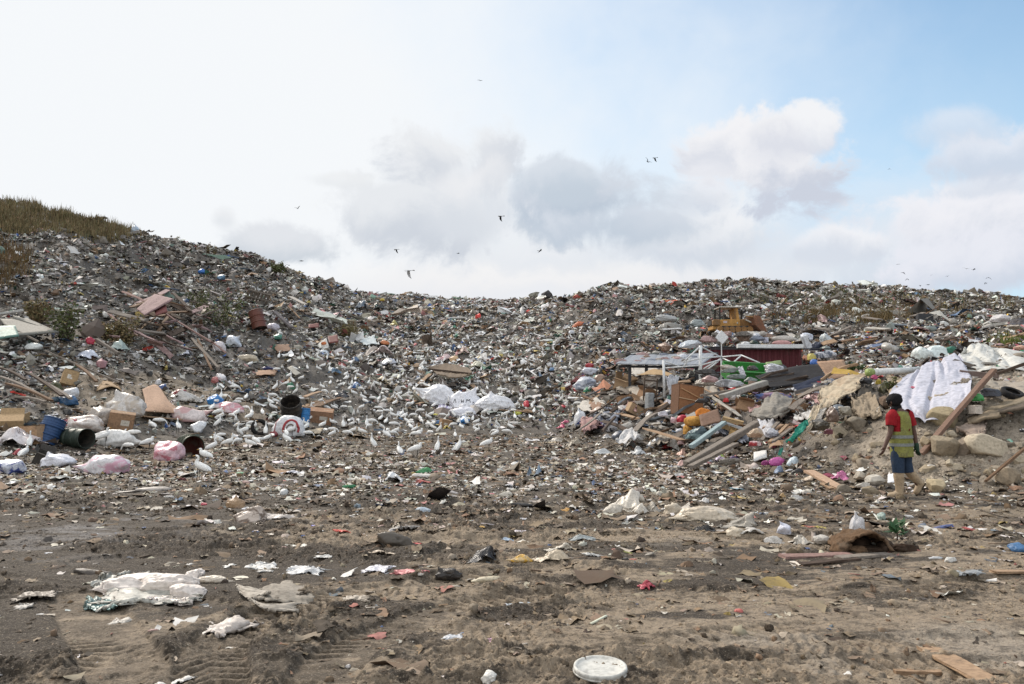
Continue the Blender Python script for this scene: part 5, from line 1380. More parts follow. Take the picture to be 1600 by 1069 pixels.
# the printed white sack with its neighbours
def printed_sack():
    P = hit(446, 682); k = P[1] / F_PX; w, h = 56 * k, 40 * k
    e = empty('printed_sack', (P[0], P[1] + w * .3, P[2] - .04), 'white woven sack with a red arched print lying in front of a dark tub', 'sack')
    V, F_ = lump((w, w * .7, h), 61, 5, .13, 1.5, None, .03)
    link('sack_body', mesh_np('sack_body', V, F_, dirty((228, 228, 230), .55, .12, .3, 4, spec=.35), True), e)
    bv = BVHTree.FromPolygons([tuple(v) for v in V], F_)
    def printed(fn, n, wid, name, m, th=.004):
        pts = []
        for t in np.linspace(0, 1, n):
            x, z = fn(t); r = bv.ray_cast(Vector((x, -3, z)), Vector((0, 1, 0)))
            if r[0] is not None: pts.append(np.array(r[0]) + np.array(r[1]) * th)
        mb = MB()
        if len(pts) > 2: mb.tube(pts, wid, 6); link(name, mesh_np(name, mb.arr() , mb.F, m, True), e)
    red = dirty((176, 62, 66), .7, .15, .2, 6)
    printed(lambda t: (w * (.14 + .20 * math.cos(math.pi * (1.12 - 1.24 * t))), h * (.30 + .34 * math.sin(math.pi * (1.12 - 1.24 * t)))), 40, .045, 'red_print', red)
    printed(lambda t: (w * (.14 + .12 * math.cos(math.pi * (1.05 - 1.1 * t))), h * (.26 + .22 * math.sin(math.pi * (1.05 - 1.1 * t)))), 30, .03, 'dark_print', dirty((120, 104, 92), .7, .15, .2, 6))
    printed(lambda t: (-w * (.33 - .06 * t), h * (.12 + .75 * t)), 24, .018, 'red_stripe', red)
printed_sack()
drum(452, 668, 30, 30, (46, 42, 40), 'dark open tub lying behind the printed white sack', (.1, -.7, 0), (True, False), up=.75, lift=.38, name='dark_tub', cat='tub', inner=(36, 28, 24), Y=None)
drum(473, 668, 28, 18, (38, 128, 196), 'bright blue bucket beside the dark tub', (.05, .1, 0), (True, True), up=1.0, lift=.05, name='blue_bucket', cat='bucket', dirt=.05)
def tyre(px, py, dia, label, rx, rz, lift=0.0, Y=None):
    P = ground_at(px, py, Y); r = dia * P[1] / F_PX / 2
    m = dirty((38, 37, 38), .8, .3, .3, 8, spec=.2)
    a = np.linspace(0, 2 * math.pi, 13)[:-1]
    prof = [(r * .62 + .02, .10 * r), (r * .60, .22 * r), (r * .72, .30 * r), (r * .9, .28 * r), (r, .2 * r), (r, -.2 * r), (r * .9, -.28 * r), (r * .72, -.30 * r), (r * .60, -.22 * r), (r * .62 + .02, -.1 * r), (r * .80, 0), (r * .62 + .02, .10 * r)]
    o = MB().lathe(prof, 36).build('tyre', m, None, (P[0], P[1], P[2] + r * .8 + lift), smooth=True); o.rotation_euler = (rx, 0, rz)
    return T(o, label, 'tyre')
tyre(405, 679, 26, 'worn black tyre standing left of the printed white sack', 1.35, .5)
bag(425, 683, 12, 10, (150, 60, 66), 'small red bag between the tyre and the printed sack', name='red_bag', crump=.25)
for i, (a, b) in enumerate((((474, 640), (506, 628)), ((480, 645), (516, 634)), ((488, 648), (524, 634)), ((476, 634), (500, 624)), ((496, 650), (532, 636)), ((505, 632), (528, 644)))):
    plank(a, b, .24, .03, [WOOD_P, WOOD_B, WOOD_G][i % 3], 'pale slat of the broken crate above the blue bucket', 'slat', 'crate_board', 'slats of a broken crate', lift=.12 + .07 * i, bow=.03, jit=.008)
carton(498, 662, 36, 20, (158, 120, 92), 'brown cardboard box right of the blue bucket', rz=.15, tilt=(.2, .1), open_=False)
sheet('board', [[(478, 675), (505, 673)], [(476, 681), (500, 681)]], dirty((196, 178, 150), .8, .25, .2, 4), 'pale flat board on the ground right of the printed sack', 'board', 10, 6, .01, lift=.07)
bag(528, 632, 28, 12, (44, 44, 50), 'black bag on top of the broken crate slats', name='black_bag', crump=.25, lift=.3)

# the white sacks in the middle
bag(684, 634, 54, 34, (232, 232, 236), 'largest white sack of the middle heap, left of the lettered one', name='white_sack', crump=.13, neck=(-.85, 0, .55), dirt=.07, sub=5)
def lettered():
    o = bag(724, 642, 46, 36, (232, 232, 238), 'upright white sack with faint black lettering', 'sack', 'lettered_sack', crump=.12, neck=(.5, 0, .85), dirt=.05, sub=5, seed=33)
    V = np.empty(len(o.data.vertices) * 3); o.data.vertices.foreach_get('co', V); V = V.reshape(-1, 3)
    bv = BVHTree.FromPolygons([tuple(v) for v in V], [list(p.vertices) for p in o.data.polygons])
    w = V[:, 0].max() - V[:, 0].min(); h = V[:, 2].max(); blk = dirty((50, 50, 60), .8, .1, .0, 6); mb = MB()
    strokes = [[(-.30, .36), (-.26, .50), (-.22, .36)], [(-.15, .38), (-.13, .40)], [(-.06, .36), (-.06, .48)], [(-.06, .42), (0, .42)], [(0, .36), (0, .48)], [(.08, .36), (.10, .5), (.14, .42), (.18, .5), (.2, .36)], [(.27, .37), (.31, .38)]]
    for s in strokes:
        pts = []
        for t in np.linspace(0, 1, 10):
            x, z = crs(np.array([(a, b, 0) for a, b in s], float), np.array([t]))[0][:2]
            r = bv.ray_cast(Vector((x * w, -3, z * h)), Vector((0, 1, 0)))
            if r[0] is not None: pts.append(np.array(r[0]) + np.array(r[1]) * .003)
        if len(pts) > 2: mb.tube(pts, .016, 5)
    link('lettering', mesh_np('lettering', mb.arr(), mb.F, blk, True), o)
lettered()
bag(769, 642, 54, 30, (230, 230, 234), 'white sack standing apart at the end of the middle heap', name='white_sack', crump=.14, neck=(-.1, 0, 1), dirt=.08, sub=5)
bag(722, 652, 44, 18, (226, 226, 234), 'flat white sack in front of the lettered one', name='white_sack', crump=.2, dirt=.08)
bag(690, 646, 36, 14, (222, 222, 234), 'low white and violet bag in front of the largest white sack', crump=.25, second=(150, 130, 180), dirt=.06)
bag(724, 664, 22, 15, (34, 126, 196), 'sky blue bag below the white sacks', name='blue_bag', crump=.16, dirt=.04)
bag(684, 652, 14, 7, (206, 196, 40), 'lemon yellow bag below the white sacks', name='yellow_bag', crump=.16, dirt=.03)
bag(680, 664, 16, 10, (64, 110, 160), 'mid blue bag left of a small cardboard box', crump=.2)
carton(694, 669, 17, 12, (164, 130, 98), 'small cardboard box below the white sacks', rz=.4, tilt=(.1, .2), open_=False)
bag(698, 671, 12, 6, (200, 176, 60), 'ochre yellow scrap bag under the small cardboard box', crump=.25)
bag(808, 650, 13, 9, (196, 196, 50), 'yellow-green bag right of the white sacks', crump=.2, dirt=.04)
bag(790, 650, 13, 7, (226, 226, 228), 'small white bag between the end sack and the yellow-green bag', crump=.2)
bag(823, 638, 10, 12, (206, 50, 66), 'bright red bag right of the white sacks', name='red_bag', crump=.25, dirt=.04)
sheet('woven_mat', [[(668, 594), (700, 590), (730, 597)], [(676, 600), (704, 600), (738, 603)], [(684, 606), (708, 612), (728, 610)]], dirty((120, 102, 82), .9, .3, .5, 6, streak=.5), 'brown ridged matting hanging over the white sacks', 'mat', 36, 16, .05, 6, .05, lift=.7, seed=9, aniso=(3, .4))
plank((672, 598), (735, 606), .16, .10, WOOD_D, 'dark beam on top of the brown matting', 'beam', 'timber', lift=.75)
for i, (a, b) in enumerate((((645, 632), (664, 622)), ((652, 636), (668, 630)), ((648, 626), (664, 614)), ((655, 603), (672, 588)), ((736, 604), (744, 612)), ((780, 646), (836, 649)))):
    plank(a, b, .25, .03, WOOD_P, 'tan board piece around the white sacks', 'board', 'broken_board', 'boards around the white sacks', lift=.12, jit=.01)
# ------------------------------------------------------------------ right part of the tip
METAL_G = dirty((150, 154, 160), .5, .15, .2, 3, metal=.3, spec=.5); WHITE_M = dirty((224, 226, 226), .5, .12, .1, 4, spec=.4); DARK_M = dirty((56, 56, 60), .6, .15, .2, 4, spec=.4)

def bulldozer():
    P = at(1150, 518, 49.0); k = 49.0 / F_PX
    e = empty('bulldozer', P, 'yellow bulldozer with a roofed cab half sunk in the rubbish', 'bulldozer')
    yel = dirty((196, 142, 58), .65, .3, .15, 2, spec=.4); yd = dirty((146, 104, 52), .7, .4, .15, 2, spec=.35); blk = dirty((46, 44, 42), .7, .3, .2, 3)
    rust = dirty((134, 88, 62), .7, .35, .2, 3, metal=.2); grey = dirty((190, 184, 172), .5, .2, .1, 3)
    def q(px, py): return ((px - 1150) * k, (515 - py) * k)
    D = 1.05
    def slab(name, pts, y0, y1, m, parent=e):
        n = len(pts); V = [(*q(*p)[:1], y0, q(*p)[1]) for p in pts] + [(*q(*p)[:1], y1, q(*p)[1]) for p in pts]
        F_ = [list(range(n)), list(range(2 * n - 1, n - 1, -1))] + [[(i + 1) % n, i, i + n, (i + 1) % n + n] for i in range(n)]
        o = link(name, mesh_np(name, V, F_, m), parent); b = o.modifiers.new('bevel', 'BEVEL'); b.width = .03; b.segments = 2; return o
    slab('rear_tank', [(1109, 500), (1111, 498), (1120, 498), (1120, 507), (1109, 507)], -D * .75, D * .75, yd)
    slab('engine_hood', [(1120, 498), (1152, 497), (1153, 510), (1140, 513), (1110, 513), (1110, 507), (1120, 507)], -D * .6, D * .6, yel)
    slab('front_hood', [(1152, 498), (1168, 496), (1168, 508), (1160, 508), (1152, 509)], -D * .55, D * .55, yd)
    for s in (-1, 1):
        t = MB(); pts = [(1112, 514), (1120, 509), (1160, 509), (1168, 514), (1163, 521), (1116, 521)]
        slab('track', pts, s * D - .22, s * D + .22, blk)
    for s in (-1, 1):
        for a, b in (((1121, 498), (1121, 479)), ((1145, 498), (1145, 479))):
            MB().beam((q(*a)[0], s * D * .55, q(*a)[1]), (q(*b)[0], s * D * .55, q(*b)[1]), .10, .10).build('cab_post', yd if a[0] > 1130 else blk, e)
    slab('cab_side', [(1145, 479), (1149, 479), (1152, 498), (1145, 498)], -D * .55, D * .55, yel)
    slab('seat', [(1130, 497), (1130, 489), (1133, 489), (1134, 494), (1140, 494), (1140, 497)], -.3, .3, blk)
    slab('cab_roof', [(1120, 477.5), (1157, 477.5), (1157, 479.3), (1120, 479.3)], -D * .7, D * .7, grey)
    slab('exhaust', [(1158, 496), (1158, 481), (1160.5, 481), (1160.5, 496)], -.08, .08, blk)
    slab('blade', [(1168, 493), (1176, 495), (1184, 513), (1186, 519), (1178, 519), (1168, 508)], -D * 1.5, D * 1.5, rust)
    MB().tube([(q(1158, 494)[0], -D * .9, q(1158, 494)[1]), (q(1176, 496)[0], -D * 1.2, q(1176, 496)[1])], .06, 8).build('lift_arm', yd, e)
    for s in (-1, 1):
        MB().tube([(q(1160, 498)[0], s * D * .62, q(1160, 498)[1]), (q(1178, 508)[0], s * D * .9, q(1178, 508)[1])], .045, 8).build('hydraulic_ram', grey, e, smooth=True)
        for j in range(6):
            x, z = q(1117 + j * 9, 515); MB().lathe([(.001, -.05), (.20, -.05), (.20, .05), (.001, .05)], 14, axis='x').build('track_wheel', yd, e, loc=(x, s * (D + .24), z)).rotation_euler = (0, 0, R(90))
    slab('grille', [(1108.2, 499), (1109.2, 499), (1109.2, 506), (1108.2, 506)], -D * .5, D * .5, blk)
    slab('panel_marking', [(1126, 500), (1132, 500), (1132, 503.5), (1126, 503.5)], -D * .62, -D * .60, dirty((206, 190, 190), .6, .1, .0, 4))
    slab('lamp', [(1146.5, 502), (1149, 502), (1149, 504.5), (1146.5, 504.5)], -D * .64, -D * .60, dirty((200, 196, 180), .4, .1, .0, 4))
bulldozer()
plank((1155, 476, 50), (1184, 468, 51), .22, .12, WOOD_G, 'long pale beam sticking up behind the bulldozer', 'beam', 'timber')
bag(1175, 480, 12, 10, (190, 130, 60), 'ochre bag above the bulldozer blade', crump=.25, Y=53, lift=.5)
bag(1197, 508, 10, 14, (214, 214, 232), 'white bag just right of the bulldozer blade', crump=.25, Y=48, lift=.4)

# shelter with long grey roof
def shelter():
    e = empty('shelter', hit(1030, 614), 'low grey metal roof on dark posts sheltering junk', 'shelter'); o0 = np.array(e.location)
    C = [[at(985, 556, 40), at(1040, 555, 40), at(1120, 553, 40)], [at(962, 569, 37.6), at(1036, 571, 37.6), at(1096, 571, 37.6)]]
    V, F_ = sheet_mesh(C, 60, 6, .02, 3, .05, 0, 2, (8, .1)); link('roof', mesh_np('roof', V - o0, F_, METAL_G), e)
    MB().beam(at(985, 554.5, 40.1) - o0, at(1122, 552, 40.1) - o0, .14, .08).build('ridge_beam', DARK_M, e)
    for px, py in ((984, 612), (1010, 608), (1088, 612)):
        MB().beam(at(px, py, 38) - o0, at(px, 569, 38) - o0, .14, .14).build('post', DARK_M, e)
    MB().beam(at(966, 572.5, 37.9) - o0, at(1092, 574, 37.9) - o0, .08, .12).build('eave_beam', DARK_M, e)
shelter()
def container():
    e = empty('container', hit(1185, 580), 'maroon corrugated metal hut with a white roof edge', 'hut'); o0 = np.array(e.location)
    mar = dirty((104, 44, 50), .6, .2, .15, 2, spec=.3); n = 90; V = []; Y = 40.5
    a, b = at(1112, 575, Y), at(1252, 575, Y); zt = at(1180, 543.5, Y)[2]; zb = a[2] - .6
    for i in range(n + 1):
        t = i / n; x = a[0] + (b[0] - a[0]) * t; y = Y + .05 * np.clip(math.sin(t * 2 * math.pi * 15) * 2, -1, 1)
        V += [(x, y, zb), (x, y, zt), (x, y + .03, zb), (x, y + .03, zt)]
    F_ = [(4*i, 4*i+4, 4*i+5, 4*i+1) for i in range(n)] + [(4*i+2, 4*i+3, 4*i+7, 4*i+6) for i in range(n)]
    link('corrugated_wall', mesh_np('corrugated_wall', np.array(V) - o0, F_, mar), e)
    MB().box(np.array(((b[0]), Y + 1.2, (zb + zt) / 2)) - o0, (.06, 2.4, zt - zb)).build('end_wall', mar, e)
    MB().box(np.array(((a[0]), Y + 1.2, (zb + zt) / 2)) - o0, (.06, 2.4, zt - zb)).build('end_wall', mar, e)
    MB().box(np.array(((a[0] + b[0]) / 2, Y + 1.2, zt + .03)) - o0, (b[0] - a[0] + .2, 2.7, .06)).build('roof', DARK_M, e)
    MB().beam(at(1152, 541, Y - .35) - o0, at(1254, 541.5, Y - .35) - o0, .30, .20, seg=3, jit=.006).build('roof_edge', WHITE_M, e)
    MB().beam(at(1110, 545.5, Y - .3) - o0, at(1345, 545, Y - .3) - o0, .07, .06, seg=3).build('long_pole', DARK_M, e)
container()

def tent_frame():
    e = empty('tent_frame', hit(1095, 632, 20), 'bare white tent frame with crossed roof bars over the junk', 'tent frame'); o0 = np.array(e.location)
    m = WHITE_M
    def bar(a, b, r, nm='roof_bar'): MB().tube([at(*a) - o0, at(*b) - o0], r, 8).build(nm, m, e, smooth=True)
    bar((1094.5, 606, 31), (1094.5, 540, 31), .065, 'post'); bar((1038, 620, 31), (1037, 563, 31), .05, 'post')
    bar((1127, 600, 33.5), (1127, 556, 33.5), .03, 'post')
    for a, b in (((1094, 541, 31), (1126, 558, 33.4)), ((1094, 541, 31), (1068, 566, 31)), ((1037, 564, 31), (1066, 574, 32)), ((1068, 566, 31), (1094, 560, 31)), ((1094, 560, 31), (1127, 557, 33.4)),
                 ((1127, 558, 33.4), (1158, 555, 33)), ((1158, 555, 33), (1187, 567, 32.5)), ((1127, 559, 33.4), (1150, 569, 32.5)), ((1145, 567, 32.5), (1158, 556, 33)), ((1127, 560, 33.4), (1100, 576, 31.5)),
                 ((1040, 575, 31), (1094, 571, 31)), ((1094, 571, 31), (1127, 562, 33.3)), ((1068, 573, 31), (1080, 558, 31)), ((1106, 577, 32), (1122, 565, 33)), ((1150, 569, 32.5), (1190, 572, 32.3))):
        bar(a, b, .028)
tent_frame()
def sign():
    e = empty('sign', hit(1127, 600, 20), 'square white board on edge on a thin pole above the tent frame', 'sign'); P = at(1127, 527, 34.5); e.location = P; 
    MB().tube([(0, 0, -1.2), (0, 0, -.1)], .022, 8).build('pole', WHITE_M, e)
    MB().box((0.02, -.03, 0), (.42, .04, .42), rot=(0, .75, .1), jit=.004).build('board', dirty((232, 232, 234), .5, .05, .05, 4), e)
sign()
def green_bin():
    e = empty('green_bin', hit(1165, 596, 20), 'bright green open plastic bin under the tent frame', 'bin'); Y = 31; o0 = np.array(at(1166, 594, Y)); e.location = o0; g = dirty((46, 138, 50), .55, .3, .15, 3)
    w, h, d, t = 70 * Y / F_PX, 21 * Y / F_PX, .9, .04; e.rotation_euler = (.42, .05, .12)
    for s in (-1, 1):
        MB().box((s * w / 2, 0, h / 2), (t, d, h), rot=(0, s * .12, 0), jit=.004).build('side', g, e)
        MB().box((0, s * d / 2, h / 2), (w, t, h), rot=(-s * .12, 0, 0), jit=.004).build('side', g, e)
        MB().beam((-w/2, s * (d / 2 + .06), h), (w/2, s * (d / 2 + .06), h), .07, .05).build('rim', g, e)
    MB().box((0, 0, t / 2), (w, d, t)).build('bottom', g, e)
green_bin()
def rag(ctrl, rgb, label, name='cloth', cat='cloth', wr=.06, wf=3, rough=.85, dirt=.2, nu=30, nv=24, seed=3, ragged=.15, thick=.015, lift=.1, aniso=(1, 1), second=None, spec=.15):
    return sheet(name, ctrl, dirty(rgb, rough, dirt, .35, 3, spec=spec, second=second), label, cat, nu, nv, wr, wf, thick, ragged, seed, lift=lift, aniso=aniso)
rag([[(1152, 574, 30), (1160, 572, 30)], [(1158, 590, 29.7), (1166, 588, 29.7)]], (216, 216, 222), 'white rag hanging over the green bin', seed=5)
rag([[(1004, 584, 34), (1020, 577, 35), (1050, 583, 34)], [(996, 586, 33), (1022, 586, 33), (1046, 588, 33)]], (176, 146, 104), 'peaked tan cardboard roof under the grey metal roof', 'cardboard_cover', 'cardboard', .02, 2, seed=2)
rag([[(1002, 586, 33.4), (1018, 587, 33.3), (1034, 586, 33.2)], [(1004, 600, 33.4), (1016, 603, 33.2), (1028, 596, 33.2)]], (196, 186, 174), 'cream cloth sagging under the tan cardboard roof', wr=.1, seed=12)
rag([[(1040, 588, 32.5), (1052, 586, 32.5), (1062, 588, 32.5)], [(1044, 606, 32.3), (1054, 606, 32.3), (1058, 604, 32.3)], [(1046, 616, 32.2), (1052, 616, 32.2), (1055, 612, 32.2)]], (204, 206, 212), 'white curtain hanging between the tent posts', wr=.08, aniso=(3, .6), seed=13)
def wardrobe():
    P = at(1079, 648, 27.5); e = empty('wardrobe', P, 'tipped brown wooden wardrobe with a pale rail', 'wardrobe'); k = 27.5 / F_PX; w, h, d = 44 * k, 46 * k, .5
    m = dirty((156, 106, 66), .6, .12, .15, 3, spec=.3, streak=.6); md = dirty((120, 82, 54), .6, .15, .15, 3)
    e.rotation_euler = (-.1, .13, .35)
    MB().box((0, d - .01, h / 2), (w, .02, h)).build('back_panel', md, e)
    for s in (-1, 1): MB().box((s * w / 2, d / 2, h / 2), (.03, d, h)).build('side_panel', md, e)
    MB().box((0, d / 2, h), (w + .04, d, .03)).build('top', md, e)
    MB().box((-.0, 0, h / 2), (w * .97, .025, h * .97)).build('door', m, e)
    MB().beam((-w * .5, -.03, h * .52), (w * .5, -.03, h * .48), .03, .03).build('rail', dirty((206, 170, 130), .7, .1, .1, 4), e)
    MB().beam((-w * .45, -.035, h * .85), (w * .5, -.035, h * .55), .03, .035).build('brace', dirty((196, 150, 104), .7, .1, .1, 4), e)
wardrobe()
def table_frame():
    P = at(1015, 628, 32); e = empty('chair_frame', P, 'dark wooden ladder-back frame below the cream cloth', 'chair frame'); m = WOOD_D; e.rotation_euler = (0, .08, .1)
    for x in (-.26, .26): MB().beam((x, 0, 0), (x, 0, .95), .05, .05).build('upright', m, e)
    for z in (.25, .55, .85): MB().beam((-.26, 0, z), (.26, 0, z), .03, .06).build('rung', m, e)
table_frame()
def fridge(px, py, w, h, Y, rgb, label, name, cat, rz=.2, tilt=(0, .1), d=.5):
    P = at(px, py, Y); e = empty(name, P, label, cat); k = Y / F_PX; w, h = w * k, h * k; e.rotation_euler = (tilt[0], tilt[1], rz); m = dirty(rgb, .5, .2, .1, 3)
    b = MB().box((0, d / 2, h / 2), (w, d, h)).build('case', m, e); bv = b.modifiers.new('bevel', 'BEVEL'); bv.width = .03; bv.segments = 2
    b = MB().box((0, -.02, h / 2), (w * .94, .03, h * .95)).build('door', m, e); bv = b.modifiers.new('bevel', 'BEVEL'); bv.width = .01
    MB().beam((w * .38, -.05, h * .45), (w * .38, -.05, h * .75), .02, .02).build('handle', DARK_M, e)
fridge(1017, 640, 10, 26, 30, (150, 154, 156), 'narrow grey cabinet standing in front of the chair frame', 'cabinet', 'cabinet', .3, (0, .05), .3)
fridge(930, 531, 20, 12, 58, (190, 196, 194), 'pale box-shaped appliance on the mound face', 'appliance', 'appliance', .1, (0, 0), .6)
fridge(938, 524, 11, 14, 59, (196, 200, 198), 'small pale appliance stacked on the mound face', 'appliance', 'appliance', .3, (0, .1), .5)
fridge(1446, 508, 22, 18, 54, (50, 52, 58), 'dark box appliance under a tilted panel on the far slope', 'appliance', 'appliance', -.3, (0, .08), .9)
rag([[(1452, 490, 55), (1468, 486, 55.5)], [(1470, 494, 54), (1488, 506, 54)]], (190, 186, 176), 'tilted pale panel propped on the far slope', 'panel', 'panel', .01, thick=.06, ragged=0)
fridge(1265, 545, 10, 22, 41, (206, 208, 212), 'narrow white slab leaning beyond the maroon hut', 'panel', 'white_panel', .2, (0, -.35), .2)

# dark corrugated roofing heap
COR = dict(nu=70, nv=8)
for C, rgb, lab, s in (
    (([(1180, 588, 27), (1245, 572, 28), (1278, 570, 28)], [(1205, 606, 25.5), (1262, 600, 26), (1296, 598, 26)]), (40, 37, 37), 'uppermost black roofing sheet of the dark heap', 1),
    (([(1238, 602, 25.8), (1270, 592, 26.2), (1288, 588, 26.4)], [(1246, 612, 25), (1280, 604, 25.4), (1300, 600, 25.6)]), (36, 44, 66), 'dark blue roofing sheet below the black one', 2),
    (([(1240, 612, 25), (1275, 604, 25.4), (1300, 598, 25.6)], [(1250, 626, 24.4), (1284, 616, 24.8), (1306, 610, 25)]), (74, 68, 64), 'grey-brown roofing sheet lowest in the dark heap', 3)):
    sheet('roofing_sheet', [list(r) for r in C], dirty(rgb, .75, .2, .2, 3, spec=.2), lab, 'roofing sheet', 60, 12, .03, 9, .02, seed=s, aniso=(.2, 1.0))
for i, (a, b) in enumerate((((1180, 612, 26), (1262, 588, 26.5)), ((1186, 600, 26.5), (1240, 584, 27)), ((1200, 616, 25.6), (1256, 600, 26)), ((1190, 592, 26.6), (1230, 578, 27.2)), ((1184, 620, 25.5), (1240, 612, 25.8)), ((1176, 606, 26), (1222, 596, 26.4)))):
    plank(a, b, .10, .07, WOOD_D, 'dark rough stick of the brushwood bundle beside the roofing', 'stick', 'stick', 'sticks of the dark brushwood bundle', jit=.01, bow=.05)
sheet('plywood_board', [[(1276, 566, 25.5), (1318, 563, 25.8)], [(1296, 594, 24.8), (1328, 590, 25)]], dirty((176, 140, 110), .8, .12, .15, 3), 'tan plywood board propped against the dark roofing heap', 'board', 10, 10, .01, thick=.03)
sheet('green_board', [[(1196, 567, 31.5), (1220, 564, 31.8)], [(1196, 572, 31.2), (1222, 570, 31.5)]], dirty((130, 150, 96), .8, .2, .15, 3), 'pale green strip board beside the green bin', 'board', 8, 6, .02, thick=.03)

# pipe, bags and sheets on the bank
def pipe(a, b, r, m, label, name='pipe', cat='pipe'):
    p0, p1 = at(*a), at(*b); mid = (p0 + p1) / 2
    e = empty(name, mid, label, cat); MB().tube([p0 - mid, p1 - mid], r, 18).build('pipe_wall', m, e, smooth=True)
    d = (p1 - p0) / np.linalg.norm(p1 - p0); MB().tube([p0 - mid - d * .03, p0 - mid + d * .12], r * 1.14, 18).build('collar', dirty((150, 170, 90), .6, .2, .1, 4), e, smooth=True)
    return e
pipe((1357, 582, 19.6), (1446, 578, 20.2), .085, dirty((222, 224, 222), .45, .12, .05, 3), 'thick white plastic pipe reaching over the bank to the white bags')
def gpl(px, py, w, h, Y, rgb, label, neck=None, **kw):
    """A bag whose centre is seen at a pixel at a known distance."""
    k = Y / F_PX; P = at(px, py + h / 2, Y); V, F_ = lump((w * k, min(w, h) * k * 1.15, h * k * 1.06), kw.pop('seed', int(px + py)), 5, kw.pop('crump', .14), kw.pop('freq', 1.6), neck, kw.pop('fine', .05))
    nm = kw.pop('name', 'plastic_bag'); ct = kw.pop('cat', 'bag'); gr = kw.pop('group', None)
    o = link(nm, mesh_np(nm, V, F_, dirty(rgb, kw.pop('rough', .4), kw.pop('dirt', .12), .3, 3, spec=.5, **kw), True), None, P); return T(o, label, ct, gr)
gpl(1428, 567, 56, 22, 22.6, (214, 224, 220), 'lowest of three bulging pale bags behind the white pipe', neck=(-.9, 0, -.2), name='bulging_bag')
gpl(1441, 551, 30, 24, 23.2, (222, 230, 226), 'roundest of three bulging pale bags behind the white pipe', name='bulging_bag', crump=.10)
gpl(1465, 551, 36, 26, 23.4, (218, 230, 228), 'pale bag nearest to the grey-white tarpaulin', name='bulging_bag', crump=.13)
gpl(1484, 546, 22, 12, 23.6, (30, 110, 84), 'dark green film behind the bulging pale bags', name='green_film', cat='film', crump=.3)
WT = dirty((190, 190, 202), .7, .10, .05, 2, spec=.3)
sheet('white_tarpaulin', [[(1418, 587, 19.2), (1448, 570, 19.8), (1476, 560, 20.1), (1500, 552, 20.3)], [(1400, 602, 18.5), (1445, 585, 18.9), (1482, 574, 19.1), (1512, 568, 19.4)], [(1388, 620, 17.6), (1438, 606, 17.6), (1484, 594, 17.9), (1518, 586, 18.4)],
    [(1390, 636, 16.7), (1438, 630, 16.3), (1486, 621, 16.2), (1518, 606, 16.5)], [(1404, 652, 16.2), (1442, 654, 15.8), (1482, 648, 15.6), (1508, 636, 15.6)]], WT, 'large bright white tarpaulin draped over the bank above the walking person', 'tarpaulin', 90, 80, .15, .85, .007, .05, 29, aniso=(1, 1, .5))
sheet('grey_tarpaulin', [[(1500, 548, 21.2), (1522, 533, 21.6), (1545, 542, 21.6), (1572, 546, 21.6), (1640, 550, 21.6)], [(1497, 562, 20.4), (1524, 552, 20.6), (1550, 556, 20.4), (1580, 560, 20.4), (1640, 566, 20.4)],
    [(1500, 574, 19.8), (1524, 572, 19.7), (1556, 572, 19.5), (1590, 572, 19.5), (1640, 576, 19.5)], [(1508, 582, 19.4), (1530, 586, 19.2), (1560, 582, 19.0), (1592, 578, 19.0), (1640, 584, 19.0)]], dirty((206, 204, 196), .65, .18, .06, 2, spec=.3), 'folded grey-white tarpaulin covering the top of the bank', 'tarpaulin', 90, 60, .15, 1.0, .014, .07, 23, aniso=(1, 1, 1.0))
plank((1500, 586, 18.9), (1560, 592, 18.4), .12, .24, dirty((118, 100, 92), .8, .15, .2, 3), 'flat brown beam under the grey-white tarpaulin', 'beam', 'timber')
plank((1553, 579, 16.3), (1438, 712, 14.9), .11, .08, dirty((128, 98, 80), .8, .12, .3, 4, streak=.6), 'long brown pole slanting down the bank behind the person', 'pole', 'wooden_pole', bow=.02)
plank((1558, 584, 17.6), (1625, 560, 17.4), .07, .07, WOOD_D, 'dark thin pole beside the grey-white tarpaulin', 'pole', 'wooden_pole')
plank((1640, 668, 14.2), (1540, 752, 13.6), .05, .04, WOOD_B, 'thin stick lying down the dirt bank at the edge', 'stick', 'stick')
plank((1436, 664, 16.6), (1498, 628, 17.0), .16, .10, WOOD_G, 'grey board edge under the white tarpaulin', 'board', 'board')
plank((1440, 668, 16.4), (1492, 636, 16.8), .10, .08, WOOD_D, 'dark batten under the grey board edge', 'batten', 'batten')
GT = dirty((168, 158, 142), .8, .25, .3, 2.5, spec=.2)
def tarp(name, C, rgb, lab, cat='tarpaulin', wr=.05, wf=3, seed=1, nu=44, nv=34, ragged=.2, aniso=(1, 1), dirt=.22, thick=.015, rough=.8, spec=.2, second=None):
    return sheet(name, C, dirty(rgb, rough, dirt, .15, 2.5, spec=spec, second=second), lab, cat, nu, nv, wr, wf, thick, ragged, seed, aniso=aniso)
tarp('grey_sheet', [[(1500, 600, 17.8), (1540, 592, 18.0), (1580, 598, 18), (1630, 592, 18)], [(1496, 614, 17.2), (1540, 610, 17.2), (1580, 612, 17.0), (1630, 606, 17)], [(1520, 622, 16.8), (1550, 618, 16.7), (1586, 622, 16.4), (1630, 618, 16.4)]], (170, 158, 142), 'dusty beige sheet lying between the long pole and the grey-white tarpaulin', 'sheet', .07)
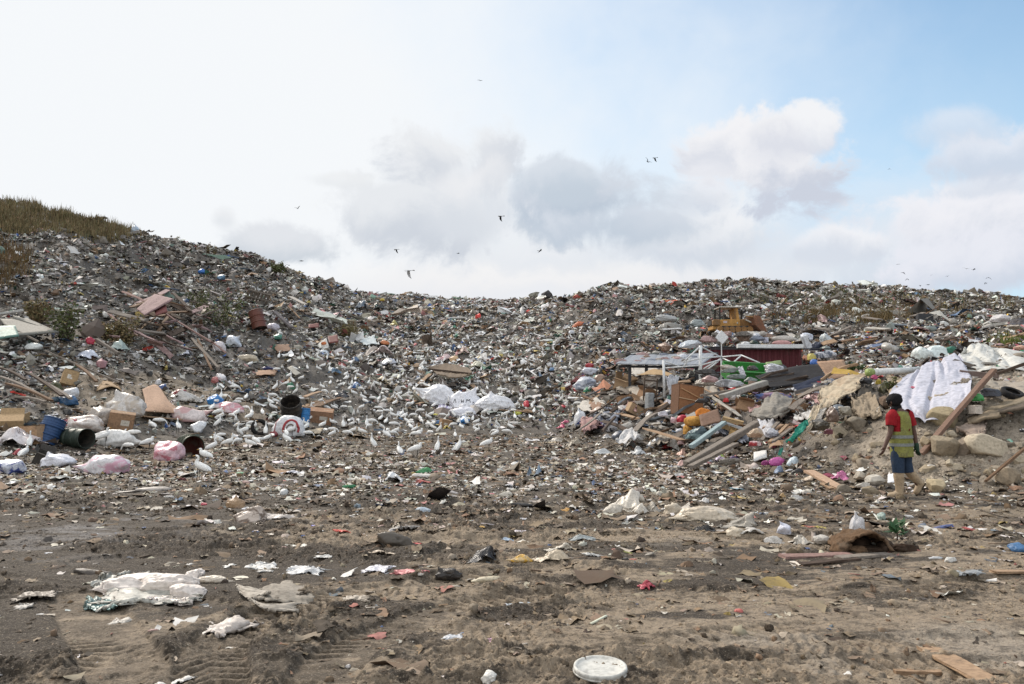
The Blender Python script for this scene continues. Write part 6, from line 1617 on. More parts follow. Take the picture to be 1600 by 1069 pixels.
for i, (C, rgb, lab) in enumerate(((([(1540, 636, 16.3), (1590, 624, 16.2), (1640, 612, 16.1)], [(1536, 646, 15.9), (1586, 636, 15.7), (1640, 622, 15.7)]), (140, 126, 104), 'uppermost layered board jutting from the bank at the edge'),
    (([(1545, 642, 16.0), (1592, 634, 15.8), (1640, 620, 15.6)], [(1530, 652, 15.7), (1582, 642, 15.4), (1640, 630, 15.3)]), (110, 98, 84), 'middle layered board jutting from the bank at the edge'),
    (([(1512, 656, 15.8), (1530, 650, 15.7), (1560, 642, 15.7)], [(1514, 664, 15.4), (1534, 658, 15.3), (1564, 652, 15.3)]), (136, 120, 98), 'short brown layered board lowest in the stack'))):
    tarp('layered_board', [list(r) for r in C], rgb, lab, 'board', .02, 3, 30 + i, 30, 10, .06, thick=.05)
gpl(1546, 612, 34, 16, 16.2, (46, 44, 52), 'black crumpled bag on the bank beside the long pole', name='black_bag', crump=.28)
gpl(1527, 621, 18, 12, 16.0, (44, 150, 60), 'bright green bag behind a small white block', name='green_bag', crump=.22, dirt=.05)
carton(1527, 640, 15, 11, (220, 208, 194), 'small cream block in front of the bright green bag', Y=15.6, rz=.3, open_=False, name='small_block', cat='block', lift=.28)
tyre(1582, 624, 34, 'thin dark hoop lying on the dusty beige sheet', .5, .3, lift=-.05, Y=16.3)
tarp('flat_stone_sheet', [[(1494, 672, 15.4), (1520, 664, 15.5), (1542, 660, 15.6)], [(1510, 682, 15.0), (1528, 680, 15.0), (1540, 674, 15.1)], [(1516, 686, 14.8), (1528, 685, 14.8), (1538, 681, 14.9)]], (150, 132, 118), 'flat brownish slab wedged above the big rock', 'slab', .02, 3, 8, thick=.06, ragged=.3)
def rock(px, py, w, h, rgb, label, seed, Y=None, lift=0.0, sink=.15, rz=0.0, d=None, name='boulder', cat='stone'):
    P = ground_at(px, py, Y) if Y is None else at(px, py, Y); k = P[1] / F_PX; w, h = w * k, h * k; d = d * k if d else min(w, h) * 1.1
    N, F_ = ico(5); rg = np.random.default_rng(seed); r = np.ones(len(N)) * 1.2
    for i in range(16):                               # cut by random planes: angular stone
        n = rg.normal(0, 1, 3); n /= np.linalg.norm(n); c = rg.uniform(.68, .96); dd = N @ n; r = np.where(dd > .05, np.minimum(r, c / np.maximum(dd, .05)), r)
    r = r + .03 * fbm3(N * 3 + seed, 3, seed) + .014 * fbm3(N * 11 + seed, 3, seed + 3, ridged=True)
    V = N * r[:, None] * np.array((w, d, h)) * .5; V[:, 2] -= V[:, 2].min()
    o = link(name, mesh_np(name, V, F_, dirty(rgb, .9, .18, .6, 4, spec=.15), True), None, (P[0], P[1] + d * .35, P[2] - h * sink + lift)); o.rotation_euler.z = rz
    return T(o, label, cat)
rock(1551, 716, 58, 42, (196, 182, 158), 'biggest pale boulder on the dirt bank at the edge', 3)
rock(1482, 716, 42, 40, (150, 136, 114), 'rough brown boulder below the long pole', 5)
rock(1514, 714, 26, 32, (146, 132, 116), 'grey boulder tucked beside the biggest pale one', 6)
rock(1467, 770, 24, 30, (190, 172, 138), 'yellowish stone at the foot of the bank behind the person', 8)
rock(1484, 672, 44, 40, (164, 148, 116), 'tall yellow-brown stone under the white tarpaulin', 9)
rock(1345, 674, 34, 22, (140, 130, 114), 'squared grey concrete block on the bank', 12, rz=.3)
rock(1452, 700, 16, 20, (170, 152, 124), 'slim brown stone right beside the person', 14)
rock(1585, 760, 36, 28, (150, 134, 112), 'brown stone low on the bank at the very edge', 15)
rock(1560, 740, 22, 14, (164, 150, 130), 'small stone under the biggest pale boulder', 16)
rock(1528, 745, 14, 10, (160, 144, 120), 'pebble-sized stone on the lower bank', 18)
rock(1330, 660, 18, 14, (150, 138, 120), 'small grey stone left of the concrete block', 19)
rock(1500, 660, 14, 14, (120, 110, 98), 'dark stone beneath the layered boards', 20)
rock(1345, 750, 20, 14, (196, 184, 166), 'pale slanted stone at the foot of the bank left of the person', 21)
rock(1370, 758, 26, 16, (206, 198, 184), 'flat whitish stone beside the white paper', 22)
rock(1352, 764, 22, 10, (196, 190, 180), 'low whitish stone in front of the pale slanted one', 23)
rock(1388, 640, 20, 26, (120, 100, 84), 'brown lump behind the person', 24)

# cloth, mattresses and rolls left of the person
tarp('grey_cloth', [[(1192, 628, 22.4), (1212, 616, 22.8), (1246, 620, 22.8)], [(1178, 642, 21.8), (1212, 632, 21.4), (1252, 632, 22)], [(1168, 652, 21.4), (1206, 654, 20.9), (1232, 644, 21.2)]], (142, 136, 126), 'stiff grey cloth folded like a tent left of the bank', 'cloth', .09, 2.5, 5)
tarp('beige_mattress', [[(1276, 622, 19.3), (1284, 606, 19.9), (1312, 592, 20.2), (1356, 582, 20.2)], [(1282, 634, 18.6), (1294, 618, 19.0), (1318, 606, 19.3), (1350, 594, 19.3)], [(1286, 644, 18.2), (1300, 634, 18.4), (1318, 620, 18.6), (1340, 604, 18.8)]], (186, 170, 144), 'soft beige mattress cover slumped under the white pipe', 'mattress cover', .07, 3, 6, 60, 44, aniso=(1, .8), second=(160, 142, 120))
tarp('beige_cloth', [[(1272, 636, 18.4), (1288, 628, 18.4)], [(1254, 666, 17.0), (1270, 668, 16.9)], [(1236, 680, 16.6), (1250, 684, 16.4)]], (192, 176, 150), 'beige cloth trailing down below the mattress cover', 'cloth', .06, 3, 7)
tarp('teal_cloth', [[(1250, 662, 16.9), (1266, 654, 17.1)], [(1242, 678, 16.5), (1256, 674, 16.4)], [(1228, 690, 16.2), (1238, 690, 16.1)]], (34, 140, 118), 'teal green cloth hanging down the bank', 'cloth', .05, 3, 9, dirt=.06)
tarp('teal_cloth', [[(1220, 700, 16.0), (1224, 700, 16.0)], [(1215, 712, 15.8), (1221, 713, 15.7)]], (34, 120, 104), 'narrow teal rag below the teal green cloth', 'cloth', .03, 3, 10, 12, 12, dirt=.06)
tarp('white_tube_cloth', [[(1284, 638, 18.1), (1292, 636, 18.1)], [(1272, 660, 17.1), (1280, 662, 17.0)]], (214, 206, 194), 'pale rolled cloth beside the beige trailing cloth', 'cloth', .04, 3, 11)
tarp('grey_sacking', [[(1338, 604, 19.2), (1356, 600, 19.4), (1376, 606, 19.2)], [(1336, 622, 18.6), (1358, 618, 18.5), (1380, 624, 18.4)], [(1344, 634, 18.2), (1362, 634, 18.0), (1382, 636, 18.0)]], (92, 86, 78), 'dark grey sacking beneath the collar of the white pipe', 'sacking', .09, 3, 12)
tarp('brown_sacking', [[(1330, 622, 18.6), (1348, 616, 18.6), (1366, 616, 18.4)], [(1328, 644, 17.8), (1350, 640, 17.6), (1376, 640, 17.4)], [(1336, 654, 17.4), (1354, 652, 17.2), (1378, 652, 17.0)]], (150, 134, 112), 'light brown sacking piled below the dark grey one', 'sacking', .10, 3, 14)
tarp('cream_sheet', [[(1384, 590, 19.6), (1400, 588, 19.6), (1416, 590, 19.4)], [(1386, 606, 18.8), (1400, 604, 18.6), (1408, 604, 18.6)], [(1392, 620, 18.0), (1398, 620, 17.9), (1402, 618, 17.9)]], (176, 158, 132), 'cream sheet hanging between the pipe and the white tarpaulin', 'sheet', .05, 3, 15)
gpl(1354, 594, 16, 12, 19.0, (30, 30, 34), 'round black bundle under the white pipe', name='black_bundle', cat='bundle', crump=.15)
gpl(1366, 589, 10, 8, 19.0, (176, 44, 100), 'magenta rag under the white pipe', name='rag', cat='rag', crump=.25, dirt=.05)
gpl(1372, 596, 8, 10, 19.0, (196, 170, 50), 'yellow rag next to the magenta one', name='rag', cat='rag', crump=.25, dirt=.05)
gpl(1382, 606, 18, 26, 18.9, (70, 66, 48), 'dark patterned cloth bundle behind the person', name='cloth_bundle', cat='bundle', crump=.25, second=(120, 116, 84))
gpl(1278, 662, 26, 22, 17.0, (84, 76, 62), 'dark netting lump at the foot of the beige cloth', name='netting', cat='netting', crump=.3, fine=.2)
gpl(1300, 646, 16, 28, 17.3, (120, 98, 84), 'brown garment hanging on the bank beside the netting lump', name='garment', cat='garment', crump=.25)
gpl(1294, 674, 14, 10, 16.5, (110, 56, 66), 'maroon rag below the brown garment', name='rag', cat='rag', crump=.3)
gpl(1312, 640, 24, 18, 17.8, (110, 116, 122), 'blue-grey bag amid the sacking', crump=.25)
gpl(1322, 640, 20, 18, 17.6, (150, 140, 122), 'dusty bag right of the blue-grey one', crump=.25)
gpl(1205, 618, 56, 12, 24, (150, 110, 130), 'row of pink and blue cloths above the grey folded cloth', name='cloth_heap', cat='cloths', crump=.3, second=(70, 90, 140), dirt=.08)
gpl(1134, 624, 9, 9, 24.2, (206, 40, 44), 'red ball-like bundle at the end of the bleached log', name='red_bundle', cat='bundle', crump=.1, dirt=.04)
gpl(1143, 620, 14, 10, 24.4, (214, 206, 200), 'whitish bag next to the red ball-like bundle', crump=.2)
plank((1128, 620, 24.2), (1196, 598, 25.5), .22, .16, dirty((160, 156, 148), .8, .15, .2, 3), 'bleached grey plastic beam above the wardrobe', 'beam', 'timber')
plank((1096, 618, 25.5), (1180, 604, 25.8), .14, .08, WOOD_G, 'thin grey beam under the bleached one', 'beam', 'timber')
gpl(1140, 598, 40, 14, 27, (190, 190, 192), 'white and grey film bundle on the beams', name='film_bundle', cat='film', crump=.28, second=(110, 110, 112))
carton(1144, 645, 32, 16, (196, 166, 120), 'tan wooden crate below the whitish bag', Y=23.4, rz=-.3, tilt=(.05, .25), open_=False, name='wooden_crate', cat='crate', lift=.35)
carton(1146, 657, 14, 14, (176, 142, 88), 'small open tan box under the tan crate', Y=22.5, rz=.5, tilt=(0, .5), lift=.2)
sheet('hardboard', [[(1092, 650, 23.4), (1122, 640, 23.8)], [(1096, 668, 22.6), (1128, 660, 22.8)]], dirty((116, 86, 66), .8, .15, .2, 3), 'dark brown panel beside the orange cloth figure', 'panel', 10, 10, .02, thick=.03)
# the orange plush-like cloth
def orange():
    P = at(1085, 668, 24.2); e = empty('orange_cloth', P, 'orange and ochre bundle of cloth sprawled below the wardrobe', 'cloth bundle'); k = 24.2 / F_PX
    a = dirty((214, 128, 40), .85, .08, .4, 5, spec=.1); b = dirty((196, 144, 62), .85, .1, .4, 5, spec=.1)
    for nm, cx, cz, w, h, m, s in (('upper_fold', 14, 18, 22, 22, a, 3), ('middle_fold', 0, 6, 26, 20, b, 4), ('lower_fold', -11, -8, 13, 18, b, 5)):
        V, F_ = lump((w * k, .4, h * k), s + 70, 4, .2, 1.8, None, .08); link(nm, mesh_np(nm, V + np.array((cx * k, 0, (cz - h / 2 + 6) * k)), F_, m, True), e)
orange()
gpl(1096, 626, 20, 8, 24.6, (40, 36, 34), 'black flat cap-like bundle above the orange cloth', name='black_bundle', cat='bundle', crump=.2)
gpl(1064, 653, 16, 14, 25, (196, 30, 56), 'crimson round bundle left of the orange cloth', name='crimson_bundle', cat='bundle', crump=.14, dirt=.04)
gpl(1053, 656, 10, 10, 25, (214, 180, 186), 'pale pink bag touching the crimson bundle', crump=.2)
gpl(1036, 646, 14, 10, 26, (206, 204, 212), 'small white bag left of the wardrobe foot', crump=.25)
gpl(1090, 676, 34, 22, 22.6, (66, 88, 96), 'blue-green garment heap below the orange cloth', name='garment_heap', cat='garments', crump=.3, second=(110, 130, 130))
plank((1080, 698, 20.6), (1132, 660, 22), .14, .10, dirty((150, 170, 172), .6, .12, .1, 4), 'pale teal plastic gutter sloping down beside the garments', 'gutter', 'gutter')
plank((1072, 726, 18.6), (1182, 662, 20.6), .20, .14, WOOD_G, 'long thick grey timber slanting down to the yard', 'timber', 'timber')
plank((1078, 730, 18.2), (1150, 694, 19.2), .16, .07, WOOD_G, 'second grey timber lying along the long thick one', 'timber', 'timber')
plank((1264, 736, 15.4), (1318, 766, 14.2), .20, .05, dirty((190, 156, 126), .8, .15, .2, 4, streak=.6), 'clean tan plank at the foot of the dirt bank', lift=.1)
plank((1284, 755, 14.6), (1300, 764, 14.2), .08, .03, WOOD_P, 'small tan batten next to the clean plank', 'batten', 'batten')
for i, (a, b) in enumerate((((1190, 688, 18.2), (1216, 660, 18.8)), ((1202, 692, 17.9), (1230, 664, 18.6)), ((1208, 690, 17.8), (1236, 670, 18.4)), ((1196, 680, 18.4), (1222, 664, 18.9)))):
    plank(a, b, .09, .04, WOOD_P if i % 2 else WOOD_G, 'thin lath of the small bundle left of the teal cloth', 'lath', 'lath', 'laths beside the teal cloth')
gpl(1182, 676, 24, 16, 18.6, (186, 160, 130), 'straw coloured matting under the thin laths', name='matting', cat='mat', crump=.25)
gpl(1180, 692, 20, 10, 18.2, (190, 56, 64), 'red patterned rag beside the straw matting', name='rag', cat='rag', crump=.3, second=(220, 200, 200))
gpl(1205, 676, 20, 16, 18.2, (190, 190, 196), 'white and grey rag heap under the laths', name='rag_heap', cat='rags', crump=.35, second=(110, 110, 120))

# low rubbish belt in front of the shelter, from its left end to the bank
belt = [(906, 664, 18, 28, (224, 224, 226), 'white pointed sack at the left end of the rubbish belt', dict(neck=(-.1, 0, 1), name='white_sack')),
    (944, 668, 20, 12, (150, 120, 180), 'violet bag behind a striped bag', dict(name='violet_bag')), (958, 675, 24, 20, (206, 206, 210), 'white and black striped bag', dict(name='striped_bag', second=(60, 60, 66))),
    (987, 672, 12, 10, (30, 64, 150), 'deep blue bag alone in the rubbish belt', dict(name='blue_bag', dirt=.03)), (967, 656, 40, 12, (60, 56, 56), 'black and white cloth strip over the belt', dict(name='cloth_strip', cat='cloth', second=(176, 172, 168))),
    (1000, 690, 44, 12, (206, 200, 190), 'long cream film bag low in the belt', {}), (1030, 700, 34, 16, (214, 220, 226), 'pale blue-white film spread below the belt', dict(name='film_bag')),
    (1044, 702, 20, 8, (206, 60, 56), 'red strip of film at the foot of the belt', dict(name='red_film', cat='film')), (1058, 698, 30, 18, (126, 96, 76), 'brown flattened carton at the foot of the belt', dict(name='carton', cat='carton', crump=.1)),
    (1065, 712, 22, 12, (220, 176, 156), 'peach coloured bag below the brown carton', {}), (1070, 728, 20, 9, (214, 170, 160), 'salmon bag near the end of the thick timber', {}),
    (940, 708, 30, 9, (206, 208, 208), 'flat white bag on the yard before the belt', {}), (1000, 712, 24, 14, (198, 200, 200), 'clear film bag on the yard before the belt', {}), (985, 700, 26, 12, (110, 110, 106), 'grey film bag in the lower belt', {}),
    (880, 640, 10, 7, (200, 60, 70), 'red bag where the belt meets the feeding ground', {}), (877, 670, 14, 7, (206, 60, 110), 'pink bag in front of the belt', {}), (1006, 670, 26, 14, (50, 50, 54), 'black film bag behind the cream one', dict(name='black_bag')),
    (1018, 660, 18, 14, (196, 190, 178), 'grey-white bag beside the narrow cabinet', {}), (976, 646, 20, 14, (206, 200, 196), 'white bag beneath the cardboard strip', {}), (935, 650, 22, 14, (200, 176, 160), 'pinkish bag right of the pointed sack', {}),
    (924, 586, 22, 14, (206, 210, 222), 'white-blue film bag at the left end of the shelter', {}), (918, 608, 34, 22, (196, 200, 208), 'crumpled silver film heap left of the shelter', dict(second=(120, 126, 140), crump=.3)),
    (940, 600, 18, 14, (150, 120, 100), 'brown bag on the silver film heap', {}), (922, 576, 12, 9, (176, 50, 60), 'red bag above the silver film heap', {}), (904, 612, 16, 10, (190, 50, 60), 'dark red bag left of the silver film', {}), (918, 614, 12, 9, (40, 130, 90), 'emerald bag next to the dark red one', {}),
    (884, 662, 16, 6, (206, 90, 130), 'rose coloured bag in front of the pointed sack', {}), (1130, 722, 22, 10, (206, 186, 206), 'lilac bag on the yard below the thick timber', {}), (1128, 718, 10, 8, (180, 206, 90), 'lime green bag beside the lilac one', {}),
    (1148, 720, 18, 10, (96, 70, 120), 'purple bag on the yard', dict(name='purple_bag')), (1108, 722, 18, 8, (170, 180, 200), 'pale slate bag on the yard left of the lilac one', {}), (1140, 726, 34, 12, (150, 142, 130), 'coil of grey hose and film on the yard', dict(name='hose_coil', cat='hose', crump=.35)),
    (1217, 730, 26, 14, (206, 90, 170), 'pink plastic basin upside down at the foot of the bank', dict(name='pink_basin', cat='basin', crump=.05, dirt=.04)), (1199, 727, 14, 9, (176, 60, 140), 'magenta film left of the pink basin', {}),
    (1237, 733, 14, 20, (196, 212, 222), 'pale clear bottle leaning beside the pink basin', dict(name='bottle', cat='bottle', crump=.06, tilt=.5)), (1218, 742, 14, 12, (130, 150, 180), 'slate blue bag in front of the pink basin', {}),
    (1256, 738, 18, 10, (110, 84, 64), 'brown crumpled carton right of the pale bottle', dict(crump=.3)), (1247, 742, 16, 10, (50, 46, 46), 'black bag in front of the brown carton', dict(name='black_bag')), (1318, 752, 24, 14, (206, 110, 160), 'pink cloth at the end of the clean plank', dict(name='cloth', cat='cloth', crump=.3)),
    (1296, 748, 16, 10, (176, 70, 96), 'raspberry cloth above the pink one', dict(name='cloth', cat='cloth', crump=.3)), (1268, 752, 26, 10, (196, 176, 150), 'cream bag under the clean plank', {}),
    (1222, 783, 16, 8, (176, 140, 84), 'ochre clump on the yard before the bank', dict(crump=.3)), (1248, 782, 24, 8, (196, 192, 186), 'grey-white flat bag right of the ochre clump', {})]
for px, py, w, h, rgb, lab, kw in belt:
    kw = dict(kw); cat_ = kw.pop('cat', 'bag'); kw.setdefault('crump', .22); kw.setdefault('dirt', .12); bag(px, py, w, h, rgb, lab, cat_, **kw)
sheet('white_board', [[(1178, 712), (1198, 708)], [(1178, 726), (1199, 720)]], dirty((228, 226, 222), .6, .06, .1, 4), 'white board standing beside the magenta film', 'board', 8, 8, .01, lift=.05, thick=.03)
sheet('paper', [[(1388, 752), (1400, 752)], [(1387, 767), (1399, 766)]], dirty((232, 232, 234), .6, .04, .1, 4), 'bright white sheet of paper at the feet of the person', 'paper', 8, 8, .01, lift=.12, thick=.006)
for a, b, w, lab in (((935, 622), (985, 620), .2, 'grey board along the front of the shelter'), ((930, 628), (1010, 626), .12, 'long grey batten below the shelter'), ((948, 634), (1000, 626), .1, 'tan strip along the top of the belt'), ((910, 648), (936, 628), .12, 'tan lath standing at the left end of the belt'),
                     ((940, 618), (985, 612), .3, 'brown board on the shelter floor'), ((1030, 634), (1046, 650), .1, 'brown table leg beside the wardrobe'), ((1026, 650), (1060, 640), .08, 'brown rail below the wardrobe corner')):
    plank(a, b, w, .05, WOOD_B if 'brown' in lab else (WOOD_P if 'tan' in lab else WOOD_G), lab, 'board', 'board', lift=.22)

# the mound above: bundles and covers
gpl(988, 464, 28, 24, 74, (150, 138, 118), 'large round grey-brown bale on the crest of the mound', name='bale', cat='bale', crump=.08, dirt=.2)
sheet('orange_tarpaulin', [[(1030, 474, 70), (1046, 467, 71), (1064, 470, 70)], [(1032, 477, 68), (1048, 476, 68), (1066, 474, 68)]], dirty((196, 84, 44), .7, .1, .3, 2), 'orange tarpaulin over junk near the crest', 'tarpaulin', 20, 14, .15, 3, .03, .2, 3)
gpl(904, 464, 20, 8, 78, (186, 76, 60), 'red-orange cloth on the tip of the mound', name='red_cloth', cat='cloth', crump=.3)
gpl(945, 456, 14, 12, 77, (84, 82, 74), 'dark jagged bundle on the mound crest', name='dark_bundle', cat='bundle', crump=.35)
gpl(961, 466, 8, 8, 75, (140, 60, 56), 'dull red bag below the dark jagged bundle', crump=.2)
gpl(1010, 463, 20, 14, 76, (200, 200, 204), 'white sloping sheet right of the round bale', name='sheet_bundle', cat='sheet', crump=.25)
gpl(1048, 512, 36, 20, 58, (140, 136, 128), 'grey mattress slumped on the mound face', name='mattress', cat='mattress', crump=.1)
gpl(1044, 497, 36, 12, 60, (170, 170, 168), 'pale cover above the grey mattress', name='mattress_cover', cat='cover', crump=.3)
gpl(905, 507, 18, 10, 64, (206, 112, 64), 'orange carton on the mound face', crump=.25)
gpl(892, 520, 10, 9, 62, (206, 208, 214), 'white bag left of the pale appliance', crump=.25)
gpl(900, 523, 8, 6, 62, (80, 150, 130), 'jade bag between two pale ones', crump=.25)
gpl(975, 475, 14, 10, 72, (206, 206, 208), 'white bag below the round bale', crump=.25)
gpl(970, 482, 12, 10, 71, (206, 186, 196), 'pinkish white bag below the white one', crump=.25)
gpl(1005, 507, 14, 10, 63, (190, 90, 100), 'dusty red bag in the middle of the mound', crump=.3)
gpl(1090, 505, 22, 14, 58, (150, 160, 160), 'grey-green film on the mound left of the bulldozer', crump=.3)
gpl(1077, 538, 30, 12, 46, (196, 204, 210), 'pale film lump above the grey metal roof', crump=.3)
gpl(1040, 540, 18, 18, 47, (140, 110, 90), 'brown rounded bundle above the grey metal roof', crump=.25)
gpl(1140, 522, 14, 8, 47, (60, 130, 180), 'blue bag next to the white square board', name='blue_bag', crump=.25, dirt=.03)
gpl(1178, 536, 14, 12, 44, (34, 60, 44), 'dark green bag above the roof of the maroon hut', name='green_bag', crump=.2)
gpl(1165, 536, 14, 9, 44, (206, 206, 206), 'white bag left of the dark green one', crump=.2)
gpl(1224, 528, 38, 10, 45, (196, 190, 180), 'pale mattress lying above the maroon hut', name='mattress', cat='mattress', crump=.08)
gpl(1222, 535, 30, 8, 44, (206, 150, 146), 'pink mattress under the pale one', name='mattress', cat='mattress', crump=.08)
gpl(1262, 526, 20, 14, 45, (206, 212, 226), 'white-blue bag beyond the maroon hut', crump=.2)
gpl(1278, 540, 20, 16, 43, (36, 44, 70), 'navy bag behind the narrow white slab', name='navy_bag', crump=.2)
gpl(1290, 530, 18, 14, 45, (200, 206, 206), 'whitish bag right of the navy bag', crump=.3)
gpl(1290, 553, 40, 14, 40, (206, 206, 212), 'white film heap right of the maroon hut', crump=.35, second=(90, 96, 110))
gpl(1268, 557, 12, 12, 39, (196, 180, 80), 'yellow carton beside the maroon hut', crump=.15)
gpl(1272, 565, 12, 10, 37, (60, 110, 190), 'small blue crate below the yellow carton', name='blue_crate', cat='crate', crump=.08)
gpl(1260, 473, 18, 14, 74, (190, 206, 220), 'pale blue-white bag on the far ridge', crump=.15)
gpl(1251, 474, 10, 12, 74.5, (60, 84, 120), 'blue bag behind the pale blue-white one', crump=.15)
gpl(1265, 463, 10, 10, 76, (190, 198, 204), 'small pale bag just below the far crest', crump=.15)
gpl(1233, 457, 6, 9, 78, (196, 196, 196), 'thin white bag below the far crest', crump=.15)
gpl(1431, 462, 13, 13, 79, (84, 130, 170), 'sky blue box-like bag near the far crest', name='blue_bag', crump=.12)
gpl(1425, 520, 22, 16, 50, (196, 194, 190), 'white rounded bag on the far slope', crump=.2)
gpl(1367, 531, 26, 14, 46, (190, 160, 120), 'tan cardboard bundle on the far slope', crump=.2, name='cardboard_bundle', cat='cardboard')
gpl(1350, 545, 20, 12, 44, (206, 206, 208), 'white film bag on the slope above the plywood', crump=.25)
gpl(1375, 552, 28, 16, 40, (70, 74, 84), 'slate dark bag behind the pipe', name='dark_bag', crump=.25)
gpl(1400, 555, 24, 18, 36, (50, 58, 70), 'black-blue bag behind the lowest bulging bag', name='dark_bag', crump=.25)
gpl(1450, 522, 24, 14, 50, (96, 120, 110), 'grey-green bag on the far slope', crump=.2)
gpl(1475, 525, 22, 18, 50, (84, 100, 104), 'dark teal bag on the far slope', crump=.2)
gpl(1517, 503, 14, 9, 54, (28, 56, 46), 'dark green bag on the far slope', name='green_bag', crump=.15)
gpl(1517, 511, 16, 10, 53, (206, 206, 206), 'white bag below the dark green one on the far slope', crump=.2)
gpl(1560, 497, 28, 14, 52, (214, 208, 206), 'large pale bag on the far slope at the edge', crump=.25)
gpl(1590, 505, 30, 20, 50, (70, 62, 60), 'tangle of dark wire on the far slope at the edge', name='wire_tangle', cat='wire', crump=.4, fine=.25)
gpl(1418, 506, 30, 10, 54, (180, 176, 168), 'grey sheet heap left of the dark box appliance', crump=.3)
gpl(1330, 508, 20, 8, 55, (206, 204, 196), 'pale strip bag in front of the dry grass', crump=.25)
gpl(1595, 543, 16, 8, 24, (196, 150, 124), 'salmon rag at the very edge above the tarpaulin', name='rag', cat='rag', crump=.25)
gpl(1287, 481, 14, 5, 70, (206, 206, 202), 'white strip bag at the upper edge of the dry grass', crump=.25)
for i, (a, b) in enumerate((((1290, 528, 47), (1330, 510, 49)), ((1300, 524, 47), (1336, 518, 48)), ((1170, 452, 72), (1215, 470, 70)), ((1330, 470, 68), (1380, 482, 66)), ((1340, 462, 70), (1372, 476, 68)), ((1100, 470, 68), (1140, 460, 70)), ((1535, 516, 50), (1580, 508, 52)))):
    plank(a, b, .2, .08, WOOD_D if i % 2 else WOOD_G, 'loose beam sticking out of the upper far slope', 'beam', 'timber', 'loose beams on the far slope')

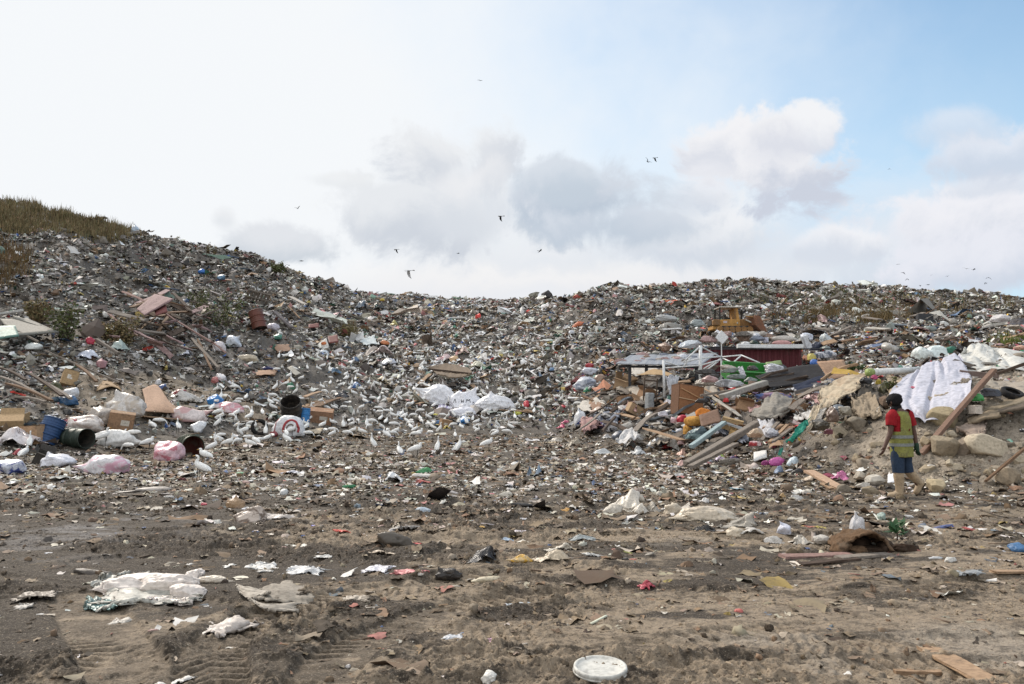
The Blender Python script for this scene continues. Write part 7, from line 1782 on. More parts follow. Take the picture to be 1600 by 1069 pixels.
def tangle():
    """Countable junk heaped in front of and around the shelter and along the bank."""
    rng = np.random.default_rng(61); G1, G2, G3, G4 = 'boards in the tangle of junk', 'cloths in the tangle of junk', 'bags in the tangle of junk', 'boxes in the tangle of junk'
    def spot():
        while True:
            x = rng.uniform(905, 1350); y = rng.uniform(574, 716)
            lo = np.interp(x, [905, 1000, 1100, 1200, 1350], [610, 590, 585, 590, 598]); hi = np.interp(x, [905, 1000, 1100, 1200, 1350], [690, 700, 715, 690, 630])
            if lo < y < hi: return x, y
    bm = [WOOD_G, WOOD_B, WOOD_P, WOOD_D, dirty((176, 170, 160), .7, .25, .2, 4), dirty((110, 116, 122), .6, .25, .2, 4)]
    for i in range(70):
        x, y = spot(); a = rng.choice([-.5, -.6, -.15, .1, .3]) + rng.normal(0, .2); L = rng.uniform(18, 62)
        plank((x - L / 2 * math.cos(a), y - L / 2 * math.sin(a)), (x + L / 2 * math.cos(a), y + L / 2 * math.sin(a)), rng.uniform(.05, .26), rng.uniform(.02, .08), bm[rng.integers(6)], 'splintered board in the tangle of junk before the grey-roofed shelter', 'board', 'splintered_board', G1, lift=.1 + .5 * rng.random(), up=(rng.normal(0, .4), rng.normal(0, .4), 1), jit=.008, bow=rng.normal(0, .04), end=.05)
    pal = [(206, 204, 202), (190, 184, 174), (170, 160, 146), (120, 112, 104), (70, 66, 64), (150, 120, 100), (206, 208, 216), (120, 126, 140), (176, 140, 136), (130, 140, 134)]
    for i in range(46):
        x, y = spot(); w, h = rng.uniform(20, 50), rng.uniform(10, 22); j = lambda: rng.normal(0, 4)
        sheet('cloth', [[(x - w/2 + j(), y - h/2 + j()), (x + j(), y - h/2 + j()), (x + w/2 + j(), y - h/2 + j())], [(x - w/2 + j(), y + h/2 + j()), (x + j(), y + h/2 + j()), (x + w/2 + j(), y + h/2 + j())]], dirty(pal[rng.integers(10)], .85, .3, .4, 3, spec=.12), 'crumpled rag of cloth or film in the tangle of junk by the shelter', 'cloth', 22, 16, .12, 2.2, .02, .35, int(rng.integers(1, 99)), G2, lift=.12 + .25 * rng.random())
    for i in range(60):
        x, y = spot(); w = rng.uniform(10, 26)
        bag(x, y, w, w * rng.uniform(.45, .8), pal[rng.integers(10)], 'small crumpled bag in the tangle of junk by the shelter', 'bag', 'plastic_bag', crump=.3, fine=.12, freq=2.2, dirt=.25, sub=3, group=G3, rz=rng.uniform(-.6, .6), tilt=rng.normal(0, .3), lift=.1 * rng.random())
    for i in range(12):
        x, y = spot(); w = rng.uniform(14, 26)
        carton(x, y, w, w * .7, [(166, 132, 100), (150, 116, 86), (180, 150, 116)][i % 3], 'battered cardboard box in the tangle of junk by the shelter', rz=rng.uniform(-.8, .8), tilt=(rng.normal(0, .35), rng.normal(0, .35)), open_=i % 2 == 0, group=G4, lift=.1)
    # slope above the shelter and the far terrace
    for i in range(60):
        x, y = rng.uniform(1120, 1600), rng.uniform(500, 556); w = rng.uniform(10, 26)
        if rng.random() < .5: bag(x, y, w, w * rng.uniform(.4, .7), pal[rng.integers(10)], 'crumpled bag or bundle on the terrace behind the bank', 'bag', 'plastic_bag', crump=.3, fine=.12, freq=2.2, dirt=.3, sub=3, group='bundles on the terrace behind the bank', rz=rng.uniform(-.6, .6), tilt=rng.normal(0, .3))
        else:
            a = rng.normal(-.2, .5); plank((x, y), (x + w * 1.4 * math.cos(a), y + w * 1.4 * math.sin(a) * .6), rng.uniform(.12, .5), .06, bm[rng.integers(6)], 'scrap board lying on the terrace behind the bank', 'board', 'scrap_board', 'scrap boards on the terrace', lift=.15 + .3 * rng.random(), up=(rng.normal(0, .4), rng.normal(0, .4), 1), jit=.01, end=.05)
    # rubble lying on the bank face
    for i in range(80):
        x, y = rng.uniform(1270, 1600), rng.uniform(640, 772); w = 6 + 22 * rng.random() ** 2
        if 1385 < x < 1445: continue
        rock(x, y, w, w * rng.uniform(.5, .8), [(150, 136, 114), (170, 154, 128), (130, 120, 106), (184, 170, 146)][i % 4], 'small rubble stone half sunk in the dirt bank', int(rng.integers(1, 900)), sink=.35, rz=rng.uniform(0, 3), name='rubble_stone')['group'] = 'rubble stones in the dirt bank'
    for i in range(26):
        x, y = rng.uniform(1290, 1600), rng.uniform(600, 680); w = rng.uniform(12, 30)
        if 1380 < x < 1500 and y < 655: continue
        bag(x, y, w, w * rng.uniform(.35, .6), [(150, 136, 116), (120, 108, 94), (176, 164, 146), (96, 88, 78)][i % 4], 'dusty rag lump caught on the upper dirt bank', 'rag', 'rag_lump', crump=.32, fine=.12, freq=2.2, dirt=.35, sub=3, group='dusty rags on the upper bank', rz=rng.uniform(-.6, .6), tilt=rng.normal(0, .3))
    for i in range(15):
        x, y = rng.uniform(1090, 1215), rng.uniform(520, 530); w = rng.uniform(10, 24)
        gpl(x, y, w, w * rng.uniform(.4, .7), rng.uniform(44.5, 46.5), pal[rng.integers(10)], 'dirty bag or rag piled against the near side of the bulldozer', name='rag_bundle', cat='rags', crump=.3, fine=.14, dirt=.35, group='rags piled against the bulldozer')
    for i in range(24):
        x, y = rng.uniform(968, 1100), rng.uniform(553, 566); w = rng.uniform(8, 22)
        gpl(x, y - 2, w, w * rng.uniform(.3, .5), np.interp(y, [555, 571], [40.2, 37.5]), pal[rng.integers(10)], 'flat scrap lying on the long grey metal roof', name='roof_scrap', cat='scraps', crump=.3, fine=.14, dirt=.3, group='scraps on the grey metal roof')
    for i in range(22):
        x, y = rng.uniform(1100, 1250), rng.uniform(566, 600); w = rng.uniform(10, 30)
        gpl(x, y, w, w * rng.uniform(.3, .6), rng.uniform(27.5, 29.5), pal[rng.integers(10)], 'rag or bag half hiding the green bin and the maroon hut', name='rag_bundle', cat='rags', crump=.3, fine=.14, dirt=.3, group='rags in front of the green bin')
tangle()
# ------------------------------------------------------------------ the yard in front
def lid():
    P = hit(938, 1052); k = P[1] / F_PX; r = 41 * k
    e = empty('bucket_lid', (P[0], P[1], P[2] + .012), 'round white bucket lid lying in the mud nearest to the camera', 'lid'); e.rotation_euler = (.07, -.02, .3)
    m = dirty((204, 202, 194), .6, .2, .15, 6, spec=.3)
    MB().lathe([(.001, .016), (r * .5, .015), (r * .86, .014), (r * .89, .022), (r * .93, .024), (r * .985, .022), (r, .012), (r * 1.0, -.012), (r * .96, -.014)], 48).build('disc', m, e, smooth=True)
    MB().lathe([(r * 1.0, -.002), (r * 1.022, -.004), (r * 1.02, -.012), (r * .99, -.013)], 48).build('rim', m, e, smooth=True)
lid()
# the big white film heap, in several layers that move together
def film_heap():
    e = empty('film_heap', hit(236, 935), 'large heap of muddy white film and foam with a greenish torn end', 'plastic film'); e.location.z -= .02; o0 = np.array(e.location)
    w = dirty((226, 214, 204), .5, .2, .2, 4, spec=.4); g = dirty((176, 174, 164), .5, .42, .2, 4, spec=.4); t = dirty((120, 150, 146), .4, .25, .3, 3, spec=.5)
    def seg(nm, px, py, wd, hg, m, sd, d=None, nk=None, crump=.2):
        P = hit(px, py); k = P[1] / F_PX; V, F_ = lump((wd * k, (d or hg * 1.6) * k, hg * k), sd, 5, crump, 1.7, nk, .07); link(nm, mesh_np(nm, V + P - o0 - np.array((0, 0, .015)), F_, m, True), e)
    seg('film_bundle', 195, 922, 88, 27, w, 3, 40, (-1, 0, -.2)); seg('film_bundle', 256, 922, 100, 34, w, 5, 50); seg('film_bundle', 292, 930, 56, 26, w, 7, 40); seg('film_bundle', 225, 916, 80, 30, w, 9, 40)
    seg('foam_lump', 304, 902, 26, 17, w, 11)
    for nm, C, m, sd in (('film_sheet', [[(160, 925), (200, 918), (250, 922), (300, 926)], [(156, 944), (200, 945), (250, 940), (306, 936)], [(160, 956), (205, 953), (262, 950), (300, 946)]], g, 4),
                         ('film_sheet', [[(235, 938), (262, 934), (296, 940)], [(230, 950), (262, 948), (298, 946)]], w, 6), ('torn_end', [[(136, 938), (160, 936), (182, 940)], [(134, 954), (158, 956), (180, 955)]], t, 8),
                         ('film_sheet', [[(150, 905), (190, 899), (230, 898)], [(140, 925), (190, 920), (226, 916)]], g, 10)):
        Cw = [[ptw(p, .03) for p in row] for row in C]; V, F_ = sheet_mesh(Cw, 60, 36, .035, 2.2, .004, .45, sd, (.8, 1.4)); link(nm, mesh_np(nm, V - o0, F_, m, True), e)
film_heap()
bag(334, 911, 46, 13, (222, 208, 188), 'cream foam wedge beside the white film heap', 'foam', 'foam_wedge', crump=.12, neck=(1, 0, -.2), dirt=.1)
# grey shell of flattened plastic
def fan():
    e = empty('flattened_shell', hit(430, 938), 'grey flattened shell of ribbed plastic pressed into the mud', 'plastic shell'); o0 = np.array(e.location); m = dirty((150, 140, 126), .7, .3, .4, 5, spec=.3); m2 = dirty((172, 162, 148), .7, .2, .3, 5)
    for nm, C, mm, sd, wr in (('ribbed_sheet', [[(400, 930), (440, 918), (486, 924)], [(392, 938), (440, 934), (488, 934)], [(400, 946), (440, 944), (482, 940)]], m, 4, .02), ('edge_strip', [[(368, 922), (385, 932), (420, 938)], [(368, 930), (386, 941), (424, 943)]], m2, 5, .01), ('edge_strip', [[(386, 942), (415, 949), (470, 944)], [(390, 947), (415, 954), (466, 949)]], m2, 6, .01)):
        Cw = [[ptw(p, .045 if nm == 'edge_strip' else .02) for p in r] for r in C]; V, F_ = sheet_mesh(Cw, 50, 20, wr, 5, .012, .25, sd, (.4, 2)); link(nm, mesh_np(nm, V - o0, F_, mm, True), e)
fan()
# brown arched carton carcass with hollow, leaf and strips
def carcass():
    P = hit(1352, 862); e = empty('bark_arch', P, 'curled brown sheet arched over a dark hollow on the yard', 'debris'); k = P[1] / F_PX
    br = dirty((112, 88, 66), .9, .35, .5, 6, spec=.1); dk = dirty((62, 48, 38), .95, .3, .5, 6, spec=.1); a = np.linspace(.15, math.pi - .1, 7)
    C = []
    for y in np.linspace(-.10, .38, 4): C.append([np.array((-(38 + 4 * y) * k * math.cos(t), y + .05 * math.sin(3 * t), (29 - 20 * max(0, y)) * k * math.sin(t) * (1 + .12 * math.sin(5 * t)))) for t in a])
    V, F_ = sheet_mesh(C, 60, 24, .03, 5, .025, .12, 3); link('arched_sheet', mesh_np('arched_sheet', V, F_, br, True), e)
    V, F_ = lump((62 * k, .4, 30 * k), 12, 4, .3, 2, None, .15); link('dark_fill', mesh_np('dark_fill', V + np.array((0, .32, -.02)), F_, dk, True), e)
    for cx, w, h, s in ((-36, 26, 26, 3), (34, 30, 22, 5), (60, 44, 16, 7), (10, 50, 12, 9), (-8, 34, 14, 4)):
        V, F_ = lump((w * k, .2, h * k), s + 20, 4, .4, 2.6, None, .2); link('fibre_clump', mesh_np('fibre_clump', V + np.array((cx * k, .05, -.02)), F_, dk if cx > 0 else br, True), e)
carcass()
def leaf():
    P = hit(1399, 846); e = empty('leafy_sprig', (P[0], P[1] - .05, P[2] + .1), 'dark green leafy sprig stuck beside the curled brown sheet', 'leaves'); rng = np.random.default_rng(5); m = dirty((44, 84, 40), .6, .1, .2, 8, spec=.3); mb = MB()
    for i in range(34):
        a, b = rng.uniform(-.6, 3.5), rng.uniform(-.2, .9); L = rng.uniform(.07, .16); d = np.array((math.cos(a) * math.cos(b), math.sin(a) * .5, math.sin(b))); s = np.cross(d, (0, 0, 1)); s /= np.linalg.norm(s); o = rng.normal(0, .035, 3) + np.array((0, 0, .05))
        u = np.array((0, 0, .002)); c = [o, o + d * L * .4 + s * L * .25, o + d * L, o + d * L * .4 - s * L * .25]; mb.add(c + [p - u for p in c], [(0, 1, 2, 3), (7, 6, 5, 4), (0, 4, 5, 1), (1, 5, 6, 2), (2, 6, 7, 3), (3, 7, 4, 0)])
    mb.build('foliage', m, e); MB().tube([(0, 0, -.14), (0, 0, .06)], .008, 6).build('stem', WOOD_D, e)
leaf()
for a, b, w, lab, m in (((1222, 874), (1330, 868), .16, 'reddish brown bark strip in front of the curled sheet', WOOD_R), ((1250, 882), (1340, 876), .10, 'dark bark strip nearest below the curled sheet', WOOD_D), ((1310, 876), (1392, 866), .14, 'grey-brown bark strip running under the curled sheet', WOOD_G), ((1450, 1012), (1570, 1085), .15, 'long tan board lying at the near corner of the yard', WOOD_P),
    ((1444, 1008), (1540, 1062), .03, 'thin dark batten beside the long tan board', WOOD_B), ((1398, 1046), (1470, 1046), .03, 'thin pale splinter of wood on the near yard', WOOD_P), ((1552, 896), (1640, 892), .10, 'pale board at the edge of the yard', WOOD_P), ((1455, 1010), (1500, 1030), .025, 'short yellowish splinter on the long tan board', WOOD_P)):
    plank(a, b, w, .022, m, lab, 'wood', 'board' if 'board' in lab else 'wood_strip', lift=.012, jit=.003)
bag(1343, 842, 22, 40, (206, 204, 206), 'white pointed paper standing behind the curled brown sheet', 'paper', 'paper_bag', crump=.25, neck=(-.1, 0, 1), d=20)
# sacks on the yard
bag(985, 803, 52, 32, (206, 196, 180), 'largest muddy cream sack of the pile on the yard', name='muddy_sack', crump=.26, dirt=.22, lift=.02, sub=5)
bag(1003, 806, 32, 17, (214, 204, 188), 'rounded cream sack in front of the largest muddy one', name='muddy_sack', crump=.18, dirt=.16)
bag(962, 806, 26, 20, (196, 186, 170), 'cream sack at the left end of the yard pile', name='muddy_sack', crump=.28, dirt=.25)
bag(1024, 802, 26, 16, (172, 162, 146), 'greyish sack at the right end of the yard pile', name='muddy_sack', crump=.25, dirt=.3)
bag(1054, 806, 30, 22, (206, 190, 166), 'pale fold at the near end of the long dirty sack', name='muddy_sack', crump=.28, dirt=.2)
bag(1108, 817, 84, 26, (206, 190, 166), 'long dirty cream sack stretched out on the yard', name='long_sack', crump=.22, dirt=.2, neck=(-1, 0, -.1), sub=5, d=40)
bag(1156, 824, 62, 22, (166, 158, 144), 'grey end of dirty sacking right of the long sack', name='sacking', cat='sacking', crump=.28, dirt=.3)
bag(1150, 838, 24, 18, (212, 196, 170), 'small folded cream bag below the grey sacking', crump=.3, neck=(-.6, 0, .8), dirt=.14)
bag(1176, 838, 40, 10, (206, 200, 190), 'flat white bag right of the folded cream one', crump=.3, dirt=.2)
bag(1228, 838, 22, 20, (206, 208, 222), 'bluish white carton on the yard', crump=.2, neck=(-.4, 0, .9), dirt=.08)
bag(1212, 846, 30, 10, (210, 204, 196), 'flat cream carton in front of the bluish one', crump=.15)
bag(1256, 852, 36, 16, (206, 196, 180), 'cream bag with torn mouth left of the curled sheet', crump=.3, dirt=.2)
bag(1288, 852, 24, 16, (196, 188, 176), 'greyish torn bag touching the curled sheet', crump=.3, dirt=.25)
bag(1100, 831, 40, 9, (50, 46, 42), 'black flattened bag on the yard below the long sack', name='black_bag', crump=.25)
bag(754, 880, 48, 24, (44, 43, 46), 'shiny black crumpled bag on the yard', name='black_bag', crump=.35, dirt=.2, rough=.35, sub=5)
bag(693, 900, 40, 20, (46, 40, 36), 'black-brown torn bag left of the shiny black one', name='black_bag', crump=.32, dirt=.3, neck=(-.3, 0, .8))
bag(856, 883, 62, 18, (196, 178, 150), 'beige flat sack on the yard', name='beige_sack', crump=.28, dirt=.2, sub=5)
bag(816, 882, 32, 14, (206, 176, 120), 'beige sack with a yellow end left of the flat one', name='beige_sack', crump=.2, neck=(-1, 0, 0), second=(206, 160, 60))
bag(876, 866, 42, 14, (200, 190, 172), 'pale sack behind the beige flat sack', name='pale_sack', crump=.25, dirt=.22)
bag(910, 842, 50, 10, (176, 182, 180), 'pale green-grey film strip on the yard', crump=.25, dirt=.25)
bag(1012, 918, 28, 13, (206, 84, 98), 'coral red rag beside a white sheet', name='red_rag', cat='rag', crump=.25, dirt=.08)
bag(614, 754, 30, 17, (230, 230, 230), 'crumpled white bag alone at the edge of the flock', crump=.24, dirt=.06, sub=5)
bag(442, 775, 13, 11, (214, 214, 212), 'white ball on the trodden ground', 'ball', 'ball', crump=.05)
bag(366, 796, 24, 16, (176, 142, 104), 'tan paper pouch at the top of the brown fibre bundle', 'pouch', 'paper_pouch', crump=.2, neck=(0, 0, 1))
bag(390, 818, 58, 30, (120, 100, 84), 'brown fibrous bundle with pale straps on the yard', 'bundle', 'fibre_bundle', crump=.35, fine=.2, second=(186, 172, 160), dirt=.2, sub=5)
bag(766, 1064, 22, 18, (226, 222, 214), 'crumpled white tissue close to the camera', 'tissue', 'tissue', crump=.32, dirt=.08)
bag(872, 692, 26, 8, (196, 186, 172), 'low grey-cream bag where the belt meets the yard', crump=.28)
bag(896, 698, 30, 14, (176, 164, 144), 'brown-grey sack at the left foot of the belt', crump=.2, dirt=.3)
bag(860, 690, 22, 7, (60, 58, 56), 'dark film left of the brown-grey sack', crump=.3)
bag(1380, 812, 14, 14, (140, 160, 150), 'grey-green cup-like scrap on the yard', 'cup', 'cup', crump=.15)
bag(1595, 862, 26, 18, (70, 120, 170), 'torn blue carton at the far edge of the yard', 'carton', 'blue_carton', crump=.25)
# flat scraps seen one by one
items = [
 (530, 899, 50, (224, 220, 214), 'oval white plate pressed into the yard', 'card', 'plate', 'plate'), (592, 893, 44, (214, 212, 220), 'white film sheet beside the pink cloth', 'film', 'film_sheet', 'film'), (640, 899, 50, (220, 130, 130), 'coral pink cloth strip on the yard', 'film', 'cloth_strip', 'cloth'),
 (412, 888, 48, (206, 204, 200), 'white flattened carton on the yard', 'film', 'carton', 'carton'), (415, 897, 24, (196, 192, 186), 'small pale scrap under the flattened carton', 'film', 'scrap', 'scrap'), (358, 886, 20, (226, 222, 214), 'upright white paper scrap above the foam wedge', 'film', 'paper_scrap', 'paper'), (462, 852, 32, (222, 214, 198), 'cream paper bag flattened on dark mud', 'film', 'paper_bag', 'paper'),
 (456, 834, 26, (176, 166, 140), 'olive-grey pouch above the cream paper bag', 'strip', 'pouch', 'pouch'), (330, 820, 28, (196, 194, 184), 'grey-white carton scrap on dark mud', 'film', 'carton', 'carton'), (305, 787, 24, (214, 206, 204), 'white pack with a red end on dark mud', 'strip', 'pack', 'pack'), (318, 786, 10, (206, 70, 90), 'red end piece of a white pack', 'lump', 'scrap', 'scrap'),
 (376, 754, 38, (230, 228, 226), 'bright white board on the trodden ground', 'card', 'board', 'board'), (375, 743, 12, (40, 140, 90), 'green cap-like scrap above the bright white board', 'lump', 'scrap', 'scrap'), (452, 742, 38, (214, 212, 222), 'pale lilac film on the trodden ground', 'film', 'film_sheet', 'film'), (545, 768, 50, (214, 208, 196), 'long pale card with green pieces', 'card', 'card', 'card'),
 (545, 764, 18, (40, 136, 84), 'green film on the long pale card', 'lump', 'film', 'film'), (662, 740, 22, (60, 150, 90), 'green scrap right of the white crumpled bag', 'lump', 'scrap', 'scrap'), (664, 746, 46, (206, 200, 194), 'white strip under the green scrap', 'strip', 'strip', 'strip'), (660, 756, 26, (190, 90, 80), 'red-brown scrap in a white strip', 'film', 'scrap', 'scrap'), (762, 771, 30, (176, 70, 90), 'dark pink strip on the trodden ground', 'strip', 'strip', 'strip'),
 (494, 827, 18, (70, 70, 190), 'violet-blue plastic scrap near the cream paper bag', 'strip', 'plastic_scrap', 'scrap'), (534, 838, 22, (226, 76, 50), 'orange-red scrap of plastic on the middle yard', 'film', 'plastic_scrap', 'scrap'), (650, 846, 22, (220, 66, 70), 'bright red scrap above the black-brown bag', 'film', 'plastic_scrap', 'scrap'), (511, 806, 20, (196, 60, 70), 'crimson scrap near the brown fibre bundle', 'film', 'plastic_scrap', 'scrap'),
 (851, 819, 14, (40, 110, 190), 'blue bottle cap like scrap', 'card', 'cap', 'cap'), (902, 819, 14, (206, 90, 80), 'brick red scrap left of the muddy sack pile', 'film', 'plastic_scrap', 'scrap'), (750, 827, 14, (206, 160, 50), 'yellow scrap on the middle yard', 'film', 'plastic_scrap', 'scrap'), (771, 838, 16, (90, 170, 140), 'mint scrap on the middle yard', 'film', 'plastic_scrap', 'scrap'), (805, 832, 32, (206, 196, 204), 'pinkish white film on the middle yard', 'film', 'film_sheet', 'film'), (796, 840, 20, (160, 180, 200), 'pale blue film on the middle yard', 'film', 'film_sheet', 'film'),
 (890, 795, 24, (206, 150, 40), 'amber scrap on the yard', 'film', 'plastic_scrap', 'scrap'), (816, 794, 34, (40, 38, 38), 'black strip on the yard', 'strip', 'strip', 'strip'), (660, 800, 18, (196, 210, 222), 'clear bluish bag standing on the yard', 'lump', 'clear_bag', 'bag'), (735, 797, 20, (176, 110, 130), 'mauve scrap of film on the yard', 'film', 'plastic_scrap', 'scrap'), (880, 765, 14, (160, 80, 130), 'plum coloured scrap on the trodden ground', 'film', 'plastic_scrap', 'scrap'), (918, 784, 16, (90, 110, 160), 'denim blue scrap left of the muddy sacks', 'film', 'plastic_scrap', 'scrap'),
 (710, 990, 34, (206, 208, 212), 'silvery paper scrap with a blue tip on the near yard', 'film', 'paper_scrap', 'paper'), (722, 981, 12, (60, 110, 170), 'blue tip scrap on the silvery paper', 'film', 'plastic_scrap', 'scrap'), (768, 986, 18, (206, 150, 190), 'pale pink scrap, upper of two on the near yard', 'film', 'plastic_scrap', 'scrap'), (776, 999, 20, (206, 140, 186), 'pale pink scrap, lower of two on the near yard', 'film', 'plastic_scrap', 'scrap'), (815, 935, 50, (170, 180, 188), 'blue-grey film pressed into a rut', 'film', 'film_sheet', 'film'),
 (905, 947, 20, (190, 176, 150), 'small cream scrap on a rut edge', 'film', 'scrap', 'scrap'), (1046, 917, 42, (206, 204, 200), 'white card strip right of the coral rag', 'card', 'card', 'card'), (340, 984, 100, (190, 178, 168), 'long pinkish grey film smeared on the near yard', 'film', 'film_sheet', 'film'), (190, 970, 32, (186, 178, 166), 'pale scrap below the greenish torn end', 'film', 'scrap', 'scrap'), (284, 1054, 34, (214, 210, 204), 'white torn scrap close to the bottom edge', 'film', 'scrap', 'scrap'),
 (250, 1067, 14, (226, 222, 214), 'white knob-like scrap at the bottom edge', 'lump', 'scrap', 'scrap'), (560, 939, 40, (156, 142, 124), 'grey-brown crumpled film right of the flattened shell', 'film', 'film_sheet', 'film'), (1143, 912, 14, (214, 210, 206), 'white bit on the yard below the black flattened bag', 'film', 'scrap', 'scrap'), (1155, 955, 12, (206, 96, 84), 'small red bit on bare soil', 'lump', 'scrap', 'scrap'), (1470, 825, 34, (80, 96, 150), 'blue and pink pack on the yard', 'strip', 'pack', 'pack'), (1482, 822, 13, (40, 70, 170), 'royal blue scrap beside a pack', 'film', 'plastic_scrap', 'scrap'), (1462, 831, 18, (176, 80, 96), 'rose red scrap under the pack', 'strip', 'plastic_scrap', 'scrap'),
 (1340, 816, 18, (206, 110, 130), 'pink scrap behind the curled sheet', 'film', 'plastic_scrap', 'scrap'), (1281, 826, 18, (200, 180, 60), 'yellow scrap left of the curled sheet', 'film', 'plastic_scrap', 'scrap'), (1266, 824, 16, (180, 90, 70), 'rust red scrap left of the yellow one', 'film', 'plastic_scrap', 'scrap'), (1520, 830, 26, (196, 90, 84), 'faded red strip far along the yard', 'strip', 'strip', 'strip'), (1462, 872, 34, (214, 212, 210), 'white bone-like strip right of the curled sheet', 'strip', 'strip', 'strip'), (1484, 878, 18, (214, 212, 206), 'white knob at the end of the bone-like strip', 'lump', 'scrap', 'scrap'),
 (1506, 898, 60, (150, 154, 156), 'grey film pressed flat at the edge of the yard', 'film', 'film_sheet', 'film'), (1152, 766, 22, (160, 196, 210), 'pale aqua scrap on the yard', 'film', 'plastic_scrap', 'scrap'), (1150, 750, 18, (80, 120, 170), 'steel blue scrap on the yard', 'film', 'plastic_scrap', 'scrap'), (1020, 826, 20, (150, 180, 210), 'light blue scrap below the muddy sacks', 'film', 'plastic_scrap', 'scrap'), (1000, 826, 26, (190, 186, 176), 'grey strip below the muddy sacks', 'strip', 'strip', 'strip'), (930, 870, 40, (190, 190, 186), 'pale film right of the beige sack', 'film', 'film_sheet', 'film'), (988, 876, 12, (206, 110, 90), 'tiny orange-pink scrap on pale soil', 'film', 'plastic_scrap', 'scrap'), (985, 866, 18, (150, 150, 70), 'olive scrap right of the beige sack', 'film', 'plastic_scrap', 'scrap'),
 (480, 896, 60, (206, 206, 206), 'pale thin film between the flattened carton and the oval plate', 'film', 'film_sheet', 'film'), (505, 876, 24, (206, 204, 198), 'pale shard of plastic', 'film', 'plastic_scrap', 'scrap'), (600, 872, 40, (196, 176, 150), 'sand coloured torn bag', 'film', 'torn_bag', 'bag'), (640, 870, 30, (206, 196, 176), 'cream torn bag right of the sand coloured one', 'film', 'torn_bag', 'bag'), (700, 912, 40, (180, 168, 150), 'cream strip below the black-brown bag', 'strip', 'strip', 'strip'), (760, 900, 50, (206, 192, 160), 'yellowish cream strip below the shiny black bag', 'strip', 'strip', 'strip'), (640, 828, 60, (120, 116, 112), 'dark grey film heap on the middle yard', 'film', 'film_sheet', 'film'), (615, 850, 50, (96, 88, 78), 'brown-black film heap on the middle yard', 'lump', 'film_heap', 'film'), (440, 812, 60, (190, 180, 172), 'pinkish grey film right of the fibre bundle', 'film', 'film_sheet', 'film'), (355, 845, 24, (110, 124, 134), 'slate scrap on dark mud', 'strip', 'plastic_scrap', 'scrap'), (480, 855, 18, (206, 212, 222), 'bluish white scrap right of the cream paper bag', 'film', 'plastic_scrap', 'scrap'), (240, 768, 50, (170, 160, 150), 'thin grey strip on dark mud', 'strip', 'strip', 'strip'), (200, 770, 30, (60, 50, 44), 'dark bark-like piece on dark mud', 'strip', 'bark_piece', 'bark'),
 (150, 895, 60, (70, 60, 52), 'dark ridge-like board end above the film heap', 'strip', 'board_end', 'board'), (60, 935, 60, (120, 108, 94), 'brown-grey film at the edge of the near yard', 'film', 'film_sheet', 'film'), (35, 950, 30, (150, 146, 140), 'grey scrap at the edge of the near yard', 'film', 'scrap', 'scrap'), (700, 770, 40, (196, 186, 180), 'pinkish white strip on the trodden ground', 'strip', 'strip', 'strip'), (600, 790, 24, (214, 210, 200), 'white scrap cluster on the trodden ground', 'film', 'scrap', 'scrap'), (800, 760, 24, (176, 176, 180), 'grey scrap on the trodden ground', 'film', 'scrap', 'scrap'), (830, 770, 22, (206, 200, 190), 'cream scrap on the trodden ground', 'film', 'scrap', 'scrap'), (790, 775, 20, (214, 206, 190), 'upright cream scrap on the trodden ground', 'lump', 'scrap', 'scrap'),
]
for px, py, w, rgb, lab, kind, nm, ct in items: scrap(px, py, w, rgb, lab, kind, ct, nm, h=.8 if kind in ('film', 'card') else 1.0)
# near yard: many small loose scraps, one object each
def small_scraps():
    rng = np.random.default_rng(31); pal = [(214, 210, 204), (206, 198, 186), (226, 224, 220), (222, 220, 216), (150, 140, 126), (120, 106, 90), (206, 206, 212), (84, 74, 66), (170, 140, 110), (150, 160, 168), (190, 150, 140), (60, 56, 54)]
    n = 0
    while n < 290:
        px, py = rng.uniform(10, 1590), 725 + 330 * rng.beta(1.1, 3.2)
        if 1390 < px < 1450 and py < 790: continue
        kind = ['film', 'film', 'lump', 'strip', 'card'][rng.choice(5, p=[.4, .15, .2, .17, .08])]; w = rng.uniform(5, 15) * (1 + .2 * (py - 735) / 330)
        scrap(px, py, w, pal[rng.choice(len(pal))], 'small soiled scrap strewn loose over the muddy yard', kind, 'scrap', 'small_scrap', .7, group='small scraps strewn over the yard', seed=int(rng.integers(1, 9999)))
        n += 1
small_scraps()
# ------------------------------------------------------------------ weeds and dry grass
def leaf_mat(name, a, b):
    m, g, bs = mk(name); geo = g.node('ShaderNodeNewGeometry'); n = g.noise(geo.outputs['Position'], 3.0, 4, .6)
    at_ = g.node('ShaderNodeAttribute', attribute_name='Col')
    c = g.mix(g.ramp(n, .35, .65), a, b); c = g.mix(.5, c, at_.outputs['Color']); g.l.new(c, bs.inputs['Base Color']); bs.inputs['Roughness'].default_value = .8; bs.inputs['Specular IOR Level'].default_value = .15
    return m
def blades(P, L, W, lean, cols, rng):
    """Bent grass blades: base points, lengths, widths."""
    n = len(P); a = rng.uniform(0, 6.28, n); ln = np.abs(rng.normal(0, lean, n)); d = np.c_[np.cos(a), np.sin(a), np.zeros(n)]; s = np.c_[-np.sin(a), np.cos(a), np.zeros(n)] * (W * .5)[:, None]; up = np.array((0, 0, 1.))
    mid = P + up * (L * .55)[:, None] + d * (L * ln * .35)[:, None]; tip = P + up * (L * (1 - .25 * ln))[:, None] + d * (L * ln)[:, None]
    V = np.stack([P - s, P + s, mid + s * .7, mid - s * .7, tip], 1).reshape(-1, 3); o = (np.arange(n) * 5)[:, None]
    F_ = np.concatenate([o + [0, 1, 2], o + [0, 2, 3], o + [3, 2, 4]]); C = np.repeat(cols, 5, 0)
    return V, F_, C
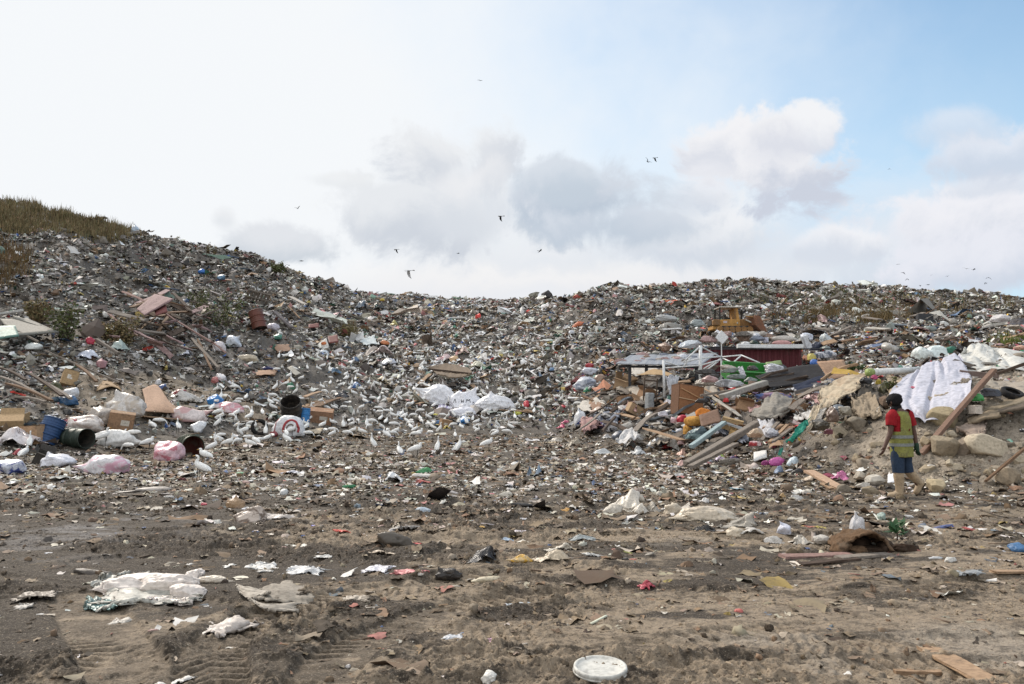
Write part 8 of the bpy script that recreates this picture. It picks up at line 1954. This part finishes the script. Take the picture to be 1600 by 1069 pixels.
M_DRY = leaf_mat('dry_grass', (.15, .12, .075), (.095, .09, .05)); M_GREEN = leaf_mat('green_weed', (.075, .095, .045), (.12, .125, .06))
DRY = [(150, 132, 96), (134, 124, 88), (120, 118, 80), (166, 142, 104), (136, 110, 82)]; GRN = [(98, 108, 70), (112, 116, 78), (84, 96, 62), (128, 122, 84)]
def cols_of(pal, n, rng): return np.array([lin(c) for c in pal])[rng.choice(len(pal), n)] * rng.uniform(.7, 1.25, (n, 1))
def grass_area(name, label, px, py, sx, sy, n, L, m, pal, seed, ymin=20, lean=.35, wid=.05, clump=1.0):
    rng = np.random.default_rng(seed); q = rng.uniform(-1, 1, (n, 2)); q = q[(q ** 2).sum(1) < 1]
    xs, ys = px + q[:, 0] * sx, py + q[:, 1] * sy; P = hits(xs, ys, ymin); k = fbm2(P[:, 0] * .8 * clump, P[:, 1] * .8 * clump, 3, seed); P = P[k > -.10]
    r = np.repeat(np.arange(len(P)), 9); B = P[r] + rng.normal(0, .30, (len(r), 3)) * np.array((1, 1, 0)); B[:, 2] = height(B[:, 0], B[:, 1], False) - .03
    V, F_, C = blades(B, L * rng.uniform(.3, 1.3, len(B)), np.full(len(B), wid), lean, cols_of(pal, len(B), rng), rng)
    T(link(name, mesh_np(name, V, F_, m, False, C)), label, 'grass', kind='stuff')
grass_area('dry_grass', 'brown dry grass on the shoulder of the hill', 70, 342, 150, 27, 2600, .6, M_DRY, DRY, 3)
grass_area('dry_grass', 'dry grass tongue below the crest', 165, 362, 50, 14, 520, .7, M_DRY, DRY, 4)
grass_area('dry_grass', 'rust brown grass patch low on the hill at the edge', 2, 415, 36, 36, 360, .6, M_DRY, [(128, 100, 66), (110, 88, 58), (120, 84, 58)], 5)
grass_area('dry_grass', 'tan dry grass strip on the far right slope', 1310, 494, 110, 10, 900, .55, M_DRY, [(140, 112, 74), (120, 98, 64), (106, 90, 58)], 6, 45)
grass_area('dry_grass', 'thin dry grass under the right crest', 1440, 478, 150, 16, 420, .55, M_DRY, DRY, 7, 45)
grass_area('dry_grass', 'thin olive grass along the right crest', 1300, 466, 160, 12, 300, .5, M_DRY, GRN, 17, 45)
grass_area('green_weeds', 'yellow-green weeds behind the tarpaulin at the edge', 1585, 535, 34, 7, 260, .35, M_GREEN, [(110, 124, 50), (128, 132, 60)], 8, 20)
def weed(px, py, w, h, label, m, pal, seed, group=None, Y=None, leafy=.09, name='weed_bush', n=900):
    P = ground_at(px, py, Y); k = P[1] / F_PX; W, H = w * k, h * k; rng = np.random.default_rng(seed); e = empty(name, P, label, 'weed', group)
    st = MB(); tips = []
    for i in range(14):
        a = rng.uniform(0, 6.28); r = rng.uniform(.1, .5) * W; t = np.array((r * math.cos(a), r * .6 * math.sin(a), H * rng.uniform(.55, 1.0))); b = t * (.25, .25, 0); st.tube([b, (b + t) / 2 + rng.normal(0, .04, 3), t], [.018, .012, .005], 5); tips.append((b, t))
    st.build('stems', WOOD_D, e)
    Lf = []; 
    for i in range(n):
        b, t = tips[rng.integers(len(tips))]; f = rng.uniform(.1, 1.05); p = b + (t - b) * f + rng.normal(0, .09, 3) * W * .6; L = leafy * rng.uniform(.6, 1.5); d = rng.normal(0, 1, 3); d[2] = abs(d[2]) * .6; d /= np.linalg.norm(d); s = np.cross(d, rng.normal(0, 1, 3)); s /= np.linalg.norm(s); s *= L * .3
        Lf.append([p, p + d * L * .5 + s, p + d * L, p + d * L * .5 - s])
    V = np.array(Lf).reshape(-1, 3); V[:, 2] = np.maximum(V[:, 2], .01); F_ = np.arange(len(V)).reshape(-1, 4); C = np.repeat(cols_of(pal, n, rng), 4, 0)
    link('foliage', mesh_np('foliage', V, F_, m, False, C), e); return e
weed(345, 512, 95, 52, 'broad green weed bush right of the timber heap', M_GREEN, GRN, 1, n=700, leafy=.12)
weed(312, 482, 60, 30, 'olive weed bush above the timber heap', M_GREEN, GRN, 2, n=420, leafy=.13)
weed(100, 535, 80, 58, 'tall ragged green weeds behind the grey wall panels', M_GREEN, [(84, 92, 54), (104, 104, 66), (66, 80, 44)], 3, n=650, leafy=.13)
weed(60, 505, 50, 30, 'small brownish weeds above the grey wall panels', M_DRY, DRY, 4, n=900, leafy=.14)
weed(1334, 586, 60, 32, 'dark green shrub behind the plywood board', M_GREEN, [(40, 66, 34), (54, 80, 40)], 5, Y=27, n=1500, leafy=.10, name='shrub')
weed(1393, 612, 18, 26, 'thin weeds under the pipe beside the dark cloth', M_GREEN, [(110, 112, 60), (90, 96, 50)], 6, Y=18.6, n=260, leafy=.06)
weed(1315, 684, 12, 8, 'tiny green sprout on the dirt bank', M_GREEN, GRN, 7, n=120, leafy=.04, name='sprout')
weed(185, 540, 70, 40, 'brown withered weeds left of the timber heap', M_DRY, DRY, 9, n=1300, leafy=.14)
weed(435, 430, 40, 16, 'olive weeds high on the hill above the pallet', M_GREEN, GRN, 10, n=600, leafy=.16)
weed(540, 528, 40, 18, 'yellowish withered weeds around the pale pallet', M_DRY, [(140, 130, 84), (120, 112, 70)], 11, n=500, leafy=.14)
rngw = np.random.default_rng(44)
for px, py, h in ((2, 300, 14), (38, 304, 20), (46, 305, 26), (54, 307, 30), (60, 308, 22), (72, 312, 20), (80, 314, 24), (98, 320, 20), (112, 324, 18), (128, 330, 16), (150, 345, 10), (335, 396, 12), (325, 393, 12), (1130, 446, 10), (1398, 458, 8), (1570, 470, 10)):
    weed(px, py + 7, 9, h + 7, 'thin seeded weed stalk standing against the sky on the crest', M_DRY, DRY, int(rngw.integers(1, 999)), 'weed stalks on the crest', n=70, leafy=.14, name='weed_stalk')
